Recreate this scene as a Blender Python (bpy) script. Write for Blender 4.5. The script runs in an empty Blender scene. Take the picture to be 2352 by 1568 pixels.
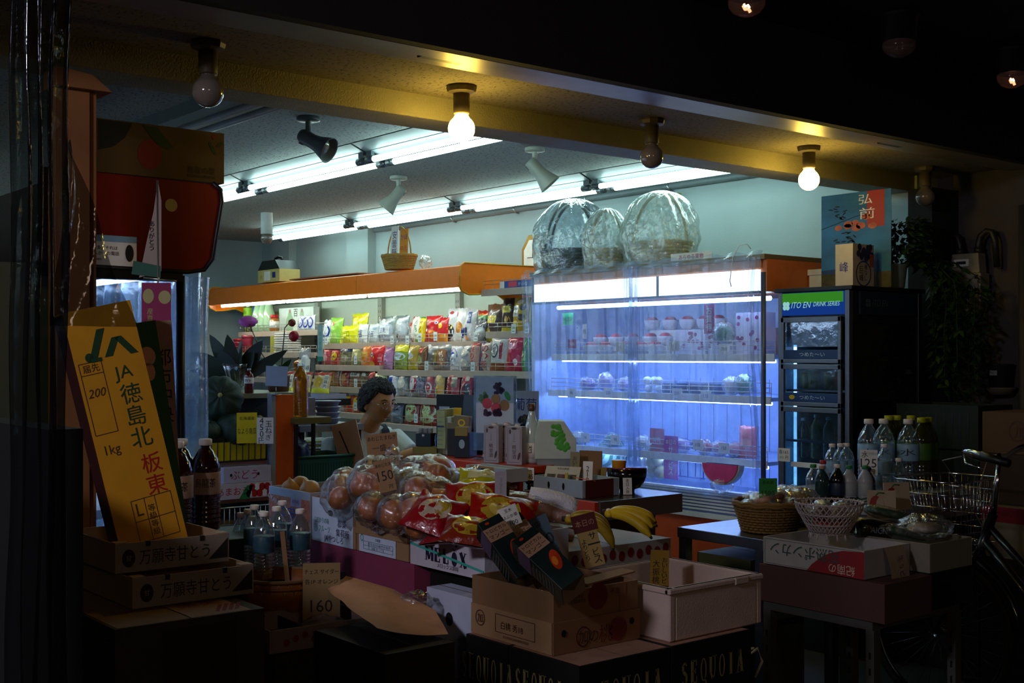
import bpy, bmesh, math, random
from mathutils import Vector, Matrix, noise
R = math.radians
sc = bpy.context.scene
col = sc.collection
# ---------------------------------------------------------------- camera
F = 2779.0; CX, HY = 1176.0, 815.0; H = 1.45
YAW = R(39.07)
FW = Vector((math.sin(YAW), math.cos(YAW), 0)); RT = Vector((math.cos(YAW), -math.sin(YAW), 0))
cd = bpy.data.cameras.new('camera'); cam = bpy.data.objects.new('camera', cd); col.objects.link(cam)
cam.location = (0, 0, H); cam.rotation_euler = (R(90), 0, -YAW)
cd.sensor_width = 36; cd.lens = F / 2352 * 36; cd.shift_y = 31 / 2352; cd.clip_start = 0.05; cd.clip_end = 100
sc.camera = cam
# ---------------------------------------------------------------- world, street light, exposure
w = bpy.data.worlds.new('world'); sc.world = w; w.use_nodes = True
bg = w.node_tree.nodes['Background']; bg.inputs[0].default_value = (0.9, 0.62, 0.5, 1); bg.inputs[1].default_value = 0.004
vs = sc.view_settings; vs.view_transform = 'Standard'; vs.look = 'None'; vs.exposure = 0.0; vs.gamma = 1; vs.use_curve_mapping = False
sc.display_settings.display_device = 'sRGB'
def area(name, loc, aim, sx, sy, power, color):
    l = bpy.data.lights.new(name, 'AREA'); l.shape = 'RECTANGLE'; l.size = sx; l.size_y = sy; l.energy = power; l.color = color
    o = bpy.data.objects.new(name, l); col.objects.link(o); o.location = loc
    o.rotation_euler = (Vector(aim) - Vector(loc)).to_track_quat('-Z', 'Y').to_euler(); return o
area('street_light', (-0.6, -3.4, 2.7), (2.0, 3.0, 1.0), 1.2, 0.8, 13.0, (1.0, 0.70, 0.50))
area('left_fill_light', (-1.5, 1.6, 2.66), (2.08, 3.1, 0.9), 0.5, 0.3, 50.0, (0.86, 0.84, 1.0))  # added cool fill from beyond the left frame edge; no lamp stands there
TUBE_E = 14.0; BULB_E = 50.0
cy = sc.cycles
cy.max_bounces = 8; cy.transparent_max_bounces = 20; cy.sample_clamp_indirect = 4.0; cy.caustics_reflective = False; cy.caustics_refractive = False
# ---------------------------------------------------------------- pixel to place
def ray(px, py): return FW + RT * ((px - CX) / F) + Vector((0, 0, (HY - py) / F))
def pz(px, py, z):
    d = ray(px, py); t = (z - H) / d.z; return Vector((d.x * t, d.y * t, z))
def pxx(px, py, x):
    d = ray(px, py); t = x / d.x; return Vector((x, d.y * t, H + d.z * t))
def py_(px, py, y):
    d = ray(px, py); t = y / d.y; return Vector((d.x * t, y, H + d.z * t))
def pt(px, py, t):
    d = ray(px, py); return Vector((d.x * t, d.y * t, H + d.z * t))
# ---------------------------------------------------------------- materials
def lin(c):
    if isinstance(c, str): c = [int(c[i:i+2], 16) / 255 for i in (0, 2, 4)]
    return tuple(((x / 12.92) if x <= 0.04045 else ((x + 0.055) / 1.055) ** 2.4) for x in c) + (1,)
_M = {}
def mat(name, c='888888', rough=0.6, metal=0.0, emit=0.0, ecol=None, var=0.06, vscale=18, bump=0.0, bscale=60, spec=0.5, coat=0.0, alpha=1.0, trans=0.0, ior=1.45, stretch=None):
    if name in _M: return _M[name]
    m = bpy.data.materials.new(name); m.use_nodes = True; nt = m.node_tree; N = nt.nodes; b = N['Principled BSDF']
    C = lin(c)
    b.inputs['Roughness'].default_value = rough; b.inputs['Metallic'].default_value = metal
    b.inputs['Specular IOR Level'].default_value = spec; b.inputs['Coat Weight'].default_value = coat
    b.inputs['Alpha'].default_value = alpha; b.inputs['Transmission Weight'].default_value = trans; b.inputs['IOR'].default_value = ior
    b.inputs['Base Color'].default_value = C
    if emit: b.inputs['Emission Color'].default_value = lin(ecol) if ecol else C; b.inputs['Emission Strength'].default_value = emit
    if var > 0 or bump > 0:
        tc = N.new('ShaderNodeTexCoord'); src = tc.outputs['Object']
        if stretch:
            mp = N.new('ShaderNodeMapping'); mp.inputs['Scale'].default_value = stretch; nt.links.new(src, mp.inputs[0]); src = mp.outputs[0]
        if var > 0:
            n = N.new('ShaderNodeTexNoise'); n.inputs['Scale'].default_value = vscale; n.inputs['Detail'].default_value = 3
            r = N.new('ShaderNodeValToRGB'); e = r.color_ramp.elements
            e[0].position = 0.3; e[1].position = 0.7
            e[0].color = tuple(x * (1 - var) for x in C[:3]) + (1,); e[1].color = tuple(min(1, x * (1 + var)) for x in C[:3]) + (1,)
            nt.links.new(src, n.inputs[0]); nt.links.new(n.outputs[0], r.inputs[0]); nt.links.new(r.outputs[0], b.inputs['Base Color'])
        if bump > 0:
            n2 = N.new('ShaderNodeTexNoise'); n2.inputs['Scale'].default_value = bscale; n2.inputs['Detail'].default_value = 4
            bp = N.new('ShaderNodeBump'); bp.inputs['Strength'].default_value = bump; bp.inputs['Distance'].default_value = 0.01
            nt.links.new(src, n2.inputs[0]); nt.links.new(n2.outputs[0], bp.inputs['Height']); nt.links.new(bp.outputs[0], b.inputs['Normal'])
    _M[name] = m; return m
def film(name, tint='e8f2ff', haze=0.1, gloss=0.16, rough=0.12, bump=0.6, bscale=25, hazecol='dfe8f5'):
    """thin clear plastic: mostly see-through, a little milky, glossy crinkles"""
    if name in _M: return _M[name]
    m = bpy.data.materials.new(name); m.use_nodes = True; nt = m.node_tree; N = nt.nodes; N.remove(N['Principled BSDF']); out = N['Material Output']
    T = N.new('ShaderNodeBsdfTransparent'); T.inputs[0].default_value = lin(tint)
    D = N.new('ShaderNodeBsdfDiffuse'); D.inputs[0].default_value = lin(hazecol)
    TL = N.new('ShaderNodeBsdfTranslucent'); TL.inputs[0].default_value = lin(hazecol)
    DM = N.new('ShaderNodeMixShader'); DM.inputs[0].default_value = 0.5
    G = N.new('ShaderNodeBsdfGlossy'); G.inputs['Roughness'].default_value = rough; G.inputs[0].default_value = (1, 1, 1, 1)
    tc = N.new('ShaderNodeTexCoord'); n = N.new('ShaderNodeTexNoise'); n.inputs['Scale'].default_value = bscale; n.inputs['Detail'].default_value = 5
    bp = N.new('ShaderNodeBump'); bp.inputs['Strength'].default_value = bump; bp.inputs['Distance'].default_value = 0.02
    lw = N.new('ShaderNodeLayerWeight'); lw.inputs[0].default_value = 0.35
    mr = N.new('ShaderNodeMapRange'); mr.inputs['To Min'].default_value = gloss * 0.5; mr.inputs['To Max'].default_value = min(1, gloss * 3.5)
    mh = N.new('ShaderNodeMapRange'); mh.inputs['From Min'].default_value = 0.35; mh.inputs['From Max'].default_value = 0.7; mh.inputs['To Min'].default_value = haze * 0.4; mh.inputs['To Max'].default_value = haze * 1.6
    M1 = N.new('ShaderNodeMixShader'); M2 = N.new('ShaderNodeMixShader'); L = nt.links.new
    L(tc.outputs['Object'], n.inputs[0]); L(n.outputs[0], bp.inputs['Height']); L(bp.outputs[0], G.inputs['Normal'])
    L(lw.outputs['Facing'], mr.inputs[0]); L(n.outputs[0], mh.inputs[0])
    L(D.outputs[0], DM.inputs[1]); L(TL.outputs[0], DM.inputs[2])
    L(mh.outputs[0], M1.inputs[0]); L(T.outputs[0], M1.inputs[1]); L(DM.outputs[0], M1.inputs[2])
    L(mr.outputs[0], M2.inputs[0]); L(M1.outputs[0], M2.inputs[1]); L(G.outputs[0], M2.inputs[2]); L(M2.outputs[0], out.inputs[0])
    _M[name] = m; return m
def glow(name, c, strength):
    if name in _M: return _M[name]
    m = bpy.data.materials.new(name); m.use_nodes = True; N = m.node_tree.nodes; N.remove(N['Principled BSDF'])
    e = N.new('ShaderNodeEmission'); e.inputs[0].default_value = lin(c); e.inputs[1].default_value = strength
    m.node_tree.links.new(e.outputs[0], N['Material Output'].inputs[0]); _M[name] = m; return m
# ---------------------------------------------------------------- mesh building
_T = {}
def text_geo(s, italic=0.0):
    k = (s, italic)
    if k in _T: return _T[k]
    cu = bpy.data.curves.new('t', 'FONT'); cu.body = s; cu.size = 1; cu.resolution_u = 2; cu.shear = italic
    o = bpy.data.objects.new('t', cu); me = bpy.data.meshes.new_from_object(o)
    v = [(p.co.x, p.co.y) for p in me.vertices]; f = [tuple(q.vertices) for q in me.polygons]
    bpy.data.objects.remove(o); bpy.data.curves.remove(cu); bpy.data.meshes.remove(me)
    if v:
        x0 = min(p[0] for p in v); x1 = max(p[0] for p in v); y0 = min(p[1] for p in v); y1 = max(p[1] for p in v)
        v = [((p[0] - (x0 + x1) / 2), (p[1] - (y0 + y1) / 2)) for p in v]; dim = (x1 - x0, y1 - y0)
    else: dim = (1, 1)
    _T[k] = (v, f, dim); return _T[k]
def E(rx=0, ry=0, rz=0, loc=(0, 0, 0), s=None):
    from mathutils import Euler
    M = Matrix.Translation(loc) @ Euler((R(rx), R(ry), R(rz))).to_matrix().to_4x4()
    if s is not None: M = M @ Matrix.Diagonal((s[0], s[1], s[2], 1)) if not isinstance(s, (int, float)) else M @ Matrix.Scale(s, 4)
    return M
class MB:
    def __init__(s): s.v = []; s.f = []; s.mi = []; s.sm = []; s.mats = []; s.X = Matrix.Identity(4)
    def add(s, vs, fs, m, smooth=False, M=None, mfun=None):
        M = s.X @ M if M is not None else s.X
        n = len(s.v); s.v += [tuple(M @ Vector(p)) for p in vs]
        if m not in s.mats: s.mats.append(m)
        i = s.mats.index(m)
        for k, q in enumerate(fs):
            s.f.append(tuple(a + n for a in q)); s.sm.append(smooth)
            if mfun:
                mm = mfun(k) or m
                if mm not in s.mats: s.mats.append(mm)
                s.mi.append(s.mats.index(mm))
            else: s.mi.append(i)
        return s
    def box(s, c, d, m, M=None):
        x, y, z = c; a, b, e = d[0] / 2, d[1] / 2, d[2] / 2
        vs = [(x + i * a, y + j * b, z + k * e) for i in (-1, 1) for j in (-1, 1) for k in (-1, 1)]
        return s.add(vs, [(0, 1, 3, 2), (4, 6, 7, 5), (0, 4, 5, 1), (2, 3, 7, 6), (0, 2, 6, 4), (1, 5, 7, 3)], m, M=M)
    def b2(s, lo, hi, m, M=None):
        return s.box([(lo[i] + hi[i]) / 2 for i in range(3)], [hi[i] - lo[i] for i in range(3)], m, M)
    def open_box(s, w, d, h, t, m, inner=None, M=None, floor=None):
        inner = inner or m
        s.box((0, 0, t / 2), (w - 2 * t, d - 2 * t, t), inner, M)
        s.box((-w / 2 + t / 2, 0, h / 2), (t, d, h), m, M); s.box((w / 2 - t / 2, 0, h / 2), (t, d, h), m, M)
        s.box((0, -d / 2 + t / 2, h / 2), (w - 2 * t, t, h), m, M); s.box((0, d / 2 - t / 2, h / 2), (w - 2 * t, t, h), m, M)
        return s
    def lathe(s, prof, m, n=24, M=None, smooth=True, mfun=None, squash=None):
        vs = []; fs = []
        for (r, z) in prof:
            for i in range(n):
                a = 2 * math.pi * i / n; k = squash(a, z) if squash else 1
                vs.append((r * k * math.cos(a), r * k * math.sin(a), z))
        for j in range(len(prof) - 1):
            for i in range(n):
                a, b = j * n + i, j * n + (i + 1) % n; fs.append((a, b, b + n, a + n))
        L = len(prof)
        if prof[0][0] > 1e-5: fs.append(tuple(range(n))[::-1])
        if prof[-1][0] > 1e-5: fs.append(tuple((L - 1) * n + i for i in range(n)))
        return s.add(vs, fs, m, smooth, M, (lambda k: mfun(k // n)) if mfun else None)
    def tube(s, pts, r, m, n=8, closed=False, M=None, smooth=True):
        pts = [Vector(p) for p in pts]; vs = []; fs = []; L = len(pts); up = None
        for i, p in enumerate(pts):
            if closed: d = (pts[(i + 1) % L] - pts[i - 1])
            else: d = pts[min(i + 1, L - 1)] - pts[max(i - 1, 0)]
            if d.length < 1e-9: d = Vector((0, 0, 1))
            d.normalize()
            if up is None: up = Vector((0, 0, 1)) if abs(d.z) < 0.9 else Vector((1, 0, 0))
            a = d.cross(up)
            if a.length < 1e-6: a = d.cross(Vector((0, 1, 0)))
            a.normalize(); b = a.cross(d).normalized(); up = b
            rr = r[i] if isinstance(r, (list, tuple)) else r
            for k in range(n):
                t = 2 * math.pi * k / n; vs.append(tuple(p + a * (rr * math.cos(t)) + b * (rr * math.sin(t))))
        for i in range(L if closed else L - 1):
            j = (i + 1) % L
            for k in range(n):
                k2 = (k + 1) % n; fs.append((i * n + k, i * n + k2, j * n + k2, j * n + k))
        if not closed: fs.append(tuple(range(n))[::-1]); fs.append(tuple((L - 1) * n + k for k in range(n)))
        return s.add(vs, fs, m, smooth, M)
    def cyl(s, a, b, r, m, n=16, r2=None, smooth=True, M=None):
        return s.tube([a, b], [r, r if r2 is None else r2], m, n, M=M, smooth=smooth)
    def ball(s, c, r, m, n=16, k=10, M=None, f=None, mfun=None):
        rx, ry, rz = (r, r, r) if isinstance(r, (int, float)) else r; vs = []; fs = []
        for j in range(k + 1):
            ph = math.pi * j / k
            for i in range(n):
                th = 2 * math.pi * i / n; d = Vector((math.sin(ph) * math.cos(th), math.sin(ph) * math.sin(th), math.cos(ph)))
                q = f(d) if f else 1
                vs.append((c[0] + rx * d.x * q, c[1] + ry * d.y * q, c[2] + rz * d.z * q))
        for j in range(k):
            for i in range(n):
                a, b = j * n + i, j * n + (i + 1) % n; fs.append((a, a + n, b + n, b))
        return s.add(vs, fs, m, True, M, (lambda q: mfun(q // n, q % n)) if mfun else None)
    def prism(s, poly, d, m, M=None, smooth=False):
        """poly in x,z, thickness d along y (centred)"""
        n = len(poly); vs = [(p[0], -d / 2, p[1]) for p in poly] + [(p[0], d / 2, p[1]) for p in poly]
        fs = [tuple(range(n)), tuple(range(2 * n - 1, n - 1, -1))] + [(i, n + i, n + (i + 1) % n, (i + 1) % n) for i in range(n)]
        return s.add(vs, fs, m, smooth, M)
    def grid(s, f, nu, nv, m, M=None, mfun=None, smooth=True):
        vs = [f(i / nu, j / nv) for j in range(nv + 1) for i in range(nu + 1)]
        fs = [(j * (nu + 1) + i, j * (nu + 1) + i + 1, (j + 1) * (nu + 1) + i + 1, (j + 1) * (nu + 1) + i) for j in range(nv) for i in range(nu)]
        return s.add(vs, fs, m, smooth, M, (lambda k: mfun((k % nu + .5) / nu, (k // nu + .5) / nv)) if mfun else None)
    def text(s, t, c, h, m, face='-y', w=None, rot=0, vertical=False, italic=0.0, maxw=None, step=1.12):
        """flat lettering on a face: c centre, h letter height, face the outward direction; local x runs reader's right"""
        if vertical:
            n = len(t); 
            for i, ch in enumerate(t):
                off = (n - 1) / 2 - i
                p = s._pt(c, face, 0, off * h * step, rot); s.text(ch, p, h, m, face, None if w is None else w, rot)
            return s
        v, f, dim = text_geo(t, italic)
        k = h / max(dim[1], 0.45); kx = k if w is None else w / max(dim[0], .1)
        if maxw and dim[0] * kx > maxw: kx = maxw / dim[0]
        cr, sr = math.cos(R(rot)), math.sin(R(rot)); vs = []
        for x, y in v:
            x *= kx; y *= k; x, y = x * cr - y * sr, x * sr + y * cr
            vs.append(s._pt(c, face, x, y, 0))
        return s.add(vs, f, m)
    def _pt(s, c, face, x, y, rot=0):
        if rot: cr, sr = math.cos(R(rot)), math.sin(R(rot)); x, y = x * cr - y * sr, x * sr + y * cr
        c = Vector(c)
        if face == '-y': return c + Vector((x, 0, y))
        if face == '-x': return c + Vector((0, -x, y))
        if face == '+x': return c + Vector((0, x, y))
        if face == '+y': return c + Vector((-x, 0, y))
        if face == '+z': return c + Vector((x, y, 0))
    def patch(s, c, w, h, m, face='-y', rot=0):
        return s.add([s._pt(c, face, x * w / 2, y * h / 2, rot) for x, y in ((-1, -1), (1, -1), (1, 1), (-1, 1))], [(0, 1, 2, 3)], m)
    def disc(s, c, rx, ry, m, face='-y', n=20, rot=0, ring=0.0):
        P = [(rx * math.cos(2 * math.pi * i / n), ry * math.sin(2 * math.pi * i / n)) for i in range(n)]
        if ring:
            vs = [s._pt(c, face, x, y, rot) for x, y in P] + [s._pt(c, face, x * (1 - ring), y * (1 - ring), rot) for x, y in P]
            return s.add(vs, [(i, (i + 1) % n, n + (i + 1) % n, n + i) for i in range(n)], m)
        return s.add([s._pt(c, face, x, y, rot) for x, y in P], [tuple(range(n))], m)
    def poly(s, c, pts, m, face='-y'):
        return s.add([s._pt(c, face, x, y) for x, y in pts], [tuple(range(len(pts)))], m)
    def build(s, name, parent=None, loc=None, rot=None, bevel=0, seg=2, sub=0, label=None, cat=None, group=None, kind=None, shade=None):
        me = bpy.data.meshes.new(name); me.from_pydata(s.v, [], s.f); me.update()
        for m in s.mats: me.materials.append(m)
        me.polygons.foreach_set('material_index', s.mi); me.polygons.foreach_set('use_smooth', s.sm)
        bm = bmesh.new(); bm.from_mesh(me); bmesh.ops.recalc_face_normals(bm, faces=[f for f in bm.faces if len(f.verts) <= 12 and any(len(e.link_faces) == 2 for e in f.edges)]) if len(s.f) < 60000 else None
        bm.to_mesh(me); bm.free()
        o = bpy.data.objects.new(name, me); col.objects.link(o)
        if loc is not None: o.location = loc
        if rot is not None: o.rotation_euler = [R(a) for a in rot]
        if parent is not None: o.parent = parent
        if bevel:
            b = o.modifiers.new('bevel', 'BEVEL'); b.width = bevel; b.segments = seg; b.limit_method = 'ANGLE'; b.angle_limit = R(40)
        if sub:
            b = o.modifiers.new('sub', 'SUBSURF'); b.levels = sub; b.render_levels = sub
        if label: tag(o, label, cat, group)
        if kind: o['kind'] = kind
        return o
def tag(o, label, cat=None, group=None):
    o['label'] = label
    if cat: o['category'] = cat
    if group: o['group'] = group
    return o
def thing(name, loc, label, cat, rz=0, group=None, rot=None):
    o = bpy.data.objects.new(name, None); col.objects.link(o); o.location = loc; o.empty_display_size = 0.05
    o.rotation_euler = [R(a) for a in rot] if rot else (0, 0, R(rz)); return tag(o, label, cat, group)
def copy_tree(o, parent=None, loc=None, rz=None, label=None, group=None, rot=None):
    def kids(q): return [c for c in bpy.data.objects if c.parent is q]
    c = o.copy(); col.objects.link(c); c.parent = parent
    for ch in kids(o): copy_tree(ch, c)
    if loc is not None: c.location = loc
    if rz is not None: c.rotation_euler = (0, 0, R(rz))
    if rot is not None: c.rotation_euler = [R(a) for a in rot]
    if label: c['label'] = label
    if group: c['group'] = group
    return c
rnd = random.Random(7)
# common materials
WHITE = mat('white_paint', 'e6e6e2', 0.5); CARD = mat('cardboard', 'a5805a', 0.85, bump=.15, bscale=90); CARD_D = mat('cardboard_dark', '8a6645', 0.85)
PAPER = mat('paper_white', 'e9e7e0', 0.8); INK = mat('ink_black', '17171a', 0.6, var=0); RED = mat('print_red', 'b4161c', 0.5); NAVY = mat('print_navy', '1c2c7a', 0.5)
GREEN = mat('print_green', '1f7a45', 0.5); STEEL = mat('steel', 'a8abad', 0.28, 1.0); CHROME = mat('chrome', 'd5d5d8', 0.12, 1.0, var=0)
BLACK = mat('black_plastic', '121214', 0.45, var=0.0); ORANGE = mat('orange_enamel', 'fb7d08', 0.35, var=.04); GREY = mat('grey_plastic', '8e9496', 0.5)
CLEAR = film('clear_film'); YEL = mat('print_yellow', 'd8b51c', 0.6); TEALINK = mat('print_teal', '2f8f7c', 0.6); WIRE = mat('wire_chrome', 'b9b9b4', 0.3, 0.9, var=0)
MAG = mat('print_magenta', 'a01d66', 0.6); CAPW = mat('cap_white', 'e4ddd5', 0.45)
# ================================================================ the setting
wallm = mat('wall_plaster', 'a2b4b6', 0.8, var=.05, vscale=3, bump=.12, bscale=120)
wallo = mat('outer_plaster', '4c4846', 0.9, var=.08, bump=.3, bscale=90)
def struct(name, mb, **k): return mb.build(name, kind='structure', **k)
def ceil_mat(name, c, c2, sc_=1.0):
    m = mat(name, c, 0.9, var=0, bump=0.0)
    nt = m.node_tree; N = nt.nodes; tc = N.new('ShaderNodeTexCoord'); mp = N.new('ShaderNodeMapping'); mp.inputs['Scale'].default_value = (60 * sc_, 25 * sc_, 1)
    n = N.new('ShaderNodeTexNoise'); n.inputs['Scale'].default_value = 1.6; n.inputs['Detail'].default_value = 3; n.inputs['Roughness'].default_value = .65
    r = N.new('ShaderNodeValToRGB'); e = r.color_ramp.elements; e[0].position = .36; e[0].color = lin(c2); e[1].position = .44; e[1].color = lin(c)
    bp = N.new('ShaderNodeBump'); bp.inputs['Strength'].default_value = .4; bp.inputs['Distance'].default_value = .004
    L = nt.links.new; L(tc.outputs['Object'], mp.inputs[0]); L(mp.outputs[0], n.inputs[0]); L(n.outputs[0], r.inputs[0]); L(r.outputs[0], N['Principled BSDF'].inputs['Base Color'])
    L(r.outputs[0], bp.inputs['Height']); L(bp.outputs[0], N['Principled BSDF'].inputs['Normal']); return m
ceilm = ceil_mat('acoustic_tile', '9aa09c', '4c5250')
m = MB(); m.b2((-2.5, -3, -.1), (6.2, 11.2, 0), mat('concrete_floor', '2e2b28', 0.8, var=.12, vscale=5)); struct('floor', m)
m = MB(); m.b2((5.7, 3.62, 0), (5.9, 11.1, 2.7), wallm)
for y in (8.9, 10.3): m.b2((5.62, y, 0), (5.7, y + .35, 2.58), wallm)
struct('wall_right', m)
m = MB(); m.b2((.8, 11.0, 0), (5.9, 11.2, 2.7), wallm); m.b2((4.5, 10.92, 0), (4.8, 11.0, 2.58), wallm); struct('wall_back', m)
m = MB(); m.b2((.75, 3.5, 0), (.9, 11.2, 2.7), wallm); struct('wall_left', m)
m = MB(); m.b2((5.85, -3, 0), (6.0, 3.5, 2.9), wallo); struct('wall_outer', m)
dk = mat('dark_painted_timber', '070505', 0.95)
m = MB(); m.b2((-1.6, 3.45, 0), (.85, 3.6, 3.0), dk); m.b2((.70, 2.14, 0), (.76, 3.45, 1.32), dk); struct('wall_front_and_blocker', m)  # front wall, plus an added low barrier that keeps fill off the left stack
m = MB(); m.b2((.75, 3.635, 2.58), (5.9, 11.2, 2.68), ceilm)
struct('ceiling', m)
beamm = mat('beam_paint', '86806f', 0.55, var=.06, bump=.35, bscale=140)
m = MB(); m.b2((-1.6, 3.635, 2.315), (5.9, 3.82, 2.7), beamm); struct('trim_1', m, bevel=.004)
m = MB(); m.b2((-1.6, 3.10, 2.40), (5.9, 3.635, 2.5), ceil_mat('soffit_board', '7d7566', '453f33', 1.2)); struct('ceiling_soffit', m)
railm = mat('rail_metal', '8e867e', 0.38, .5, var=.1, vscale=6)
m = MB(); m.b2((-1.6, 3.0, 2.375), (5.85, 3.085, 2.40), railm); m.b2((-1.6, 3.10, 2.385), (5.85, 3.19, 2.4), railm)
for x in (2.15, 4.6): m.b2((x, 3.08, 2.378), (x + .16, 3.12, 2.39), BLACK)
struct('trim_2', m, bevel=.002)
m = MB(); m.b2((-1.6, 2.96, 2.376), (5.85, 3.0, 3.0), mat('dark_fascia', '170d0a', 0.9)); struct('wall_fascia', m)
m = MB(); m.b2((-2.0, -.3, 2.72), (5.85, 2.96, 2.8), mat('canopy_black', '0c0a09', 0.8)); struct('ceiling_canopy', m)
m = MB(); m.b2((5.6, 3.47, 0), (5.85, 3.61, 2.314), mat('dark_pillar', '2b2824', 0.85, bump=.2)); struct('trim_3', m)
# brown painted post at the front left
tan = mat('brown_painted_steel', '8a5a34', 0.6, var=.14, vscale=7)
PY = 3.56; c0 = py_(150, 400, PY); c1 = py_(222, 400, PY); PZ = py_(150, 198, PY).z
m = MB(); m.b2((c0.x - .03, PY, 0), (c1.x - .02, PY + .06, PZ), tan); m.b2((c1.x - .014, PY + .012, 0), (c1.x + .004, PY + .06, PZ), tan)
m.prism([(c0.x - .035, PZ - .005), (c1.x + .04, PZ - .005), (c1.x - .02, PZ + .04), (c0.x - .035, PZ + .052)], .11, tan, M=E(loc=(0, PY + .03, 0))); struct('trim_4', m, bevel=.002)
# conduit pipe along the wall under the ceiling
m = MB(); m.cyl((5.672, 3.9, 2.53), (5.672, 8.87, 2.53), .022, mat('grey_pipe', '6d7a7e', .45), n=12)
o = m.build('conduit_pipe', label='long grey conduit pipe running along the side wall under the ceiling', cat='pipe')
for y in [4.6 + .78 * i for i in range(6)]:
    b = MB(); b.tube([(5.697, y, 2.53 + .03), (5.672, y, 2.53 + .027), (5.645, y, 2.53), (5.672, y, 2.53 - .027), (5.697, y, 2.5)], .006, STEEL, n=6); b.build('pipe_clip', parent=o)
# ================================================================ fluorescent fixtures
tubem = glow('fluorescent_tube', 'd8fffa', TUBE_E); tubecap = mat('tube_cap', '6c7478', .35, .6)
refl = mat('white_reflector', 'dfe8e6', 0.35)
def fixture():
    t = thing('fluorescent_light', (0, 0, 0), 'x', 'ceiling light', group='twin tube fluorescent ceiling lights')
    rg = mat('housing_grey', '7d898a', .4); m = MB(); m.box((0, 0, -.02), (.16, 1.41, .04), rg); m.prism([(-.16, -.004), (-.155, 0), (-.03, -.05), (.03, -.05), (.155, 0), (.16, -.004), (.03, -.058), (-.03, -.058)], 1.41, rg); m.build('housing', parent=t)
    m = MB(); m.box((0, 0, -.062), (.052, 1.41, .008), mat('dark_gap_plate', '39424c', .5)); m.build('dark_gap_plate', parent=t)  # added dark plate, darkens the gap between the glowing tubes
    for sx in (-1, 1):
        m = MB(); m.cyl((sx * .065, -.64, -.085), (sx * .065, .64, -.085), .0165, tubem, n=12); m.build('tube', parent=t)
        for sy in (-1, 1):
            m = MB(); m.cyl((sx * .065, sy * .635, -.085), (sx * .065, sy * .70, -.085), .021, tubecap, n=12); m.box((sx * .065, sy * .675, -.05), (.02, .05, .06), tubecap); m.build('socket', parent=t)
    return t
fx = fixture(); first = True
ORD = ['nearest the front beam', 'second from the front beam', 'third from the front beam', 'fourth from the front beam', 'at the back wall']
for row, x, n in (('middle row', 3.56, 5), ('row beside the shelf wall', 5.21, 4)):
    for i in range(n):
        if row == 'middle row' and i > 3: continue
        y = 4.12 + .715 + 1.43 * i
        lab = 'lit fluorescent light of the %s, %s' % (row, ORD[i])
        if first: o = fx; first = False; o.location = (x, y, 2.58); o['label'] = lab
        else: o = copy_tree(fx, loc=(x, y, 2.58), label=lab)
m = MB(); off = mat('unlit_tube', '9aa3a6', .3)
t = thing('fluorescent_light', (2.38, 5.0, 2.58), 'unlit fluorescent light above the red cabinet at the front left', 'ceiling light')
m = MB(); m.box((0, 0, -.03), (.22, 2.2, .06), mat('grey_reflector', '8b9798', .4)); m.build('housing', parent=t)
for sx in (-1, 1):
    m = MB(); m.cyl((sx * .05, -1.0, -.09), (sx * .05, 1.0, -.09), .0165, off, n=12); m.build('tube', parent=t)
# ================================================================ globe bulbs under the soffit
sock = mat('bakelite', '5a4f38', .5); bulb_on = glow('lit_bulb', 'ffd65a', BULB_E); bulb_off = mat('opal_glass', '6f655c', .12, coat=.6)
def bulb(lit, loc, lab):
    t = thing('globe_lamp', loc, lab, 'light bulb', group='globe bulbs along the soffit')
    m = MB(); m.lathe([(.0, 0), (.052, 0), (.054, -.008), (.05, -.022), (.03, -.028), (0, -.028)], sock, 10, smooth=False); m.build('base_plate', parent=t, bevel=.001)
    m = MB(); m.lathe([(.0, -.026), (.029, -.026), (.029, -.095), (.027, -.1), (.0, -.1)], sock, 20); m.build('socket', parent=t)
    m = MB(); pr = [(.02, -.098), (.024, -.106)]
    for i in range(13):
        a = R(38 + i * 11.8); pr.append((.0475 * math.sin(a), -.152 + .0475 * math.cos(a)))
    pr[-1] = (0, -.1995); m.lathe(pr, bulb_on if lit else bulb_off, 24); m.build('bulb', parent=t, label='glowing white bulb' if lit else None)
for lit, px, lab in ((0, 478, 'unlit globe bulb above the pear box, leftmost on the soffit'), (1, 1060, 'lit warm globe bulb in the middle of the soffit, larger of the two lit'), (0, 1497, 'unlit globe bulb between the two lit bulbs'),
                     (1, 1858, 'lit warm globe bulb above the drinks cooler'), (0, 2125, 'unlit globe bulb by the dark pillar above the plant')):
    p = py_(px, 200, 3.43); bulb(lit, (p.x, 3.43, 2.40), lab)
# recessed downlights in the canopy
for px, py, lit, lab in ((1715, 30, 1, 'faintly lit recessed canopy downlight, leftmost of three'), (2065, 125, 0, 'unlit recessed canopy downlight between two faintly lit ones'), (2325, 205, 1, 'faintly lit recessed canopy downlight at the far right')):
    p = pt(px, py, 1); p = py_(px, py, 2.6)
    t = thing('downlight', (p.x, p.y, 2.72), lab, 'ceiling light', group='canopy downlights')
    m = MB(); m.lathe([(.075, 0), (.077, -.006), (.066, -.010), (.062, -.1), (.056, -.1), (.06, 0)], BLACK, 24); m.build('ring', parent=t)
    m = MB(); m.lathe([(0.055, -.098), (.061, -.105), (.06, -.125), (.045, -.145), (.022, -.156), (0, -.158)], mat('lamp_glass', 'c9a08c', .15, trans=.7, alpha=.45), 24); m.build('lens', parent=t)
    m = MB(); m.tube([(-.014, 0, -.12), (-.007, 0, -.127), (.007, 0, -.12), (.014, 0, -.127)], .004 if lit else .002, glow('dim_filament', 'ffb48c', 9) if lit else STEEL, n=6); m.build('filament', parent=t)
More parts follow.
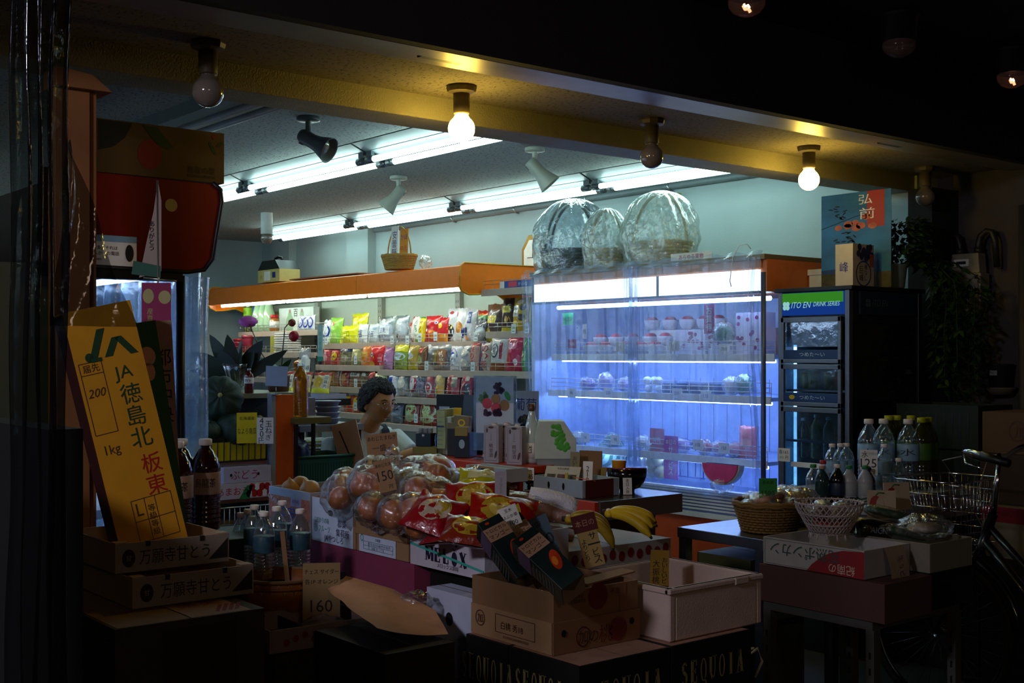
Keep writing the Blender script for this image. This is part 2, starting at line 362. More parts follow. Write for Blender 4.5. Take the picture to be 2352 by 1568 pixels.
# ================================================================ spot lamps on the ceiling
def spot(loc, yaw, tilt, lab, dark=False):
    sm = mat('spot_grey', 'a9b0a4', .4) if not dark else mat('spot_dark', '4c5458', .35)
    t = thing('spotlight', loc, lab, 'spotlight', rz=yaw)
    m = MB(); m.lathe([(0, 0), (.055, 0), (.056, -.018), (.045, -.022), (0, -.022)], sm, 24); m.cyl((0, 0, -.02), (0, 0, -.09), .014, sm); m.build('mount', parent=t, bevel=.001)
    m = MB(); M = E(0, tilt, 0, (0, 0, -.105)); m.ball((0, 0, -.1), .018, BLACK, 12, 8)
    m.lathe([(0, .045), (.03, .045), (.036, .03), (.035, -.03), (.04, -.06), (.062, -.125), (.064, -.13), (.058, -.127), (.034, -.06), (.0, -.05)], sm, 28, M=M)
    for k in range(3): m.box((-.036, 0, .012 + k * .009), (.004, .03, .003), BLACK, M=M)
    m.build('lamp_head', parent=t)
    m = MB(); m.ball((0, 0, -.085), (.045, .045, .03), bulb_off, 16, 8, M=M); m.build('reflector_bulb', parent=t)
spot((2.87, 5.07, 2.58), -60, -62, 'dark spotlight facing the street, beside the middle fluorescent row', True)
spot((4.27, 6.40, 2.58), 141, -40, 'grey cone spotlight with its head turned down, above the snack shelves')
spot((4.26, 5.05, 2.58), -39, -42, 'grey cone spotlight nearest the front beam, near the wrapped baskets')
p = Vector((4.55, 8.7, 2.58)); t = thing('spotlight', p, 'small white cylinder ceiling lamp nearest the back wall', 'ceiling light')
m = MB(); m.cyl((0, 0, 0), (0, 0, -.17), .047, refl, 20); m.build('shade', parent=t)
m = MB(); m.lathe([(0.04, -.17), (.048, -.2), (.046, -.22), (.03, -.24), (0, -.245)], bulb_off, 20); m.build('bulb', parent=t)
# ================================================================ snack shelving along the side wall
beige = mat('shelf_beige', 'b9a999', .5); panelm = mat('back_panel', 'd3dccb', .6, var=.02); upr = mat('upright_grey', 'a7a698', .5)
tubem2 = glow('canopy_tube', 'e4fff4', 34.0)
def shelf_unit(name, y0, y1, levels, ups, lab):
    t = thing(name, (5.3, (y0 + y1) / 2, 0), lab, 'shelf'); cx, cy = 5.3, (y0 + y1) / 2
    def P(x, y, z): return (x - cx, y - cy, z)
    m = MB(); m.b2(P(5.6, y0, .1), P(5.64, y1, 1.95), panelm); m.build('back_panel', parent=t)
    for y in ups:
        m = MB(); m.b2(P(5.56, y - .03, .1), P(5.6, y + .03, 1.93), upr)
        for k in range(30):
            for s_ in (-1, 1): m.patch(P(5.5595, y + s_ * .012, .5 + k * .047), .006, .02, BLACK, face='-x')
        m.build('upright', parent=t)
    for (z, xf, a, b) in levels:
        m = MB(); m.b2(P(xf, a, z - .028), P(5.56, b, z), beige); m.b2(P(xf - .006, a, z - .045), P(xf, b, z + .002), beige)
        n = max(1, round((b - a) / 1.1))
        for k in range(1, n): m.b2(P(xf - .0075, a + (b - a) * k / n - .002, z - .045), P(xf - .005, a + (b - a) * k / n + .002, z + .002), GREY)
        m.build('shelf_board', parent=t, bevel=.002)
        m = MB()
        for h in (.035, .06): m.tube([P(xf + .012, a + .01, z + h), P(xf + .012, b - .01, z + h)], .0022, WIRE, n=5)
        k = int((b - a) / .1)
        for i in range(k + 1):
            y = a + .01 + (b - a - .02) * i / k; m.tube([P(xf + .012, y, z), P(xf + .012, y, z + .06)], .0018, WIRE, n=5)
        m.build('wire_rail', parent=t)
    m = MB(); m.b2(P(5.0, y0, 0), P(5.6, y1, .16), beige); m.build('base', parent=t)
    return t, P
S1 = 1.545
tu, P = shelf_unit('snack_shelf', 6.68, 10.62, [(1.545, 5.2, 6.68, 8.95), (1.366, 5.14, 7.95, 8.95), (1.336, 5.10, 6.68, 7.93), (1.19, 5.10, 7.85, 8.95), (1.136, 5.04, 6.68, 7.83), (.99, 5.05, 7.8, 8.95), (.937, 5.0, 6.68, 7.8), (.72, 4.98, 6.68, 8.95),
   (1.665, 5.25, 8.97, 10.6), (1.47, 5.15, 8.97, 10.6), (1.25, 5.08, 8.97, 10.6), (1.02, 5.02, 8.97, 10.6)], [7.52, 8.62, 9.68], 'long snack shelving under an orange canopy along the side wall')
for a, b in ((6.68, 8.0), (8.003, 9.3), (9.303, 10.6)):
    m = MB(); m.prism([(-.005, 1.915), (.0, 2.06), (.03, 2.07), (.68, 2.07), (.68, 2.055), (.05, 2.05), (.03, 1.93), (.2, 1.93), (.2, 1.915)], b - a, ORANGE, M=E(loc=P(4.95, (a + b) / 2, 0))); m.build('canopy', parent=tu, bevel=.002)
m = MB(); m.b2(P(5.1, 6.7, 1.93), P(5.6, 10.6, 1.945), mat('canopy_lining', 'c8cfc3', .5)); m.build('canopy_lining', parent=tu)
prof = [(4.94, 2.0), (4.95, 2.06), (4.98, 2.085), (5.63, 2.085), (5.63, 1.84), (5.5, 1.83), (5.4, 1.80), (5.3, 1.86), (5.22, 1.89), (5.1, 1.87), (5.02, 1.865), (4.96, 1.89), (4.94, 1.93)]
edge = mat('end_trim_yellow', 'e0a01c', .4)
for y in (6.665, 10.62):
    m = MB(); m.prism([(p[0] - 5.3, p[1]) for p in prof], .022, ORANGE, M=E(loc=P(5.3, y, 0)))
    m.tube([P(p[0], y - .012, p[1]) for p in prof], .006, edge, n=6, closed=True); m.build('end_panel', parent=tu)
for a, b in ((6.72, 7.95), (8.0, 9.25), (9.3, 10.5)):
    m = MB(); m.cyl(P(5.03, a, 1.905), P(5.03, b, 1.905), .011, tubem2, n=10); m.build('canopy_light', parent=tu)
tu2, P2 = shelf_unit('snack_shelf', 5.8, 6.64, [(1.61, 5.16, 5.8, 6.64), (1.34, 5.06, 5.8, 6.64), (1.136, 5.0, 5.8, 6.64), (.9, 4.98, 5.8, 6.64), (1.9, 5.12, 5.8, 6.64)], [6.3], 'short snack shelving without canopy, between orange canopy and curtained fridge')
# ================================================================ the curtained display fridge
FY0, FY1, FX = 3.97, 5.76, 4.85
fr = thing('display_fridge', (5.2, (FY0 + FY1) / 2, 0), 'large open display fridge glowing blue behind a clear plastic curtain', 'fridge')
def Q(x, y, z): return (x - 5.2, y - (FY0 + FY1) / 2, z)
fin = mat('fridge_inner', 'b6cbf0', .35, spec=.5); brownm = mat('fridge_brown', 'b5652a', .4)
m = MB(); m.b2(Q(5.5, FY0, 0), Q(5.6, FY1, 1.9), fin); m.b2(Q(4.86, FY0 - .03, .0), Q(5.6, FY0, .66), ORANGE); m.b2(Q(5.05, FY0 - .03, .66), Q(5.6, FY0, 1.75), fin)
m.b2(Q(4.86, FY1, .0), Q(5.6, FY1 + .03, 1.93), fin); m.b2(Q(4.95, FY0, .6), Q(5.5, FY1, .68), fin)
m.build('cabinet', parent=fr)
m = MB()
for k in range(17): y = FY0 + .05 + k * .105; m.patch(Q(5.499, y, 1.0), .004, .62, mat('seam_dark', '5f6f96', .6), face='-x')
m.build('back_seam', parent=fr)
m = MB(); m.b2(Q(4.86, FY0, .0), Q(4.9, FY1, .60), mat('orange_panel', 'd9520c', .4, var=.05)); m.build('lower_panel', parent=fr, bevel=.003)
m = MB(); m.b2(Q(4.84, FY0, .585), Q(4.88, FY1, .612), WHITE); 
for k in range(6): m.b2(Q(4.845, FY0, .625 + k * .017), Q(4.855 + .0, FY1, .634 + k * .017), WHITE)
m.b2(Q(4.86, FY0, .6), Q(4.87, FY1, .73), mat('grille_blue', '7c8fc8', .5)); m.b2(Q(4.84, FY0, .725), Q(4.88, FY1, .737), WHITE); m.build('air_grille', parent=fr)
m = MB(); m.b2(Q(4.86, FY0 - .03, 1.772), Q(5.6, FY1 + .03, 1.94), brownm)
m.b2(Q(4.852, FY0, 1.89), Q(4.86, FY1, 1.935), mat('trim_copper', 'b87a4a', .4)); m.b2(Q(4.84, FY0 - .03, 1.935), Q(5.6, FY1 + .03, 1.962), mat('trim_gold', '7d6a45', .4, .5)); m.build('header', parent=fr, bevel=.002)
m = MB(); m.b2(Q(4.845, FY0 + .01, 1.775), Q(4.86, FY1 - .01, 1.885), glow('header_panel', 'dff2ff', 2.6)); m.build('light_panel', parent=fr)
m = MB(); m.b2(Q(4.845, 4.68, 1.775), Q(4.8448, 4.70, 1.885), GREY); m.b2(Q(4.84, FY0 + .0, 1.762), Q(4.86, FY1 - .0, 1.776), mat('rail_slate', '58607a', .5)); m.build('panel_joint', parent=fr)  # panel joint and a slate blue rail along the panel's lower edge
for z, xf in ((1.45, 4.99), (1.23, 4.96), (.90, 4.93)):
    m = MB(); m.b2(Q(xf, FY0 + .02, z - .02), Q(5.48, FY1 - .02, z), fin); m.b2(Q(xf - .01, FY0 + .02, z - .035), Q(xf, FY1 - .02, z + .006), WHITE); m.build('shelf_board', parent=fr, bevel=.002)
    m = MB()
    for a, b in ((FY0 + .03, (FY0 + FY1) / 2 - .01), ((FY0 + FY1) / 2 + .01, FY1 - .03)):
        for h in (.025, .05, .075): m.tube([Q(xf + .01, a, z + h), Q(xf + .01, b, z + h)], .0022, WHITE, n=5)
        for i in range(7): y = a + (b - a) * i / 6; m.tube([Q(xf + .01, y, z), Q(xf + .01, y, z + .075)], .002, WHITE, n=5)
    m.build('wire_rail', parent=fr)
    m = MB(); m.cyl(Q(xf + .05, FY0 + .06, z - .034), Q(xf + .05, FY1 - .06, z - .034), .008, glow('shelf_tube', '98bcff', 40.0), n=8); m.build('shelf_light', parent=fr)
m = MB(); m.cyl(Q(5.0, FY0 + .06, 1.745), Q(5.0, FY1 - .06, 1.745), .012, glow('shelf_tube2', '98c0ff', 16.0), n=8); m.build('shelf_light', parent=fr)
# the curtain: hanging sheet with folds gathered at the middle and at the street end
cf = film('curtain_film', tint='f5f9ff', haze=.23, gloss=.10, rough=.2, bump=.5, bscale=9, hazecol='b2d2f8')
def sheet(name, y0, y1, ztop, zbot, seed, lab, bunch):
    m = MB(); nu, nv = 110, 30
    def f(u, v):
        y = y0 + (y1 - y0) * u; z = ztop + (zbot - ztop) * v
        g = sum(math.exp(-((u - c) / wd) ** 2) * am for c, wd, am in bunch)
        x = 4.79 + .018 * noise.noise(Vector((u * 5, v * 1.5, seed))) + .03 * g * math.sin(u * 170 + 3 * noise.noise(Vector((u * 9, v * 2, seed))))
        x += .012 * noise.noise(Vector((u * 22, v * 3, seed + 5))); y += .02 * v * noise.noise(Vector((u * 3, v, seed + 2)))
        return (x + .03 * v, y, z)
    m.grid(f, nu, nv, cf)
    # soft welded top hem pinned over the header
    m.grid(lambda u, v: (4.82 - .03 * v, y0 + (y1 - y0) * u, ztop + .03 * (1 - v) + .006 * math.sin(u * 40)), 60, 2, cf)
    return m.build(name, label=lab, cat='curtain', group='fridge curtain sheets')
sheet('plastic_curtain', 4.80, 5.80, 1.945, .74, 1.3, 'clear plastic curtain sheet over the half of the fridge by the snacks', [(0.02, .045, 1.0), (.97, .03, .5)])
sheet('plastic_curtain', 3.93, 4.90, 1.945, .70, 6.1, 'clear plastic curtain sheet over the half of the fridge by the drinks cooler', [(0.03, .05, .9), (.95, .06, .9)])
m = MB(); m.cyl((4.74, 3.865, .2), (4.74, 3.865, 1.86), .013, mat('pole_blue', '4a5a86', .4, .4), 12); m.lathe([(0, 0), (.06, 0), (.06, .02), (.014, .03), (.014, .2)], BLACK, 20, M=E(loc=(4.74, 3.865, 0)))
m.build('curtain_pole', label='slim upright pole between the fridge curtain and the drinks cooler', cat='pole')
# ================================================================ drinks cooler
CX0, CX1, CY0, CY1, CZ = 4.86, 5.44, 3.44, 3.86, 1.78
ck = thing('drinks_cooler', ((CX0 + CX1) / 2, (CY0 + CY1) / 2, 0), 'glass-fronted drinks cooler with green and blue lettered header', 'fridge')
def K(x, y, z): return (x - (CX0 + CX1) / 2, y - (CY0 + CY1) / 2, z)
fm = mat('cooler_frame', '6f757b', .35, .7); dkb = mat('cooler_body', '1a1b1e', .35); inn = mat('cooler_inner', '6a88a0', .5); glassm = film('cooler_glass', tint='b8d4e2', haze=.13, gloss=.12, rough=.06, bump=.05, hazecol='6c93b4')
m = MB(); m.b2(K(CX1 - .03, CY0, 0), K(CX1, CY1, CZ), dkb); m.b2(K(CX0, CY1 - .02, .0), K(CX1, CY1, CZ), inn); m.b2(K(CX0 + .02, CY0, 0), K(CX1, CY1, .4), dkb)
m.b2(K(CX0 + .02, CY0, 1.6), K(CX1, CY1, CZ - .005), dkb); m.b2(K(CX0 - .02, CY0 - .02, CZ - .02), K(CX1 + .02, CY1 + .02, CZ), BLACK)
for z in (1.28, 1.03, .62): m.b2(K(CX0 + .03, CY0 + .01, z - .012), K(CX1 - .03, CY1 - .02, z), fm)
m.build('cabinet', parent=ck, bevel=.003)
m = MB()
for y in (CY0 + .0, CY1 - .025): m.b2(K(CX0 - .012, y, .1), K(CX0 + .02, y + .025, CZ - .02), fm)
m.b2(K(CX1 - .03, CY0 - .012, .1), K(CX1, CY0 + .01, CZ - .02), dkb); m.build('frame', parent=ck, bevel=.002)
m = MB(); m.b2(K(CX0 + .03, CY0 + .0, .4), K(CX1 - .03, CY0 + .006, 1.6), mat('cooler_side_glass', '0e0f12', .08, coat=.5)); m.build('side_window', parent=ck)
m = MB(); hz0, hz1 = 1.645, 1.755
m.b2(K(CX0 - .016, CY0 + .03, hz0), K(CX0, CY1 - .03, hz1), glow('sign_blue', '1b46a6', .55)); yc = (CY0 + CY1) / 2
m.patch(K(CX0 - .0165, yc, (hz0 + hz1) / 2 + .029), CY1 - CY0 - .06, .05, glow('sign_green', '3f9a2c', .62), face='-x')
lt = glow('sign_letters', '9fe0d8', .75)
for a in range(4): m.disc(K(CX0 - .018, yc + .155 + .013 * math.cos(R(45 + 90 * a)), 1.692 + .013 * math.sin(R(45 + 90 * a))), .012, .012, lt, '-x', 12)
m.text('ITO EN', K(CX0 - .018, yc + .065, 1.695), .03, lt, '-x', w=.12, italic=.3); m.text('DRINK SERIES', K(CX0 - .018, yc - .085, 1.697), .022, lt, '-x', w=.155, italic=.3)
m.build('header_sign', parent=ck)
m = MB(); m.b2(K(CX0 + .06, CY0 - .013, hz0), K(CX1 - .06, CY0 - .002, hz1), mat('side_sign', '1e2c3c', .4)); m.text('ITO EN', K(CX0 + .22, CY0 - .0145, 1.70), .032, mat('side_sign_text', '5d7474', .5), '-y', w=.13, italic=.3)
for a in range(4): m.disc(K(CX0 + .12 + .012 * math.cos(R(45 + 90 * a)), CY0 - .0145, 1.7 + .012 * math.sin(R(45 + 90 * a))), .011, .011, mat('side_sign_text'), '-y', 12)
m.build('side_sign', parent=ck)
navyb = mat('door_band', '173a6e', .4); lt2 = mat('band_letters', 'bcd2de', .5)
def cdoor(z0, z1, badge):
    d = MB(); a, b = CY0 + .035, CY1 - .03
    d.b2(K(CX0 - .03, a, z0), K(CX0 - .012, b, z0 + .02), fm); d.b2(K(CX0 - .03, a, z1 - .025), K(CX0 - .012, b, z1), fm)
    d.b2(K(CX0 - .03, a, z0), K(CX0 - .012, a + .018, z1), fm); d.b2(K(CX0 - .03, b - .018, z0), K(CX0 - .012, b, z1), fm)
    d.b2(K(CX0 - .028, a + .018, z0 + .02), K(CX0 - .016, b - .018, z0 + .065), navyb)
    d.text('つめた～い', K(CX0 - .0285, (a + b) / 2 - .01, z0 + .043), .02, lt2, '-x', w=.15)
    if badge: d.disc(K(CX0 - .0285, (a + b) / 2 + .11, z0 + .043), .017, .011, YEL, '-x')
    o = d.build('door', parent=ck, bevel=.002)
    g = MB(); g.box(K(CX0 - .02, (a + b) / 2, (z0 + z1) / 2 + .03), (.003, b - a - .03, z1 - z0 - .1), glassm); g.build('door_glass', parent=o)
cdoor(1.41, 1.635, False); cdoor(1.20, 1.405, True)
m = MB(); a, b = CY0 + .035, CY1 - .03
m.b2(K(CX0 - .03, a, .45), K(CX0 - .012, a + .018, 1.195), fm); m.b2(K(CX0 - .03, b - .018, .45), K(CX0 - .012, b, 1.195), fm); m.b2(K(CX0 - .03, a, 1.17), K(CX0 - .012, b, 1.195), fm); m.b2(K(CX0 - .03, a, .45), K(CX0 - .012, b, .47), fm)
m.b2(K(CX0 - .028, a + .02, .9), K(CX0 - .02, b - .06, .925), WHITE); o = m.build('door', parent=ck, bevel=.002)
g = MB(); g.box(K(CX0 - .02, (a + b) / 2, .82), (.003, b - a - .03, .70), glassm); g.build('door_glass', parent=o)
m = MB(); m.cyl(K(CX0 + .06, CY1 - .05, .5), K(CX0 + .06, CY1 - .05, 1.5), .008, glow('cooler_tube', '9fd0ff', 3.0), 8); m.build('cooler_light', parent=ck)
# ================================================================ red refrigerated cabinet at the front left, its head and curtain
RX0, RX1, RY = 1.30, 1.86, 3.92
rc = thing('refrigerated_cabinet', (RX1, RY, 0), 'dark red cabinet head on posts with bluish plastic curtain, front left', 'fridge')
redm = mat('cabinet_red', '6a1408', .4); 
m = MB(); m.prism([(-.6, 1.74), (-.12, 1.735), (-.065, 1.745), (-.035, 1.78), (-.0, 1.98), (-.005, 2.02), (-.03, 2.04), (-.6, 2.045)], .05, redm, M=E(loc=(0, .0, 0)))
m.build('end_panel', parent=rc, bevel=.004)
m = MB(); m.prism([(-.55, 1.75), (-.1, 1.75), (-.06, 1.78), (-.02, 1.97), (-.03, 2.02), (-.55, 2.02)], 5.4, redm, M=E(loc=(0, 2.75, 0))); m.build('canopy', parent=rc)
m = MB(); pr = [(-.6, 1.738), (-.12, 1.732), (-.062, 1.742), (-.031, 1.78), (.004, 1.98), (-.001, 2.023), (-.03, 2.044)]
m.tube([(p[0], -.026, p[1]) for p in pr], .008, BLACK, n=6); m.b2((-.6, -.03, 1.70), (-.14, .03, 1.735), BLACK); m.build('edge_trim', parent=rc)
m = MB(); m.cyl((-.135, .0, .5), (-.135, .0, 1.72), .016, mat('post_navy', '1c2336', .4, .4), 12); m.build('post', parent=rc)
m = MB(); m.disc((-.18, -.0265, 1.955), .022, .022, mat('sticker_ring', 'a99a72', .6), '-y'); m.build('round_sticker', parent=rc)
m = MB(); m.patch((-.42, -.0265, 1.79), .24, .10, PAPER); m.patch((-.42, -.0275, 1.83), .24, .02, mat('sky_print', '7ea5c0', .6)); m.text('「電話でお金」それは', (-.43, -.028, 1.80), .013, INK, maxw=.15); m.text('知らない人からの電話', (-.43, -.028, 1.782), .013, INK, maxw=.15)
m.text('この電話番号', (-.44, -.028, 1.762), .007, INK, maxw=.1); m.disc((-.325, -.028, 1.785), .014, .028, INK); m.build('notice', parent=rc)
m = MB(); m.b2((-.85, .0, 0), (-.55, 5.6, 1.74), mat('case_back', '93aabf', .5)); m.b2((-.55, .02, 0), (-.0, 5.6, .62), BLACK)
for z in (.9, 1.2, 1.45): m.b2((-.55, .1, z), (-.2, 5.5, z + .03), WHITE)
m.build('case', parent=rc)
m = MB(); m.cyl((-.15, .2, 1.73), (-.15, 5.3, 1.73), .012, glow('case_tube', 'bfdcff', 22.0), 8); m.build('case_light', parent=rc)
for z in (.885, 1.185, 1.435):
    m = MB(); m.cyl((-.22, .15, z), (-.22, 5.3, z), .009, glow('case_tube2', 'bfdcff', 10.0), 8); m.build('case_light', parent=rc)
cf2 = film('curtain_film_left', tint='e2eeff', haze=.5, gloss=.12, rough=.2, bump=.8, bscale=7, hazecol='a8c8ea')
m = MB(); m.grid(lambda u, v: (-.52 + u * .5, .015 + .02 * math.sin(u * 38 + 2 * v) + .02 * noise.noise(Vector((u * 6, v * 3, 2))), 1.72 - 1.1 * v), 60, 24, cf2)
m.grid(lambda u, v: (-.06 - .10 * v + .03 * v * math.sin(v * 4) + .03 * math.sin(u * 60 + 3 * v) + .02 * noise.noise(Vector((u * 9, v * 3, 8))), .02 + u * 1.6, 1.76 - 1.1 * v), 90, 24, cf2)
m.build('curtain', parent=rc)
# ================================================================ things on the walls
def poster_tree():
    a = pxx(1887, 453, 5.16); b = pxx(2047, 448, 5.16); cyy = (a.y + b.y) / 2; wd = abs(a.y - b.y) / .45 * .45; h = .86; c = (0, 0, 0); k = .56
    t = thing('poster', (5.16, cyy, 1.783 + .43 * k), 'blue poster of a fruiting branch standing on the drinks cooler', 'poster'); t.scale = (k, wd / .45, k); wd = .45
    m = MB(); m.box((0, 0, 0), (.004, wd, h), mat('poster_blue', '2c6a98', .55, var=.25, vscale=5)); X = -.0025
    m.patch((X, 0, -.36), wd, .14, mat('poster_field', '4c4a2a', .6, var=.3), '-x'); m.poly((X - .0002, 0, -.29), [(-wd / 2, 0), (-wd / 2, .035), (-.05, .05), (.05, .085), (.15, .1), (.16, 0)], mat('poster_hill', '27466f', .6), '-x')
    m.patch((X - .0002, -wd / 2 + .095, .27), .11, .32, mat('poster_red', 'a5341c', .6), '-x')
    m.text('弘', (X - .001, -wd / 2 + .16, .36), .085, PAPER, '-x'); m.text('前', (X - .001, -wd / 2 + .15, .235), .1, PAPER, '-x')
    m.add([(X - .0008, wd / 2, .12), (X - .0008, wd / 2, .127), (X - .0008, 0, .218), (X - .0008, -.11, .245), (X - .0008, -.11, .24), (X - .0008, 0, .21)], [(0, 1, 2, 5), (5, 2, 3, 4)], mat('branch_ink', '1c3340', .7))
    for y, z, r in ((.11, .125, .024), (.045, .15, .03), (.05, .13, .026), (-.005, .11, .028), (.0, .16, .024), (-.035, .13, .03), (-.07, .205, .028), (-.11, .12, .027)): m.disc((X - .001, y, z), r, r, mat('fruit_orange', 'b8603a', .6, var=.3), '-x')
    for k in range(26):
        y = rnd.uniform(.03, .18); z = rnd.choice([rnd.uniform(-.02, .08), rnd.uniform(.2, .34)])
        if z < .1: y -= .04
        m.disc((X - .0012, y, z), .018, .006, mat('leaf_ink', '12282c', .7), '-x', 8, rot=rnd.uniform(-60, 60))
    m.build('sheet', parent=t)
poster_tree()
# gas meter on the outer wall
gm = mat('meter_grey', '8d8876', .5); p = pxx(2208, 640, 5.70)
t = thing('gas_meter', (5.85, p.y, 1.75), 'pale grey gas meter with dark elbow pipes on the outer wall', 'gas meter')
t.scale = (.74, .74, .74)
m = MB(); pr = [(-.125, .16), (.125, .16), (.125, .02), (.12, -.05), (.085, -.10), (.04, -.125), (-.06, -.125), (-.1, -.10), (-.122, -.05), (-.125, .02)]
m.prism(pr, .12, gm, M=E(rz=90, loc=(-.11, 0, 0)))
m.prism([(-.1, .30), (.1, .30), (.11, .16), (-.11, .16)], .10, gm, M=E(rz=90, loc=(-.11, 0, 0))); m.build('body', parent=t, bevel=.008)
m = MB(); m.box((-.175, 0, .02), (.014, .22, .20), gm); m.text('四戸', (-.1835, .02, .05), .022, mat('faint_ink', '56523f', .7), '-x'); m.build('cover', parent=t, bevel=.006)
m = MB(); m.box((-.165, .02, .235), (.012, .11, .05), PAPER); m.box((-.172, .02, .235), (.004, .07, .02), INK); m.build('counter_window', parent=t)
for s_ in (-1, 1):
    m = MB(); m.tube([(-.1, s_ * .07, .29), (-.1, s_ * .07, .36), (-.1, s_ * .085, .42), (-.1, s_ * .13, .45), (-.1, s_ * .17, .44), (-.1, s_ * .19, .38), (-.07, s_ * .19, .2 if s_ < 0 else .36)], .022, mat('dark_pipe', '2a2927', .45), 12)
    m.cyl((-.1, s_ * .07, .30), (-.1, s_ * .07, .34), .03, mat('dark_pipe'), 12); m.build('inlet_pipe', parent=t)
m = MB(); m.cyl((5.8, p.y - .28, 0), (5.8, p.y - .28, 2.2), .024, mat('wall_pipe', '3b3733', .6), 12); m.build('gas_pipe', label='tall dark pipe running down the outer wall beside the gas meter', cat='pipe')
m = MB(); m.tube([(5.84, 2.3, 1.69), (5.83, 2.7, 1.67), (5.82, p.y - .3, 1.68)], .004, mat('cord_grey', '6b645a', .7), 6); m.tube([(5.84, 2.62, 1.67), (5.83, 2.72, 1.45), (5.83, 2.85, 1.2)], .004, mat('cord_grey'), 6); m.build('tied_string', label='thin cord tied across the outer wall', cat='string')
# ================================================================ snack bags on the shelves
def foil(c, rough=.3): return mat('foil_' + c, c, rough, var=.1, vscale=30, bump=.6, bscale=30, coat=.45)
def bag_mb(w, h, d, base, motifs=(), seed=0, crinkle=1.0, clear=False, fill=None):
    """pillow pack standing up, facing -y, origin at the middle of its foot; motifs in units of half width / height 0..1"""
    m = MB(); nu, nv = 16, 18; B = CLEAR if clear else foil(base)
    def dep(u, v):
        a = max(0, 1 - abs(u) ** 2.4); b = max(0, 1 - abs(2 * v - 1) ** 3.2)
        return d / 2 * a * b ** .8 * (1 + .25 * crinkle * noise.noise(Vector((u * 2.3 + seed, v * 5, seed * 1.7)))) + .002
    def shp(u, v):
        k = 1 - .07 * math.sin(math.pi * v) * (1 if abs(u) > .9 else abs(u)); zz = h * v + .008 * crinkle * noise.noise(Vector((u * 3, seed, v))) * v
        return u * w / 2 * k, zz
    for sgn in (-1, 1):
        def f(a, v):
            u = 2 * a - 1; x, z = shp(u, v); return (x, sgn * dep(u, v) + .02 * h * (v - .5) * noise.noise(Vector((u * 4, seed, 1))), z)
        def mf(a, v):
            if clear:
                for q in motifs:
                    if q[0] == 'band' and q[1] < v < q[2]: return foil(q[3])
                return None
            for q in reversed(motifs):
                u = 2 * a - 1
                if q[0] == 'band' and q[1] < v < q[2]: return foil(q[3])
                if q[0] == 'side' and q[1] < u < q[2]: return foil(q[3])
            return None
        m.grid(f, nu, nv, B, mfun=mf)
    if clear and fill:
        m.ball((0, 0, h * .42), (w * .40, d * .36, h * .36), foil(fill), 14, 8, f=lambda q: 1 + .16 * noise.noise(q * 3 + Vector((seed, 0, 0))))
    def onsurf(vs2, fs, mt, lift=.0018):
        out = []
        for (x, z) in vs2:
            u = max(-1, min(1, x / (w / 2))); v = max(0, min(1, z / h)); out.append((x * .97, -dep(u, v) - lift, z))
        m.add(out, fs, mt)
    for q in motifs:
        if q[0] == 'disc':
            _, u, v, ru, rv, c = q[:6]; n = 20; rings = [(0, 0)]; fs = []
            vs2 = [(u * w / 2, v * h)]
            for k in (.5, 1): vs2 += [(u * w / 2 + k * ru * w / 2 * math.cos(2 * math.pi * i / n), v * h + k * rv * h * math.sin(2 * math.pi * i / n)) for i in range(n)]
            fs = [(0, 1 + i, 1 + (i + 1) % n) for i in range(n)] + [(1 + i, 1 + n + i, 1 + n + (i + 1) % n, 1 + (i + 1) % n) for i in range(n)]
            onsurf(vs2, fs, foil(c), .0012 + (.0008 if len(q) > 6 else 0))
        if q[0] == 'rect':
            _, u0, u1, v0, v1, c = q; n = 6
            vs2 = [((u0 + (u1 - u0) * i / n) * w / 2, (v0 + (v1 - v0) * j / n) * h) for j in range(n + 1) for i in range(n + 1)]
            onsurf(vs2, [(j * (n + 1) + i, j * (n + 1) + i + 1, (j + 1) * (n + 1) + i + 1, (j + 1) * (n + 1) + i) for j in range(n) for i in range(n)], foil(c), .0012)
        if q[0] == 'txt':
            _, s_, u, v, hh, wd, c = q; vv, ff, dim = text_geo(s_); kx = wd * w / 2 / dim[0]; kz = hh * h / dim[1]
            onsurf([(u * w / 2 + x * kx, v * h + y * kz) for x, y in vv], ff, mat('ink_' + c, c, .5, var=0), .0028)
        if q[0] == 'vtxt':
            _, s_, u, v, hh, wd, c = q; n = len(s_)
            for i, ch in enumerate(s_):
                vv, ff, dim = text_geo(ch); kx = wd * w / 2 / max(dim[0], .5); kz = hh * h / n * .88 / max(dim[1], .6)
                onsurf([(u * w / 2 + x * kx, (v + hh / 2 - hh * (i + .5) / n) * h + y * kz) for x, y in vv], ff, mat('ink_' + c, c, .5, var=0), .0028)
    return m
CS = 4.238
def shelf_item(xl, xr, top, z, X, desc, base, motifs=(), d=.07, lean=-6, clear=False, fill=None, group=None, row='', jit=0, oy=680, ox=740, sc_=CS, minw=.06):
    pl, pr, ptop = ox + xl / sc_, ox + xr / sc_, oy + top / sc_
    a = pxx(pl, 800, X); b = pxx(pr, 800, X); w = max(minw, abs(a.y - b.y)); yc = (a.y + b.y) / 2
    zt = pxx((pl + pr) / 2, ptop, X).z; h = max(.1, zt - z)
    m = bag_mb(w, h, d, base, motifs, seed=rnd.uniform(0, 50), clear=clear, fill=fill)
    o = m.build('snack_bag', loc=(X + jit, yc, z + .002), rot=(lean, 0, -90 + rnd.uniform(-6, 6)))
    lab = desc + ' on ' + row; return tag(o, lab, 'snack bag', group or 'packs on ' + row)
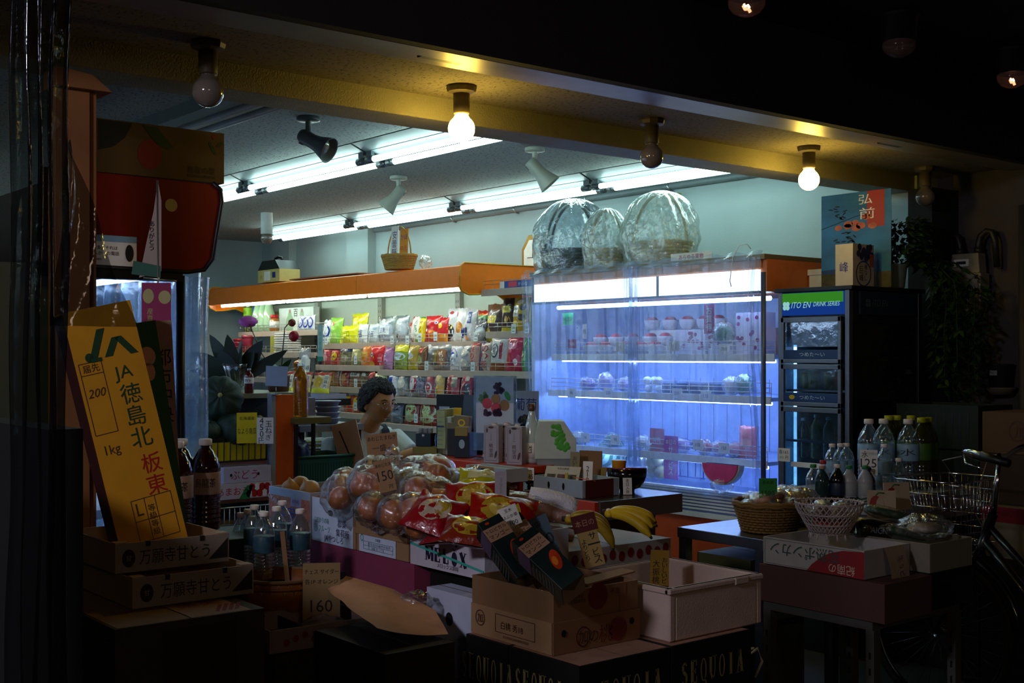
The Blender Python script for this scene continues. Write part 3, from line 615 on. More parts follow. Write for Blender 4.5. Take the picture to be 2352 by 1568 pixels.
# in crop pixels: left, right, top
rowT = 'the top snack shelf'
TT = [(5, 95, 232, 'white pack with a blue ring', 'd9e2ea', [('disc', .1, .5, .7, .28, '2c3fa0'), ('disc', .1, .5, .5, .2, 'd9e2ea', 1)]),
 (70, 190, 212, 'lime green leaning pack', '8fd04a', [('disc', -.1, .75, .25, .08, 'e0602a'), ('rect', -.5, .5, .2, .4, 'b9e67e')]),
 (265, 440, 168, 'tall bright yellow pack', 'e8e81a', [('band', .82, .9, 'e6c010'), ('rect', -.6, .6, .45, .6, 'f4f06a'), ('txt', 'ラーメン', 0, .3, .1, .9, '5a7a18')]),
 (178, 350, 290, 'low bright yellow pack with green writing', 'e6e612', [('txt', '一口', 0, .5, .3, .6, '4c7a18')]),
 (352, 440, 272, 'small white pack with dark blue writing', 'e2eaee', [('txt', '塩', 0, .5, .4, .8, '2a3f78')]),
 (440, 560, 270, 'white crumpled pack beside the small blue-lettered one', 'd6e2e6', [('txt', '白玉', .1, .45, .3, .9, '34508c'), ('disc', .5, .75, .3, .1, '9fc0d8')]),
 (545, 690, 200, 'large clear pack of white sweets', 'dfe8ec', [('band', 0, .08, 'dfe8ec'), ('rect', -.5, .6, .3, .62, 'e6eef2'), ('txt', '豆乳', 0, .46, .2, .6, '2c4a86')], True, 'e8ecec'),
 (700, 835, 188, 'clear twisted pack of puffed sweets', 'e6ece8', [('rect', -.2, .1, .1, .3, '2a1a18')], True, 'ece8da'),
 (842, 905, 260, 'small clear pack with rice cakes', 'e6dccb', [('band', .8, 1, 'c03a34')], True, 'e4d8c0'),
 (872, 930, 202, 'red pack with white side', 'c42430', [('side', -.2, 1, 'e8ded8')]),
 (905, 968, 212, 'white pack with green upright writing', 'e6efe0', [('vtxt', 'おとうふ', 0, .55, .7, .7, '2a7a3a'), ('band', 0, .1, '6ab04a')]),
 (948, 1003, 204, 'yellow pack with red upright writing', 'ecdf20', [('vtxt', 'ポップ', 0, .55, .6, .8, 'a02018'), ('band', .92, 1, '3f8a3a')]),
 (1000, 1150, 192, 'large red pack with an orange disc', 'c3161c', [('disc', -.6, .6, .4, .25, '8a1c24'), ('disc', .25, .28, .42, .17, 'e88a1c'), ('txt', 'かに', .25, .28, .12, .4, 'b02a10'), ('disc', .62, .72, .14, .06, 'f0f0f0'), ('disc', .62, .72, .07, .035, '2030a0', 1)]),
 (1125, 1220, 208, 'red pack with yellow foot', 'ca1820', [('band', 0, .35, 'e89a20'), ('disc', 0, .65, .3, .12, 'f0d020'), ('txt', 'えび', 0, .3, .14, .7, 'b02a10')]),
 (1205, 1310, 120, 'tall white pack with navy wafer cubes', 'd8dde0', [('disc', 0, .3, .75, .22, '1d2438'), ('rect', -.4, .1, .25, .4, 'd8c24a'), ('rect', -.1, .5, .38, .5, 'e4d86a'), ('rect', -.6, -.2, .62, .8, '3a2a6a'), ('disc', .2, .86, .3, .05, 'b03040')]),
 (1300, 1400, 116, 'tall white pack with a brown cookie', 'dde0e0', [('disc', 0, .42, .6, .17, 'c07a28'), ('txt', '美', -.4, .8, .16, .35, 'b02a38'), ('rect', .5, .9, .1, .4, '2c3a7a'), ('disc', 0, .42, .3, .08, 'd8a050', 1)]),
 (1385, 1490, 126, 'tall silver pack with a blue tag', 'b8c0c8', [('rect', -.1, .5, .55, .9, '2f4a86'), ('vtxt', '小粒', .2, .72, .26, .4, 'f0f0f0'), ('rect', -.4, .0, .05, .18, 'e07a20'), ('rect', -.5, 0, .2, .42, '20305a')]),
 (1475, 1590, 255, 'low clear pack of white crackers', 'e2e2da', [('rect', -.3, .4, .3, .5, 'e8e8e0')], True, 'd8d6cc'),
 (1500, 1612, 140, 'black pack with green and orange stripes', '22242a', [('band', .82, .9, 'e07a18'), ('band', .72, .82, '3a8a3a'), ('band', .9, 1, 'b82a1c'), ('txt', 'ピン', 0, .45, .25, 1.2, 'f0f0ee')]),
 (1592, 1745, 76, 'tall dark brown pack with yellow label', '3a2622', [('rect', -.6, .5, .48, .68, 'd8c83a'), ('txt', 'CHOCO', -.05, .58, .09, .9, '6a5210'), ('disc', -.4, .25, .3, .1, 'c8a83c'), ('band', 0, .1, 'c8c02a'), ('band', .86, 1, '6a4a30')])]
for q in TT:
    shelf_item(q[0], q[1], q[2], 1.545, 5.27 if q[2] > 180 else 5.31, q[3], q[4], q[5], row=rowT, clear=len(q) > 6, fill=q[7] if len(q) > 7 else None)
rowR = 'the raised shelf beside the fridge'
for q in [(1748, 1850, 18, 'tall brown pack with yellow label', '35211e', [('rect', -.7, .7, .55, .75, 'd8cc40'), ('txt', 'CHOCO', 0, .66, .08, 1.0, '6a5210'), ('disc', .3, .35, .3, .1, 'cfae58'), ('band', 0, .1, 'd0c828')]),
          (1845, 2012, 14, 'wide yellow pack with white panel', 'b89a24', [('rect', -.8, .1, .42, .75, 'e6e4da'), ('txt', 'ふんわり', -.35, .64, .08, .8, '2a5a7a'), ('txt', 'クッキー', -.35, .5, .08, .8, '2a5a7a'), ('disc', .4, .4, .35, .1, '3a2420'), ('disc', -.3, .2, .4, .1, 'e8d860'), ('disc', .1, .86, .4, .07, 'e6dcc0'), ('disc', .5, .7, .3, .1, '46302a')])]:
    shelf_item(q[0], q[1], q[2], 1.61, 5.25, q[3], q[4], q[5], row=rowR)
rowL2 = 'the second shelf, left section'
for q in [(8, 92, 512, 'crumpled pinkish red pack', 'a8323c', [('disc', 0, .4, .5, .2, 'd8a0a0'), ('txt', '梅', 0, .7, .2, .5, 'f0e0e0')]), (85, 170, 520, 'red pack with big yellow disc', 'b02a28', [('disc', 0, .55, .7, .3, 'd8c01c'), ('txt', 'コーン', 0, .5, .12, 1, '7a2a10')]),
          (172, 285, 498, 'olive pack with navy top', '6a6a4a', [('band', .7, 1, '23305c'), ('disc', 0, .35, .6, .22, '9a9a7a'), ('txt', 'のり', 0, .82, .14, 1, 'c8d0e0')]), (282, 388, 500, 'cream pack with a green foot', 'a8a468', [('band', 0, .25, '6a7a30'), ('rect', -.5, .5, .35, .7, 'd0cc9a'), ('txt', '豆', 0, .5, .2, .5, '5a5a20')])]:
    shelf_item(q[0], q[1], q[2], 1.366, 5.2, q[3], q[4], q[5], row=rowL2, d=.06)
rowM2 = 'the second snack shelf'
for q in [(385, 466, 488, 'orange pack with white writing', 'd87a1a', [('rect', -.7, .7, .5, .75, 'e8b040'), ('txt', 'カレー', 0, .62, .12, 1, '8a2a10'), ('txt', 'せん', 0, .3, .16, .9, 'f0e8d0')]),
          (464, 598, 486, 'bright red pack with an eye and yellow patch', 'cc1414', [('disc', -.35, .62, .22, .1, 'd0e0f0'), ('disc', -.32, .62, .1, .05, '2038a0', 1), ('disc', -.05, .5, .1, .05, 'e8c020'), ('disc', -.3, .2, .4, .14, 'e0a01c'), ('rect', .1, .6, .1, .3, 'a01010')]),
          (596, 690, 500, 'mauve pack with an eye and round nose', 'a878b0', [('disc', -.1, .65, .25, .09, 'dce4f0'), ('disc', -.06, .65, .1, .045, '3050a0', 1), ('disc', .1, .35, .4, .12, 'c890c0'), ('disc', .1, .35, .14, .05, '703a60', 1), ('band', .86, 1, '7a4a8a')]),
          (680, 838, 474, 'green pack with yellow top', '7c9a20', [('band', .72, 1, 'e0dc18'), ('disc', .1, .52, .75, .16, 'b8d0d8'), ('txt', 'チップ', .1, .52, .12, 1.1, '2a4a6a'), ('rect', -.7, .2, .1, .3, '5a7a18')]),
          (830, 940, 480, 'olive yellow pack with silver splash', '9c8c22', [('disc', -.2, .55, .6, .14, 'b0c0cc'), ('disc', -.3, .7, .3, .1, 'c8d4dc'), ('band', 0, .2, 'b0a81c')]),
          (932, 1012, 488, 'brown pack with a green seal', '6a4a28', [('disc', 0, .4, .55, .2, '8a9a4a'), ('rect', -.6, .6, .7, .9, 'a83a20')]),
          (1010, 1242, 474, 'wide clear pack of dark crackers', '9aa0a4', [('rect', .2, .75, .2, .8, 'a06a3c'), ('vtxt', '10枚', .5, .55, .4, .3, 'f0e8d8'), ('rect', -.1, .15, .3, .75, '8a7a34')], True, '5a4228'),
          (1250, 1352, 488, 'white and royal blue pack', 'd8dce4', [('disc', -.2, .55, .8, .35, '2c4ab0'), ('disc', 0, .45, .6, .22, 'e4e8ee', 1), ('txt', '旭豆', .1, .42, .16, .8, '203070')]),
          (1348, 1450, 480, 'clear pack of pale round crackers', 'd6d2c8', [('disc', 0, .7, .6, .16, 'dcd8cc'), ('disc', 0, .3, .6, .16, 'd8d4c6')], True, 'd0ccc0'),
          (1440, 1530, 455, 'clear pack with red upright writing', 'c8a090', [('vtxt', '味の里', .0, .5, .75, .9, 'b8161c'), ('band', .9, 1, 'a02028')]),
          (1535, 1635, 450, 'navy pack with red upright writing', '303a6e', [('side', -.1, 1, 'c8beb4'), ('vtxt', 'のり巻', .3, .5, .8, .9, 'b8161c')])]:
    shelf_item(q[0], q[1], q[2], 1.336, 5.17, q[3], q[4], q[5], row=rowM2, clear=len(q) > 6, fill=q[7] if len(q) > 7 else None)
rowR2 = 'the lower shelf beside the fridge'
for q in [(1640, 1792, 408, 'silver white pack with black brush writing', 'c4c8ca', [('disc', -.2, .6, .45, .22, '202428'), ('disc', -.2, .6, .36, .17, 'd4d8da', 1), ('vtxt', '揚', -.2, .6, .25, .4, '101214'), ('rect', .35, .6, .35, .85, 'a8283a'), ('band', 0, .22, '8a4a28')]),
          (1790, 1962, 398, 'magenta pack with a white heart', 'b8124c', [('disc', -.3, .72, .3, .1, 'e8a0c0'), ('disc', .1, .72, .3, .1, 'e0709c'), ('disc', .35, .25, .2, .1, 'e8dce0'), ('disc', -.5, .35, .4, .15, 'c83020')]),
          (1950, 2014, 412, 'bright green pack at the fridge end', '3aa04a', [('rect', -.5, .5, .3, .6, 'a8dca0'), ('vtxt', '茶豆', 0, .5, .4, .5, '1a5a2a')])]:
    shelf_item(q[0], q[1], q[2], 1.34, 5.14, q[3], q[4], q[5], row=rowR2)
rowL3 = 'the third shelf, left section'
for q in [(60, 162, 700, 'amber brown pack', '8a5a24', [('rect', -.5, .5, .3, .8, 'b8803a')]), (160, 268, 720, 'red edged pack with white writing', '8e3020', [('side', -.6, -.2, 'd8d0c0'), ('disc', .3, .5, .4, .25, 'b88850')]),
          (268, 382, 732, 'brown pack with a white label', '7c5434', [('rect', -.7, .7, .65, .9, 'd8d4c8'), ('txt', '黒糖', 0, .78, .14, .9, '302018')]), (380, 452, 728, 'brown pack with small white label', '74603a', [('rect', -.5, .6, .65, .88, 'c8ccc0')])]:
    shelf_item(q[0], q[1], q[2], 1.19, 5.17, q[3], q[4], q[5], row=rowL3, d=.06)
rowM3 = 'the third snack shelf'
for q in [(452, 502, 742, 'narrow red pack', 'a01a18', []), (500, 622, 752, 'cream and green pack behind the shopkeeper', 'b8c490', [('band', 0, .3, 'a83020'), ('disc', 0, .6, .6, .2, 'd8e0c0')]),
          (640, 742, 758, 'white pack with a royal blue flag', 'ccd4dc', [('rect', -.8, .2, .55, .85, '2040a8'), ('txt', '塩味', 0, .3, .2, 1, '22305a')]), (730, 842, 768, 'clear pack of big pale rounds', 'c8c4b4', [('disc', 0, .6, .65, .24, 'd8d4c0'), ('disc', 0, .6, .3, .12, 'e8e6dc', 1)], True, 'bcb8a0'),
          (842, 1002, 758, 'clear pack with a red oval badge', 'b8aab0', [('side', -1, -.85, 'a02028'), ('disc', -.25, .55, .45, .34, 'a8202c'), ('disc', -.25, .55, .33, .26, 'd4d4d8', 1), ('vtxt', '大山小', .5, .5, .7, .3, '28407c')], True, '8a6a70'),
          (1000, 1095, 768, 'red and blue pack with white oval', 'a0404c', [('side', -1, -.4, '2c4a98'), ('disc', .3, .4, .5, .28, 'd8d8dc'), ('disc', .3, .4, .3, .18, 'a82a34', 1)]), (1088, 1192, 750, 'cream pack with a blue upright band', 'c8b070', [('side', -.8, -.3, '24488c'), ('vtxt', '特大', -.55, .6, .5, .35, 'e0e4ea'), ('disc', .4, .3, .5, .2, 'd8a848')]),
          (1200, 1340, 755, 'red pack with pink writing and clear window', 'a0303c', [('rect', .2, .8, .45, .85, '9a9484'), ('vtxt', 'さくら', -.3, .55, .7, .4, 'f0d8d8'), ('band', 0, .15, 'c06a28')]), (1345, 1470, 756, 'crimson pack with a dark window', '9a1a3c', [('rect', .1, .8, .15, .6, '3a4048'), ('vtxt', 'の里', -.4, .5, .6, .5, 'f0d8e0'), ('rect', .2, .7, .7, .9, 'a8a49c')])]:
    shelf_item(q[0], q[1], q[2], 1.136, 5.1, q[3], q[4], q[5], row=rowM3, clear=len(q) > 6, fill=q[7] if len(q) > 7 else None)
rowL4 = 'the fourth shelf, left section'
for q in [(150, 240, 888, 'silver pack with navy swirl', '9aa8b0', [('disc', 0, .6, .6, .2, '24305c'), ('disc', 0, .35, .5, .12, '6a9a6a')]), (200, 296, 968, 'low red pack with yellow window', 'b03018', [('rect', -.6, .6, .4, .95, 'e0b820'), ('txt', 'ポテ', 0, .68, .3, .9, 'a02a18')]),
          (294, 388, 970, 'low orange pack with yellow disc', 'b84a18', [('disc', 0, .55, .6, .35, 'e0c030'), ('side', .6, 1, '902818')]), (386, 450, 974, 'low yellow pack beside the shopkeeper', 'c8961c', [('disc', 0, .5, .5, .3, 'b03a18')])]:
    shelf_item(q[0], q[1], q[2], .99, 5.12, q[3], q[4], q[5], row=rowL4, d=.05)
rowM4 = 'the fourth snack shelf'
for q in [(668, 782, 1040, 'slate blue crumpled pack', '5a6678', [('disc', 0, .4, .6, .1, '8a96a8'), ('disc', .2, .7, .4, .08, '343c50')]), (800, 942, 1028, 'red pack with a pale green window left of the other', '8e1a14', [('disc', 0, .62, .8, .32, 'b4c890'), ('disc', .05, .3, .6, .2, 'a8bc88'), ('txt', 'アルミア', 0, .68, .14, 1.3, '1a2018')]),
          (950, 1122, 1030, 'red pack with a pale green window next to the till', '94200f', [('disc', 0, .6, .85, .32, 'b8cc98'), ('disc', .05, .28, .7, .2, 'b0c088'), ('txt', 'ナントル', 0, .66, .14, 1.4, '1a2018')]), (1115, 1180, 1030, 'plain red pack at the till end', 'a02818', [('band', .3, .6, 'b84a28')])]:
    shelf_item(q[0], q[1], q[2], .937, 5.06, q[3], q[4], q[5], row=rowM4)
# price tags on the shelf edges
n = 0
for x, y, X, what in [(40, 432, 5.19, 'below the lime green pack'), (680, 425, 5.19, 'below the clear pack of white sweets'), (828, 425, 5.19, 'below the puffed sweets'), (950, 402, 5.19, 'below the yellow pack'), (1102, 390, 5.19, 'below the large red pack'), (1495, 393, 5.19, 'below the black striped pack'),
                (1862, 315, 5.15, 'below the wide yellow pack'), (1992, 312, 5.15, 'beside the fridge curtain'), (325, 622, 5.13, 'below the cream pack'), (1015, 675, 5.09, 'below the wide clear pack'), (1465, 685, 5.09, 'below the clear red-lettered pack'),
                (325, 843, 5.09, 'on the third shelf left section'), (322, 1072, 5.04, 'below the low orange pack'), (912, 1188, 4.99, 'below the pale green windows')]:
    p = pxx(740 + x / CS, 680 + y / CS, X - .012); m = MB(); m.box((0, 0, 0), (.002, .045, .065), mat('tag_white', 'e2eeee', .5)); m.text(rnd.choice(['198', '248', '158', '298']), (-.0016, 0, .005), .016, INK, '-x', maxw=.036); m.patch((-.0014, 0, -.018), .03, .006, GREY, '-x')
    m.build('price_tag', loc=p, rot=(0, 0, 0), label='small white price tag ' + what, cat='price tag', group='shelf edge price tags')
# ================================================================ generic goods builders
clearb = film('bottle_clear', tint='eef6f8', haze=.07, gloss=.2, rough=.06, bump=.15, bscale=30, hazecol='b8ccd4')
def liquid(n, c, rough=.12): return mat('liquid_' + n, c, rough, coat=.8, var=.04)
def prof_pet(h, r, ribs=True):
    p = [(r * .8, 0), (r * .96, h * .015), (r, h * .04)]
    if ribs:
        for k in range(6):
            z = h * (.07 + .052 * k); p += [(r * .94, z), (r, z + h * .02), (r, z + h * .035)]
    p += [(r * .97, h * .40), (r * .97, h * .64), (r, h * .66), (r * .98, h * .70), (r * .8, h * .79), (r * .5, h * .87), (r * .33, h * .905), (r * .33, h * .94)]
    return p
def pet(loc, h, r, cap, body, lab, label_m=None, text=None, liq=None, group=None, name='bottle', rz=0, ribs=True, tcol=None, fill=.86, rot=None, face='-y', cat='bottle'):
    t = thing(name, loc, lab, cat, rz=rz, group=group, rot=rot)
    m = MB(); m.lathe(prof_pet(h, r, ribs), body, 20); m.build('body', parent=t)
    if liq:
        m = MB(); pp = [(a * .93, z + .002) for a, z in prof_pet(h, r, False) if z < h * fill]; pp.append((pp[-1][0] * .9, h * fill * .97)); m.lathe(pp, liq, 16); m.build('drink', parent=t)
    m = MB(); m.lathe([(r * .42, h * .93), (r * .44, h * .935), (r * .43, h * .995), (r * .38, h), (0, h)], cap, 14); m.build('cap', parent=t)
    if label_m:
        m = MB(); m.lathe([(r * 1.0, h * .40), (r * 1.012, h * .405), (r * 1.012, h * .635), (r * 1.0, h * .64)], label_m, 20)
        if text:
            v, f, dim = text_geo(text); k = r * 1.4 / dim[0]; kz = min(h * .1 / dim[1], k * 1.6)
            A = {'-y': -90, '-x': 180}[face]
            m.add([((r * 1.03) * math.cos(R(A) + x * k / r), (r * 1.03) * math.sin(R(A) + x * k / r), h * .53 + y * kz) for x, y in v], f, tcol or INK)
        m.build('label', parent=t)
    return t
def card(name, c, w, h, m_, lines, lab, face='-x', tilt=0, rz=0, cat='price card', group=None, th=.003, extra=None):
    """card of thickness th standing at c (foot), lines = (text, v, height, ink[, width])"""
    m = MB(); m.box((0, 0, h / 2), (w, th, h), m_)
    for L in lines:
        s_, v, hh, ink = L[:4]; u = L[5] if len(L) > 5 else 0; vert = len(L) > 4 and L[4] == 'v'
        m.text(s_, (u * w / 2, -th / 2 - .0008, v * h), hh, ink, '-y', vertical=vert, maxw=w * .92 if not vert else None)
    if extra: extra(m)
    z = {'-y': 0, '-x': -90}[face] + rz
    return m.build(name, loc=c, rot=(tilt, 0, z), label=lab, cat=cat, group=group)
def crate_box(name, lo, hi, m_, lab, lines=(), t=.005, inner=None, cat='box', closed=False, extra=None, holes=(), bev=.0015, rz=0):
    """cardboard or foam box between two corners; lines = (face, text, u, v, height, ink, rot)"""
    w, d, h = hi[0] - lo[0], hi[1] - lo[1], hi[2] - lo[2]; m = MB()
    if closed:
        m.box((0, 0, h / 2), (w, d, h), m_); m.box((0, 0, h + .0006), (.002, d, .0008), mat('tape_line', '5a4228', .6))
    else: m.open_box(w, d, h, t, m_, inner)
    def at(face, u, v, e=.0012):
        return {'-y': (u * w / 2, -d / 2 - e, v * h), '-x': (-w / 2 - e, -u * d / 2, v * h), '+z': (u * w / 2, v * d / 2, h + e)}[face]
    for q in lines:
        m.text(q[1], at(q[0], q[2], q[3]), q[4], q[5], q[0], rot=q[6] if len(q) > 6 else 0, maxw=q[7] if len(q) > 7 else None)
    for q in holes: m.disc(at(q[0], q[1], q[2]), q[3], q[4], mat('hole_dark', '0a0908', .9, var=0), q[0])
    if extra: extra(m, at, w, d, h)
    return m.build(name, loc=((lo[0] + hi[0]) / 2, (lo[1] + hi[1]) / 2, lo[2]), bevel=bev, seg=1, rot=(0, 0, rz), label=lab, cat=cat)
wick = mat('wicker_straw', 'a8823c', .7); wick_d = mat('wicker_brown', '6a4a26', .65); wick_c = mat('wicker_cream', 'c9b98a', .7)
def woven(m, rb, rt, h, mt, n=26, rows=9, el=1.0, thick=.003, M=None):
    """woven basket wall: upright canes and over-under rows, with a rope rim"""
    for j in range(rows):
        z = h * (j + .5) / rows; r = rb + (rt - rb) * (z / h); pts = []
        for i in range(n * 2):
            a = math.pi * i / n; k = r + (.0035 if (i + j) % 2 else -.0035); pts.append((k * math.cos(a), k * el * math.sin(a), z))
        m.tube(pts, h / rows * .48, mt, 5, closed=True, M=M)
    for i in range(n):
        a = 2 * math.pi * (i + .5) / n; m.tube([(rb * math.cos(a), rb * el * math.sin(a), 0), (rt * math.cos(a), rt * el * math.sin(a), h)], thick, mt, 5, M=M)
    m.lathe([(0, .002), (rb, .002), (rb, .006), (0, .006)], mt, 24, M=(M or Matrix()) @ Matrix.Diagonal((1, el, 1, 1)))
    for dz in (0, .008):
        m.tube([((rt + .003) * math.cos(2 * math.pi * i / 40), (rt + .003) * el * math.sin(2 * math.pi * i / 40), h + dz + .003 * math.sin(i * 1.9)) for i in range(40)], .007, mt, 6, closed=True, M=M)
    return m
def crumple(c, r, mt, seed, amp=.22, n=26, k=16, freq=3.0):
    m = MB()
    def f(d):
        v = noise.noise(d * freq + Vector((seed, 0, 0))); w_ = noise.noise(d * freq * 2.7 + Vector((0, seed, 0)))
        return 1 + amp * (1 - abs(v) * 3.2) * .6 + amp * .5 * w_
    m.ball(c, r, mt, n, k, f=f); return m
wrapm = film('bag_film', tint='fafcfb', haze=.05, gloss=.2, rough=.09, bump=1.0, bscale=34, hazecol='cfd8dc')
foamnet = mat('foam_net', 'dcdce6', .7, bump=.4, bscale=120); peachm = mat('peach_skin', 'c8475a', .5, var=.4, vscale=14)
# ================================================================ goods inside the fridge
C2 = 2.528
def fpx(x, y): return 1200 + x / C2, 580 + y / C2
def peach(x, y, X, z=None, up=0):
    p = pxx(*fpx(x, y), X)
    t = thing('peach', (p.x, p.y, (z if z is not None else p.z - .02)), 'pink peach in a white foam net on the top fridge shelf', 'peach', group='peaches in foam nets in the fridge')
    m = MB(); m.ball((0, 0, .045), .04, peachm, 18, 12, f=lambda d: 1 - .1 * math.exp(-((d.x) / .15) ** 2) * (1 if d.y < 0 else 0) - .12 * math.exp(-((1 - d.z) / .06))); m.build('fruit', parent=t)
    m = MB(); pr = [(.02, 0), (.036, .008), (.046, .03), (.047, .045), (.052, .06)]; m.lathe(pr, foamnet, 22, squash=lambda a, z_: 1 + .03 * math.sin(a * 11)); m.build('foam_net', parent=t)
    return t
pos = [(400, 480), (480, 478), (545, 445), (455, 443), (592, 470), (640, 438), (745, 432), (830, 428), (770, 468), (690, 456)]
pc = None
for i, (x, y) in enumerate(pos):
    z = 1.452 if y > 450 else 1.50; X = 5.06 if y > 450 else 5.17; p = pxx(*fpx(x, y), X)
    if pc is None: pc = peach(x, y, X, z)
    else: copy_tree(pc, loc=(X, p.y, z))
crate_box('peach_box', (5.12, pxx(*fpx(840, 0), 5.12).y, 1.452), (5.24, pxx(*fpx(420, 0), 5.12).y, 1.50), WHITE, 'low white tray under the netted peaches in the fridge')
for i, (x, y) in enumerate([(755, 340), (860, 335), (960, 330), (1060, 318), (1140, 300)]):
    p = pxx(*fpx(x, y), 5.32); copy_tree(pc, loc=(5.32, p.y, 1.60), label='netted peach in the raised back row of the fridge', group='raised back row peaches')
crate_box('display_step', (5.25, 4.15, 1.452), (5.45, 5.15, 1.598), WHITE, 'long white step carrying the raised back row of peaches', closed=True)
dotm = mat('fruit_print', '9a2a6a', .5)
def dots(m, at, w, d, h):
    for k in range(12): m.disc(at('-x', rnd.uniform(-.9, .9), rnd.uniform(.15, .9)), .012, .011, dotm, '-x', 10)
for (a, b, top, l) in ((890, 1060, 450, 'beside the netted peaches'), (1075, 1200, 440, 'under the green produce bag'), (1240, 1400, 350, 'at the street end of the top fridge shelf')):
    ya, yb = pxx(*fpx(a, 0), 5.06).y, pxx(*fpx(b, 0), 5.06).y; zt = min(1.68, pxx(*fpx(a, top), 5.06).z)
    crate_box('fruit_box', (5.06, yb, 1.452), (5.16, ya, max(1.50, zt)), mat('box_white_lilac', 'd9d6ea', .6), 'white box printed with magenta fruit, ' + l, closed=True, extra=dots)
def blob(name, x, y, X, r, mt, lab, cat, z=None, wrap=None, sz=(1, 1, 1), seed=None):
    p = pxx(*fpx(x, y), X); seed = seed or rnd.uniform(0, 99)
    z = p.z if z is None else z + r * sz[2] * 1.08
    if wrap:
        t = thing(name, (p.x, p.y, z), lab, cat); m = crumple((0, 0, 0), (r * sz[0] * .8, r * sz[1] * .8, r * sz[2] * .8), mt, seed, .15); m.build('contents', parent=t)
        m = crumple((0, 0, 0), (r * sz[0], r * sz[1], r * sz[2]), wrap, seed + 3, .2, 30, 18, 4); m.build('wrap', parent=t); return t
    m = crumple((0, 0, 0), (r * sz[0], r * sz[1], r * sz[2]), mt, seed, .1); return m.build(name, loc=(p.x, p.y, z), label=lab, cat=cat)
gveg = mat('leaf_green_wrapped', '3f8a68', .4, var=.3); lil = mat('lilac_food', 'b79bd8', .5, var=.2); gar = mat('garlic_white', 'dfe0dc', .5, var=.1); sal = mat('salmon_food', 'd87a78', .5, var=.2); dkbl = mat('dark_food', '2a3450', .5, var=.3)
blob('produce_bag', 1170, 430, 5.04, .062, gveg, 'crumpled green produce bag on the top fridge shelf', 'vegetables', z=1.50, wrap=wrapm)
blob('produce_bag', 490, 740, 5.05, .055, lil, 'round lilac produce bag on the second fridge shelf', 'vegetables', z=1.23, wrap=wrapm)
blob('produce_bag', 380, 735, 5.06, .05, mat('plum_food', '8a4a9a', .5, var=.3), 'plum coloured produce bag next to the round lilac one', 'vegetables', z=1.23, wrap=wrapm, sz=(1, 1.3, .8))
blob('produce_bag', 595, 750, 5.05, .042, lil, 'small pale produce bag behind the gathered curtain fold', 'vegetables', z=1.23, wrap=wrapm)
for k, (x, y) in enumerate([(725, 700), (790, 695), (735, 755), (795, 760), (765, 728)]):
    p = pxx(*fpx(x, y), 5.05 + .04 * (k > 1)); m = MB(); m.ball((0, 0, 0), (.027, .027, .024), gar, 16, 10, f=lambda d: 1 + .05 * math.cos(7 * math.atan2(d.y, d.x)) + .25 * max(0, d.z - .9)); m.build('garlic_bulb', loc=(p.x, p.y, 1.255 if y > 740 else 1.30), label='white bulb in the small heap on the second fridge shelf', cat='garlic', group='garlic heap in the fridge')
blob('produce_bag', 1290, 718, 5.04, .055, gveg, 'green produce bag at the street end of the second fridge shelf', 'vegetables', z=1.23, wrap=wrapm)
blob('produce_bag', 1215, 722, 5.04, .05, gar, 'pale clear produce bag beside a green one, second fridge shelf', 'vegetables', z=1.23, wrap=wrapm)
for k, x in enumerate((870, 950, 1030, 1110)):
    ya, yb = pxx(*fpx(x - 34, 0), 5.06).y, pxx(*fpx(x + 34, 0), 5.06).y; m = MB(); m.box((0, 0, .03), (.12, abs(ya - yb), .055), dkbl); m.grid(lambda u, v: ((u - .5) * .12, (v - .5) * abs(ya - yb), .061 + .004 * noise.noise(Vector((u * 6, v * 6, k)))), 8, 8, wrapm)
    m.build('food_tray', loc=(5.08, (ya + yb) / 2, 1.232), bevel=.006, label='dark film-covered food tray in the second shelf row', cat='food tray', group='dark trays on the second fridge shelf')
for k, (x, c_, l) in enumerate([(330, gar, 'pale wrapped vegetable at the snack end of the third fridge shelf'), (520, gveg, 'green wrapped vegetable on the third fridge shelf'), (700, gar, 'pale wrapped vegetable behind the gathered curtain fold, third shelf'), (930, lil, 'lilac wrapped pack beside the red card on the third fridge shelf'), (1060, sal, 'first salmon pink wrapped pack from the red card'), (1150, sal, 'second salmon pink wrapped pack from the red card'), (1235, sal, 'third salmon pink wrapped pack from the red card')]):
    blob('wrapped_pack', x, 1050, 5.03, .045, c_, l, 'vegetables', z=.90, wrap=wrapm, sz=(1, 1.15, .9))
p = pxx(*fpx(1300, 1045), 5.02); m = bag_mb(.13, .17, .05, 'd85a4a', [('rect', -.6, .6, .3, .6, 'e88a6a')], 3); m.build('orange_pack', loc=(5.03, p.y, .902), rot=(-4, 0, -90), label='tall orange red pack at the street end of the third fridge shelf', cat='food pack')
p = pxx(*fpx(810, 1100), 4.99); card('red_card', (4.95, p.y, .905), .11, .13, mat('card_red', 'c83a4a', .6), [('特売', .5, .03, PAPER)], 'plain red card standing on the third fridge shelf', cat='sign')
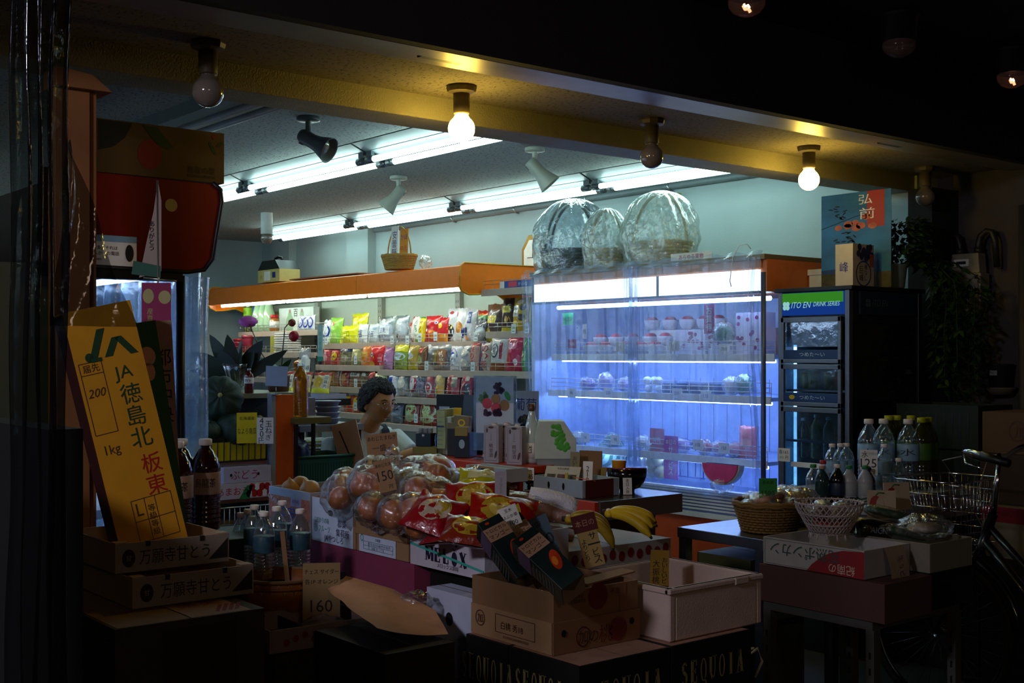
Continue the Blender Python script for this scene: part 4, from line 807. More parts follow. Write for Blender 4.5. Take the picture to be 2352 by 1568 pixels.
# bottom deck
def melon(loc, r, c1, c2, lab, net=False):
    m_ = mat('melon_' + c1, c1, .5, var=0); 
    nt = m_.node_tree; N = nt.nodes
    if 'st' not in m_:
        m_['st'] = 1; tc = N.new('ShaderNodeTexCoord'); wv = N.new('ShaderNodeTexWave'); wv.wave_type = 'RINGS' if net else 'BANDS'; wv.inputs['Scale'].default_value = 9; wv.inputs['Distortion'].default_value = 5
        rr = N.new('ShaderNodeValToRGB'); rr.color_ramp.elements[0].color = lin(c1); rr.color_ramp.elements[1].color = lin(c2); rr.color_ramp.elements[0].position = .45; rr.color_ramp.elements[1].position = .6
        nt.links.new(tc.outputs['Object'], wv.inputs[0]); nt.links.new(wv.outputs[0], rr.inputs[0]); nt.links.new(rr.outputs[0], N['Principled BSDF'].inputs['Base Color'])
    m = MB(); m.ball((0, 0, 0), r, m_, 26, 16); m.tube([(0, 0, r), (.003, 0, r + .02)], .004, wick_d, 6); return m.build('watermelon', loc=loc, label=lab, cat='watermelon')
p = pxx(*fpx(505, 1235), 5.08); melon((5.1, p.y, .845), .10, '2a5a4a', '8ab4a0', 'whole striped watermelon on the floor of the fridge')
p = pxx(*fpx(430, 1235), 5.04); melon((5.02, p.y + .08, .82), .08, '8fb8ae', '4a8a80', 'smaller pale melon beside the striped watermelon')
p = pxx(*fpx(752, 1285), 4.97)
t = thing('pear_bag', (5.0, p.y, .74), 'clear net bag of yellow pears beside the magenta fridge sign', 'fruit')
for (a, b, c_) in ((-.035, 0, .045), (.035, 0, .045), (0, .03, .045), (-.03, -.02, .115), (.035, .01, .115), (0, 0, .17), (0, -.03, .10)):
    m = MB(); m.ball((b, a, c_), .038, mat('pear_skin', 'a8a05a', .5, var=.15), 14, 10); m.build('pear', parent=t)
m = crumple((0, 0, .11), (.085, .085, .115), wrapm, 8, .16); m.build('wrap', parent=t)
p = pxx(*fpx(855, 1370), 4.92); wt = PAPER
card('service_sign', (4.93, p.y, .76), .115, .24, mat('sign_magenta', 'b81f9a', .6), [('本日の', .86, .028, wt), ('サービス', .42, .036, wt, 'v')], 'magenta sign with white brush lettering on the fridge floor', cat='sign', rz=-4)
p = pxx(*fpx(1190, 1330), 4.84)
t = thing('watermelon_slice', (4.80, p.y, .755), 'pink half watermelon slice wrapped in film at the fridge front', 'watermelon')
N_ = 18
def halfd(rx, rz_, k0=0): return [(rx * math.cos(math.pi + math.pi * i / N_), .13 + rz_ * math.sin(math.pi + math.pi * i / N_)) for i in range(N_ + 1)]
m = MB(); m.prism(halfd(.118, .098), .044, mat('melon_flesh', 'd8458a', .4, var=.12), M=E(rz=-90)); m.build('flesh', parent=t)
m = MB(); m.prism(halfd(.128, .108), .038, mat('melon_rind', 'b8c8c0', .5), M=E(rz=-90, loc=(.004, 0, 0))); m.build('rind', parent=t)
m = crumple((0, 0, .02), (.05, .06, .035), wrapm, 12, .3); m.build('wrap_knot', parent=t)
p = pxx(*fpx(960, 1320), 5.2)
m = MB()
for i in range(5): m.tube([(0, -.12 + .06 * i, 0), (0, -.12 + .06 * i, .17), (.05, -.12 + .06 * i, .2)], .004, NAVY, 6)
for z in (.0, .09, .17): m.tube([(0, -.13, z + .003), (0, .13, z + .003)], .004, NAVY, 6)
m.build('wire_rack', loc=(5.2, p.y, .742), label='dark blue wire rack standing on the fridge floor', cat='rack')
# cards hung on the fridge shelves
for x, y, X, c_, l, s_ in [(265, 420, 5.02, mat('card_green_neon', '3fd07a', .6), 'bright green card above the top fridge shelf', 'メロン'), (290, 555, 4.97, MAG, 'maroon tag at the snack end of the top fridge shelf', 'もも'), (362, 500, 5.02, PAPER, 'narrow white card left of the netted peaches', '桃'), (572, 575, 4.975, wick_c, 'beige tag on the top shelf rail below the peaches', '桃'),
        (882, 570, 4.975, wick_c, 'beige tag on the top shelf rail below the fruit boxes', '特選'), (1172, 590, 4.975, PAPER, 'white price card on the top shelf rail', '780'), (285, 840, 4.945, PAPER, 'white price card at the snack end of the second shelf rail', '98'), (498, 840, 4.945, PAPER, 'white price card below the lilac produce bag', '220'),
        (897, 845, 4.945, PAPER, 'white price card below the dark trays', '200'), (1065, 862, 4.945, PAPER, 'white price card beyond the dark trays', '130'), (365, 1100, 4.915, PAPER, 'white price card at the snack end of the third shelf rail', '98'), (540, 1112, 4.915, PAPER, 'white price card below the green wrapped vegetable', '98'),
        (1020, 1145, 4.915, PAPER, 'white price card below the first salmon pack', '100'), (1170, 1165, 4.915, PAPER, 'white 150 yen price card below the salmon packs', '150'), (1085, 470, 5.0, MAG, 'tall magenta sign among the fruit boxes on the top shelf', 'お買得')]:
    p = pxx(*fpx(x, y), X); tall = x == 1085; m = MB(); w_, h_ = (.075, .16) if tall else ((.10, .075) if x == 265 else ((.035, .09) if x == 362 else (.075, .055)))
    m.box((0, 0, h_ / 2), (w_, .002, h_), c_); tx = PAPER if c_ is MAG else INK
    m.text(s_, (0, -.0018, h_ * .5), h_ * (.25 if tall else .35), tx, '-y', vertical=tall, maxw=None if tall else w_ * .85); m.build('price_card', loc=p, rot=(0, 0, -90), label=l, cat='price card')
# ================================================================ on top of the fridge
def gift_basket(px0, px1, X, z, hgt, mt, hoopm, lab, seed, dark=False, twohoop=False):
    a, b = pxx(px0, 600, X), pxx(px1, 600, X); w_ = abs(a.y - b.y) * .82; r = w_ / 2; cyy = (a.y + b.y) / 2
    t = thing('gift_basket', (X, cyy, z), lab, 'basket', rz=-90)
    m = woven(MB(), r * .62, r * .92, hgt * .3, mt, 22, 7, .7, M=None); m.build('bowl', parent=t)
    m = MB()
    for dy in ((-.02, .025) if twohoop else (0,)):
        m.tube([(r * .93 * math.cos(math.pi * i / 24), dy, hgt * .28 + (hgt * .70) * math.sin(math.pi * i / 24)) for i in range(25)], .009, hoopm, 8)
    m.build('handle', parent=t)
    m = MB()
    def f(u, v):
        a_ = 2 * math.pi * u; zz = hgt * 1.02 * v; rr = r * (.92 + .16 * min(1, v * 3)) * max(.02, 1 - max(0, (v - .30) / .71) ** 2.4) ** .5
        rr *= 1 + .05 * math.sin(a_ * 19 + v * 7 + seed) * (.3 + v) + .10 * noise.noise(Vector((math.cos(a_) * 2.2, math.sin(a_) * 2.2, v * 5 + seed)))
        return (rr * math.cos(a_) * 1.05, rr * .75 * math.sin(a_), zz)
    m.grid(f, 90, 30, wrapd if dark else wrapc); m.build('cellophane', parent=t)
    m = crumple((r * .98, 0, hgt * .55), (.06, .02, .03), wrapc, seed, .4); m.tube([(r * .8, 0, hgt * .5), (r * 1.1, .02, hgt * .6)], .008, wrapc, 6)
    m = crumple((-r * 1.05, 0, hgt * .55), (.06, .03, .045), wrapc, seed, .4); m.build('cellophane_twist', parent=t)
wrapc = film('cellophane', tint='eef8f8', haze=.30, gloss=.24, rough=.1, bump=1.0, bscale=22, hazecol='eef8f8'); wrapd = film('cellophane_clear', tint='e2eef4', haze=.22, gloss=.24, rough=.08, bump=1.0, bscale=20, hazecol='b4ccd8')
gift_basket(1240, 1392, 5.16, 1.963, .47, BLACK, BLACK, 'dark gift basket with twin black hoops in clear wrap', 2.0, True, True)
gift_basket(1345, 1440, 5.02, 1.963, .36, wick_c, wick_c, 'smaller cream gift basket between the dark and the large one', 5.0)
gift_basket(1436, 1598, 5.10, 1.963, .43, wick_c, wick_c, 'large cream hooped gift basket in crinkled wrap', 9.0)
p = pxx(1602, 592, 4.95); card('signboard', (4.90, p.y, 1.962), .30, .045, PAPER, [('あらゆる果物', .5, .028, MAG)], 'low white sign with purple writing on top of the fridge', cat='sign')
p = pxx(1228, 540, 5.69); t = thing('wall_clock', (5.688, p.y, 2.16), 'gilt octagonal clock on the wall, half behind the dark gift basket', 'clock')
oc = [(.14 * math.cos(R(22.5 + 45 * i)), .18 * math.sin(R(22.5 + 45 * i))) for i in range(8)]
m = MB(); m.prism(oc, .03, mat('gilt', 'a87a2c', .35, .6), M=E(rz=-90)); m.build('frame', parent=t, bevel=.006)
m = MB(); m.poly((-.0165, 0, 0), [(a * .78, b * .78) for a, b in oc], PAPER, '-x'); m.box((-.018, 0, .04), (.002, .005, .09), INK); m.box((-.018, .03, 0), (.002, .06, .005), INK); m.build('dial', parent=t)
m = MB(); m.tube([(0, -.02, -.18), (.0, .01, -.3), (0, .03, -.36)], .003, BLACK, 6); m.build('cord', parent=t)
p = pxx(1548, 457, 5.68); m = MB(); m.box((0, 0, 0), (.035, .09, .07), mat('beige_plastic', 'b8ae7a', .5)); m.box((-.019, .01, 0), (.004, .05, .04), wick_c); m.build('wall_switch_box', loc=(5.682, p.y, p.z), bevel=.004, label='small beige switch box on the wall above the gift baskets', cat='switch')
p = pxx(1700, 590, 4.80); m = MB(); m.tube([(4.79, p.y + .05, 1.80), (4.785, p.y + .055, 1.83), (4.785, p.y + .035, 1.95), (4.80, p.y + .005, 2.01), (4.82, p.y - .03, 2.015), (4.83, p.y - .045, 1.99)], .0025, WIRE, 6); m.build('wire_hook', label='bent wire hook hanging over the fridge header', cat='hook')
crate_box('foam_box', (5.19, 3.83, 1.782), (5.42, 3.93, 1.865), mat('styro_white', 'cfd8d8', .8), 'white foam box with lid on the drinks cooler beside the fridge header', closed=True, extra=lambda m, at, w, d, h: m.box((0, 0, h + .015), (w + .012, d + .012, .03), mat('styro_white')))
p = pxx(1192, 640, 5.17); crate_box('blue_snack_box', (5.13, p.y - .22, 1.902), (5.30, p.y + .16, 1.95), mat('box_blue', '2a4a9a', .5), 'flat blue printed box on the highest shelf beside the fridge', [('-x', 'ガリンゴ', .3, .5, .022, PAPER)], closed=True,
    extra=lambda m, at, w, d, h: (m.patch(at('-x', -.25, .5), .09, .034, mat('print_pink', 'd84a5a', .6), '-x'), m.patch(at('-x', -.85, .5), .05, .044, PAPER, '-x')))
# ================================================================ on top of the orange canopy
ZC = 2.087
p = pxx(640, 640, 5.12); t = thing('carry_box', (5.12, p.y, ZC), 'yellow carry box with a black gabled handle on the canopy', 'box', rz=-90)
m = MB(); m.box((0, 0, .055), (.40, .2, .11), mat('box_pale_yellow', 'c8b870', .6)); m.patch((-.02, -.1012, .055), .11, .08, PAPER); m.patch((.1, -.1012, .06), .06, .05, NAVY); m.text('小', (-.13, -.1014, .05), .04, INK); m.build('body', parent=t, bevel=.003)
m = MB(); m.prism([(-.2, .11), (.2, .11), (.12, .19), (-.12, .19)], .2, mat('gable_black', '1d1f20', .4)); m.box((.02, -.07, .155), (.1, .004, .04), PAPER, M=E(rx=-0)); m.build('lid', parent=t, bevel=.003)
m = MB(); m.tube([(-.07, 0, .185), (-.06, 0, .215), (0, 0, .225), (.06, 0, .215), (.07, 0, .185)], .012, BLACK, 8); m.build('handle', parent=t)
p = pxx(917, 620, 5.05); t = thing('hoop_basket', (5.05, p.y, ZC), 'straw basket with thin hoop handle and paper strips on the canopy', 'basket', rz=-90)
m = woven(MB(), .12, .155, .10, wick, 26, 8, .75); m.build('bowl', parent=t)
m = MB(); m.tube([(.155 * math.cos(math.pi * i / 20), 0, .1 + .22 * math.sin(math.pi * i / 20)) for i in range(21)], .006, wick, 6); m.build('handle', parent=t)
card('paper_strip', (5.03, p.y + .045, ZC + .05), .095, .28, PAPER, [('安曇野', .52, .06, NAVY, 'v')], 'white paper strip with blue brush characters in the hoop basket', cat='sign', tilt=-3)
card('paper_strip', (5.035, p.y - .075, ZC + .06), .10, .24, mat('strip_orange', 'e08a1c', .6), [('かぼ', .75, .04, NAVY), ('中元', .4, .04, RED)], 'orange paper strip with brush writing in the hoop basket', cat='sign', tilt=-3, rz=3)
m = crumple((0, 0, .045), (.04, .05, .045), wrapc, 4, .4); p = pxx(978, 605, 5.2); m.build('crumpled_wrap', loc=(5.2, p.y, ZC + .01), label='crumpled clear wrap lying on the canopy', cat='wrap')
m = MB(); a = pxx(860, 0, 5.2).y; b = pxx(700, 0, 5.2).y; m.box((0, 0, .012), (.3, abs(a - b), .008), CARD_D); m.box((.02, .2, .02), (.25, .8, .006), CARD_D); m.build('cardboard_sheet', loc=(5.2, (a + b) / 2, ZC - .005), label='flat cardboard sheets lying on the canopy', cat='cardboard')
# ================================================================ far left section goods
C8 = 6.534
def spx(x, y): return 440 + x / C8, 680 + y / C8
def yat(x, X): return min(10.53, pxx(spx(x, 0)[0], 800, X).y)
pet((5.32, yat(690, 5.32), 1.667), .36, .052, mat('cap_lime', '9ad81c', .4), liquid('tea_dark', '5a5a1c'), 'green tea bottle with lime cap on the far top shelf', mat('label_lime', '8ac81c', .5), '茶', rz=-90, fill=.1)
pet((5.32, yat(825, 5.32), 1.667), .36, .048, mat('cap_sky', '5ab8e0', .4), clearb, 'clear bottle with sky blue cap, left of two, far top shelf', mat('label_blue', '2a5aa8', .5), rz=-90)
pet((5.36, yat(930, 5.36), 1.667), .37, .05, mat('cap_sky'), clearb, 'clear bottle with sky blue cap beside the pale green flasks', mat('label_blue'), rz=-90)
fl = liquid('pale_green', 'b8d8b0'); 
for k, x in enumerate((1000, 1080, 1165)):
    m = MB(); m.lathe([(.04, 0), (.055, .01), (.06, .06), (.055, .16), (.03, .26), (.016, .31), (.016, .34)], fl, 20); m.lathe([(.017, .335), (.02, .338), (.02, .36), (.0, .362)], wick_c, 12); m.build('gourd_bottle', loc=(5.33, yat(x, 5.33), 1.667), label='pale green gourd bottle in the row of three on the far shelf', cat='bottle', group='three pale green gourd bottles')
crate_box('gift_box', (5.40, yat(1830, 5.4), 1.667), (5.46, yat(1315, 5.4), 2.0 - .12), mat('box_bright', 'e6eee4', .5), 'large white gift box printed with two pale flasks', [('-x', '百', -.02, .78, .07, INK)], closed=True,
    extra=lambda m, at, w, d, h: [(m.disc(at('-x', u, .32), .075, .085, fl, '-x', 20), m.disc(at('-x', u, .62, .0014), .035, .06, fl, '-x', 16), m.disc(at('-x', u, .86, .0016), .018, .018, mat('skin_print', 'b88a80', .6), '-x', 12)) for u in (-.35, .35)])
crate_box('beige_box', (5.47, yat(1300, 5.47), 1.667), (5.53, yat(840, 5.47), 1.86), mat('box_khaki', 'b8b478', .7), 'beige carton lying behind the gourd bottles', closed=True)
crate_box('yellow_box', (5.42, 10.38, 1.667), (5.5, 10.57, 1.83), mat('box_lemon', 'd8dc6a', .6), 'lemon yellow carton beside the lime capped bottle', closed=True)
m = MB(); m.lathe([(.04, 0), (.045, .01), (.045, .1), (.03, .12)], mat('amber_glass', 'a86a30', .15, coat=.5), 18); m.lathe([(.033, .12), (.036, .125), (.036, .15), (0, .15)], RED, 14); m.lathe([(.0455, .03), (.0455, .09)], PAPER, 18); m.build('jar', loc=(5.28, yat(1245, 5.28), 1.667), label='amber jar with red lid in front of the white gift box', cat='jar')
for k, x in enumerate((1650, 1725, 1800, 1990)):
    o = bag_mb(.12, .13, .04, 'd8e0ea', [('disc', 0, .5, .75, .36, '26389c'), ('disc', .1, .5, .5, .24, 'd8dcea', 1), ('txt', 'もち', .1, .45, .16, .7, '26389c')], k).build('snack_bag', loc=(5.26, yat(x, 5.26), 1.667 if k < 3 else 1.55), rot=(-4, 0, -90), label='white pack with blue ring below the flask gift box', cat='snack bag', group='white packs with blue rings')
jel = mat('jelly_pink', 'a8324a', .25, var=.3, coat=.5)
for x, c_, l, z, h in ((720, RED, 'red topped cup of pink jelly sweets', 1.47, .13), (840, jel, 'pink jelly sweets jar beside the red topped cup', 1.47, .16), (620, jel, 'low tub of dark pink pickles', 1.47, .10)):
    m = MB(); m.lathe([(.045, 0), (.055, h * .9), (.055, h)], jel, 18); m.lathe([(.058, h * .85), (.058, h), (0, h + .004)], c_, 18); m.build('sweet_tub', loc=(5.22, yat(x, 5.22), z + .002), label=l + ' on the far second shelf', cat='tub')
m = MB(); 
for k in range(9): m.box((0, 0, .008 + k * .02), (.14, .24, .014), WHITE, M=E(rz=rnd.uniform(-3, 3)))
m.build('tray_stack', loc=(5.24, yat(1440, 5.24), 1.472), bevel=.003, label='stack of white lidded trays on the far second shelf', cat='tray')
crate_box('yellow_box', (5.2, yat(1260, 5.2), 1.472), (5.3, yat(1180, 5.2), 1.62), mat('box_olive', 'a8a83a', .6), 'olive yellow carton beside the stack of white trays', closed=True)
pet((5.16, yat(1640, 5.16), 1.252), .18, .07, BLACK, liquid('amber', '8a4a12'), 'wide amber honey jar with fruit on the far third shelf', rz=-90, ribs=False, name='honey_jar', cat='jar')
m = bag_mb(.17, .26, .09, 'd8dccc', [('rect', -.4, .4, .2, .6, 'e8e8e0')], 4.4, clear=True, fill='c8c8b4'); m.build('snack_bag', loc=(5.1, yat(1680, 5.1), 1.252), rot=(-5, 0, -90), label='large crumpled white clear bag with hand-written 148 card', cat='snack bag')
card('price_card', (5.02, yat(1720, 5.02), 1.255), .075, .16, PAPER, [('148', .55, .04, INK), ('円', .2, .03, INK)], 'tall white card handwritten 148 before the crumpled white bag', tilt=-6)
card('price_card', (5.02, yat(1900, 5.0), 1.40), .085, .30, mat('card_pale_teal', '9cc0c0', .5), [('安心食品', .55, .035, TEALINK, 'v')], 'tall pale teal sign board at the end of the far shelves', tilt=0, cat='sign', extra=lambda m: m.box((0, -.001, .02), (.085, .004, .035), TEALINK))
for k, (x, c_, l) in enumerate(((540, 'd8c83a', 'small yellow pack on the far third shelf'), (100, 'c88a2a', 'amber pack at the very back of the far third shelf'), (300, '2a3a8a', 'dark blue pack on the far third shelf'))):
    bag_mb(.12, .12, .05, c_, [('rect', -.5, .5, .3, .7, 'e0dcc8')], k + 30).build('snack_bag', loc=(5.14, min(10.5, yat(x, 5.14)), 1.252), rot=(-4, 0, -90), label=l, cat='snack bag')
for k, (x, top, l) in enumerate(((1440, 1150, 'first noodle pack with yellow foot from the amber jar'), (1690, 1130, 'middle noodle pack with black writing strip'), (1930, 1135, 'large noodle pack photographed with egg and pork'))):
    z0 = 1.16; w_ = .13 if k < 2 else .2; X = 4.62
    m = bag_mb(w_, .16, .05, 'c8a878', [('band', .85, 1, 'a83a2a'), ('band', 0, .2, 'd8d020'), ('disc', -.2, .5, .5, .25, 'c8a030'), ('rect', .4, .8, .2, .85, 'e0dcd0'), ('vtxt', ('冷麺味', '麻婆豆', '回鍋肉')[k], .6, .52, .6, .3, '1a1a1a')], k + 7)
    m.build('noodle_pack', loc=(X, yat(x, X), z0 + .003), rot=(-14, 0, -78), label=l + ' on the lilac tray', cat='noodle pack', group='noodle packs on the lilac tray')
a, b = yat(2100, 4.62), yat(1380, 4.62)
t = thing('small_table', (4.62, (a + b) / 2, 0), 'wooden side table with lilac trays behind the orange stand', 'table')
m = MB(); m.open_box(.24, abs(a - b) + .02, .035, .006, mat('tray_lilac', '8f96b4', .5), M=E(loc=(0, 0, 1.125))); m.build('tray', parent=t)
m = MB(); m.box((0, 0, 1.10), (.3, abs(a - b) + .06, .05), BLACK); m.box((.0, .2, .90), (.34, abs(a - b) + .5, .03), mat('table_olive', '6a6030', .6)); m.build('top', parent=t)
for s1 in (-.14, .14):
    for s2 in (-.28, .4):
        m = MB(); m.box((s1, s2, .44), (.03, .03, .89), BLACK); m.build('leg', parent=t)
# ================================================================ counter
cred = mat('counter_red', 'c23a12', .4, var=.05); ctop = mat('counter_top_dark', '35302f', .25, spec=.6)
t = thing('shop_counter', (3.3, 4.2, 0), 'red shop counter with dark top and a raised rear section', 'counter')
def CC(x, y, z): return (x - 3.3, y - 4.2, z)
m = MB(); m.b2(CC(3.12, 3.42, 0), CC(3.52, 4.6, .83), mat('counter_body', '4a1c14', .6)); m.build('cabinet', parent=t)
m = MB(); m.b2(CC(3.095, 3.29, .83), CC(3.54, 3.74, .90), mat('slab_edge', '5a463c', .5)); m.b2(CC(3.095, 3.29, .9), CC(3.54, 3.74, .903), ctop); m.build('low_top', parent=t, bevel=.003)
m = MB(); m.b2(CC(3.075, 3.30, 0), CC(3.095, 3.74, .902), cred); m.b2(CC(3.075, 3.74, 0), CC(3.095, 4.42, 1.0), cred); m.build('front_panel', parent=t, bevel=.002)
m = MB(); m.b2(CC(3.095, 3.74, .97), CC(3.36, 4.42, 1.0), cred); m.b2(CC(3.36, 3.74, .90), CC(3.72, 5.12, .93), ctop); m.b2(CC(3.34, 3.74, .90), CC(3.36, 4.42, .99), cred); m.build('raised_top', parent=t, bevel=.002)
m = MB(); m.b2(CC(2.93, 3.64, .86), CC(3.075, 4.0, .903), cred); m.build('front_ledge', parent=t)
m = MB(); m.b2(CC(3.66, 5.04, 0), CC(3.7, 5.1, .9), ctop); m.build('desk_leg', parent=t)
# ---------------------------------------------------------------- shopkeeper
skin = mat('skin', 'c4905f', .5, var=.06, vscale=14, spec=.35); hairm = mat('hair_grey', '262728', .65, var=.5, vscale=60, bump=.9, bscale=110)
shirt = mat('tshirt_pale', 'c4cdc8', .85, var=.10, vscale=11, bump=.3, bscale=40); apron = mat('apron_navy', '20283a', .8, var=.4, vscale=60); trous = mat('trousers_dark', '25262c', .9)
pw = thing('person', (3.395, 5.395, 0), 'seated person with short grey hair, glasses, pale T-shirt and navy apron, looking down', 'person', rz=-6)
def remesh(o, vx, sm=6, f=.5):
    r = o.modifiers.new('r', 'REMESH'); r.mode = 'VOXEL'; r.voxel_size = vx; r.use_smooth_shade = True
    s_ = o.modifiers.new('s', 'SMOOTH'); s_.iterations = sm; s_.factor = f; return o
HC = Vector((.035, -.075, 1.205)); HM = Matrix.Translation(HC) @ E(12, 0, 12)
def head_f(d):
    az = math.atan2(d.x, -d.y); el = math.asin(max(-1, min(1, d.z))); q = 1.0; front = max(0, -d.y)
    q += .20 * math.exp(-(az / .15) ** 2 - ((el + .20) / .17) ** 2)                    # nose tip
    q += .09 * math.exp(-(az / .11) ** 2 - ((el - .02) / .2) ** 2)                     # bridge
    q += .03 * math.exp(-(az / .5) ** 2 - ((el - .26) / .1) ** 2) * front              # brow
    for s_ in (-1, 1):
        q -= .07 * math.exp(-((az - s_ * .36) / .2) ** 2 - ((el - .08) / .11) ** 2)    # eye socket
        q += .04 * math.exp(-((az - s_ * .55) / .25) ** 2 - ((el + .18) / .18) ** 2)   # cheek
        q += .045 * math.exp(-((az - s_ * .22) / .08) ** 2 - ((el + .24) / .07) ** 2)  # nostril wing
    q += .055 * math.exp(-(az / .22) ** 2 - ((el + .45) / .05) ** 2)                   # upper lip
    q -= .03 * math.exp(-(az / .3) ** 2 - ((el + .51) / .025) ** 2)
    q += .055 * math.exp(-(az / .2) ** 2 - ((el + .57) / .05) ** 2)                    # lower lip
    q -= .03 * math.exp(-(az / .2) ** 2 - ((el + .67) / .06) ** 2)
    q += .10 * math.exp(-(az / .4) ** 2 - ((el + .86) / .2) ** 2)                      # chin
    return q
b = MB()
n_, k_ = 56, 48; vs = []; fs = []
for j in range(k_ + 1):
    ph = math.pi * j / k_
    for i in range(n_):
        th = 2 * math.pi * i / n_; d = Vector((math.sin(ph) * math.cos(th), math.sin(ph) * math.sin(th), math.cos(ph))); q = head_f(d)
        x, y, z = .074 * d.x * q, .092 * d.y * q, .108 * d.z * q
        if z < 0: x *= 1 - .30 * min(1, (-z / .108)) ** 1.4; y = y * (1 - .12 * (-z / .108)) - .006 * (-z / .108)
        vs.append((x, y, z))
for j in range(k_):
    for i in range(n_): a = j * n_ + i; c = j * n_ + (i + 1) % n_; fs.append((a, a + n_, c + n_, c))
b.add(vs, fs, skin, True, M=HM)
for s_ in (-1, 1): b.ball((s_ * .075, .008, -.004), (.01, .018, .030), skin, 12, 10, M=HM @ E(0, s_ * 8, 0))
b.tube([(.0, .035, 1.0), (.01, .01, 1.06), (.03, -.035, 1.13), (.035, -.05, 1.17)], [.062, .055, .052, .055], skin, 16)
b.ball((0, .03, .88), (.155, .095, .20), skin, 24, 16); b.ball((0, .05, .58), (.17, .12, .14), skin, 24, 14)
SH = {-1: [(-.155, .03, 1.0), (-.185, -.01, .90), (-.185, -.08, .80)], 1: [(.155, .02, 1.0), (.20, -.07, .93), (.235, -.15, .88)]}
HD = {-1: (.12, -.30, .955), 1: (.27, -.33, .965)}
for s_ in (-1, 1):
    a, e, f_ = SH[s_]; h = HD[s_]
    b.tube([a, e, f_], [.055, .048, .042], skin, 14); b.tube([f_, ((f_[0] + h[0]) / 2, (f_[1] + h[1]) / 2 - .01, (f_[2] + h[2]) / 2 + .01), h], [.042, .036, .026], skin, 14)
    hv = (Vector(h) - Vector(f_)); hv.z = 0; hv.normalize(); sd = Vector((-hv.y, hv.x, 0)); c = Vector(h) + hv * .045
    b.tube([Vector(h) - hv * .01, c, c + hv * .02], [.026, .034, .03], skin, 12)
    for i, (o_, L_) in enumerate(((-.028, .058), (-.010, .070), (.010, .066), (.027, .052))):
        p0 = c + hv * .02 + sd * o_ + Vector((0, 0, .004)); p1 = p0 + hv * L_ * .5 + Vector((0, 0, .008)); p2 = p1 + hv * L_ * .35 - Vector((0, 0, .010)); p3 = p2 + hv * L_ * .12 - Vector((0, 0, .016))
        b.tube([p0, p1, p2, p3], [.010, .009, .008, .0065], skin, 10)
    ths = -s_; q0 = c - hv * .01 + sd * ths * .026; b.tube([q0, q0 + sd * ths * .022 + hv * .022, q0 + sd * ths * .022 + hv * .048 - Vector((0, 0, .008))], [.012, .010, .008], skin, 10)
for s_ in (-1, 1):
    b.tube([(s_ * .09, .04, .56), (s_ * .12, -.14, .53), (s_ * .13, -.30, .50)], [.085, .078, .06], skin, 14); b.tube([(s_ * .13, -.30, .50), (s_ * .13, -.27, .25), (s_ * .13, -.24, .07)], [.058, .052, .036], skin, 14)
    b.tube([(s_ * .13, -.22, .06), (s_ * .13, -.30, .045), (s_ * .13, -.39, .03)], [.04, .038, .024], skin, 12)
body = remesh(b.build('body', parent=pw), .0042, 2, .4)
m = MB()
for s_ in (-1, 1):
    m.ball((s_ * .028, -.0815, .012), (.0125, .006, .0042), mat('eye_dark', '14100e', .15, var=0), 12, 8, M=HM)
    m.tube([(s_ * .013, -.087, .028), (s_ * .03, -.088, .034), (s_ * .047, -.078, .028)], [.002, .003, .0015], mat('brow_dark', '2e2620', .8), 6, M=HM)
m.build('eyes', parent=body)
m = MB(); m.tube([(-.024, -.0885, -.060), (-.01, -.096, -.056), (0, -.097, -.058), (.01, -.096, -.056), (.024, -.0885, -.060)], [.0015, .0035, .003, .0035, .0015], mat('lips', '7c4238', .5), 8, M=HM); m.build('lips', parent=body)
m = MB()
for s_ in (-1, 1):
    m.tube([(s_ * .031 + .022 * math.cos(2 * math.pi * i / 20), -.101 + .006 * abs(math.cos(2 * math.pi * i / 20)), .002 + .015 * math.sin(2 * math.pi * i / 20)) for i in range(20)], .0014, mat('glasses_rim', 'c0b8a8', .2, .9), 6, closed=True, M=HM)
    m.tube([(s_ * .052, -.094, .006), (s_ * .072, -.06, .008), (s_ * .080, .0, .008)], .0014, mat('glasses_rim'), 6, M=HM)
    m.add([HM @ Vector((s_ * .031 + .021 * math.cos(2 * math.pi * i / 18), -.1, .002 + .0145 * math.sin(2 * math.pi * i / 18))) for i in range(18)], [tuple(range(18))], film('lens', tint='fafcfc', haze=.02, gloss=.06, rough=.03, bump=0))
m.tube([(-.009, -.101, .006), (0, -.103, .009), (.009, -.101, .006)], .0014, mat('glasses_rim'), 6, M=HM); m.build('glasses', parent=pw)
# hair: tufted cap over crown, sides and nape
m = MB(); n_, k_ = 90, 56; vs = []; fs = []; keep = []
for j in range(k_ + 1):
    ph = math.pi * j / k_
    for i in range(n_):
        th = 2 * math.pi * i / n_; d = Vector((math.sin(ph) * math.cos(th), math.sin(ph) * math.sin(th), math.cos(ph))); az = abs(math.atan2(d.x, -d.y)); el = math.asin(max(-1, min(1, d.z)))
        line = .62 - .10 * math.cos(az * 2) if az < .75 else .62 + .07 - (az - .75) * 1.15
        line = max(line, -.62); dd = el - line; up = min(1, max(0, dd / .22)); nz = noise.noise(d * 7 + Vector((3, 1, 4))) * .10 + noise.noise(d * 17) * .06 + noise.noise(d * 34) * .03
        q = (.96 + (.24 + nz) * up ** .6) if dd > 0 else .90
        vs.append((.078 * d.x * q, .098 * d.y * q + .006, .110 * d.z * (q * .98)))
for j in range(k_):
    for i in range(n_): a = j * n_ + i; c = j * n_ + (i + 1) % n_; fs.append((a, a + n_, c + n_, c))
vis = [f for f in fs if any((Vector((vs[v][0] / .078, vs[v][1] / .098, vs[v][2] / .11))).length > .955 for v in f)]
m.add(vs, vis, hairm, True, M=HM)
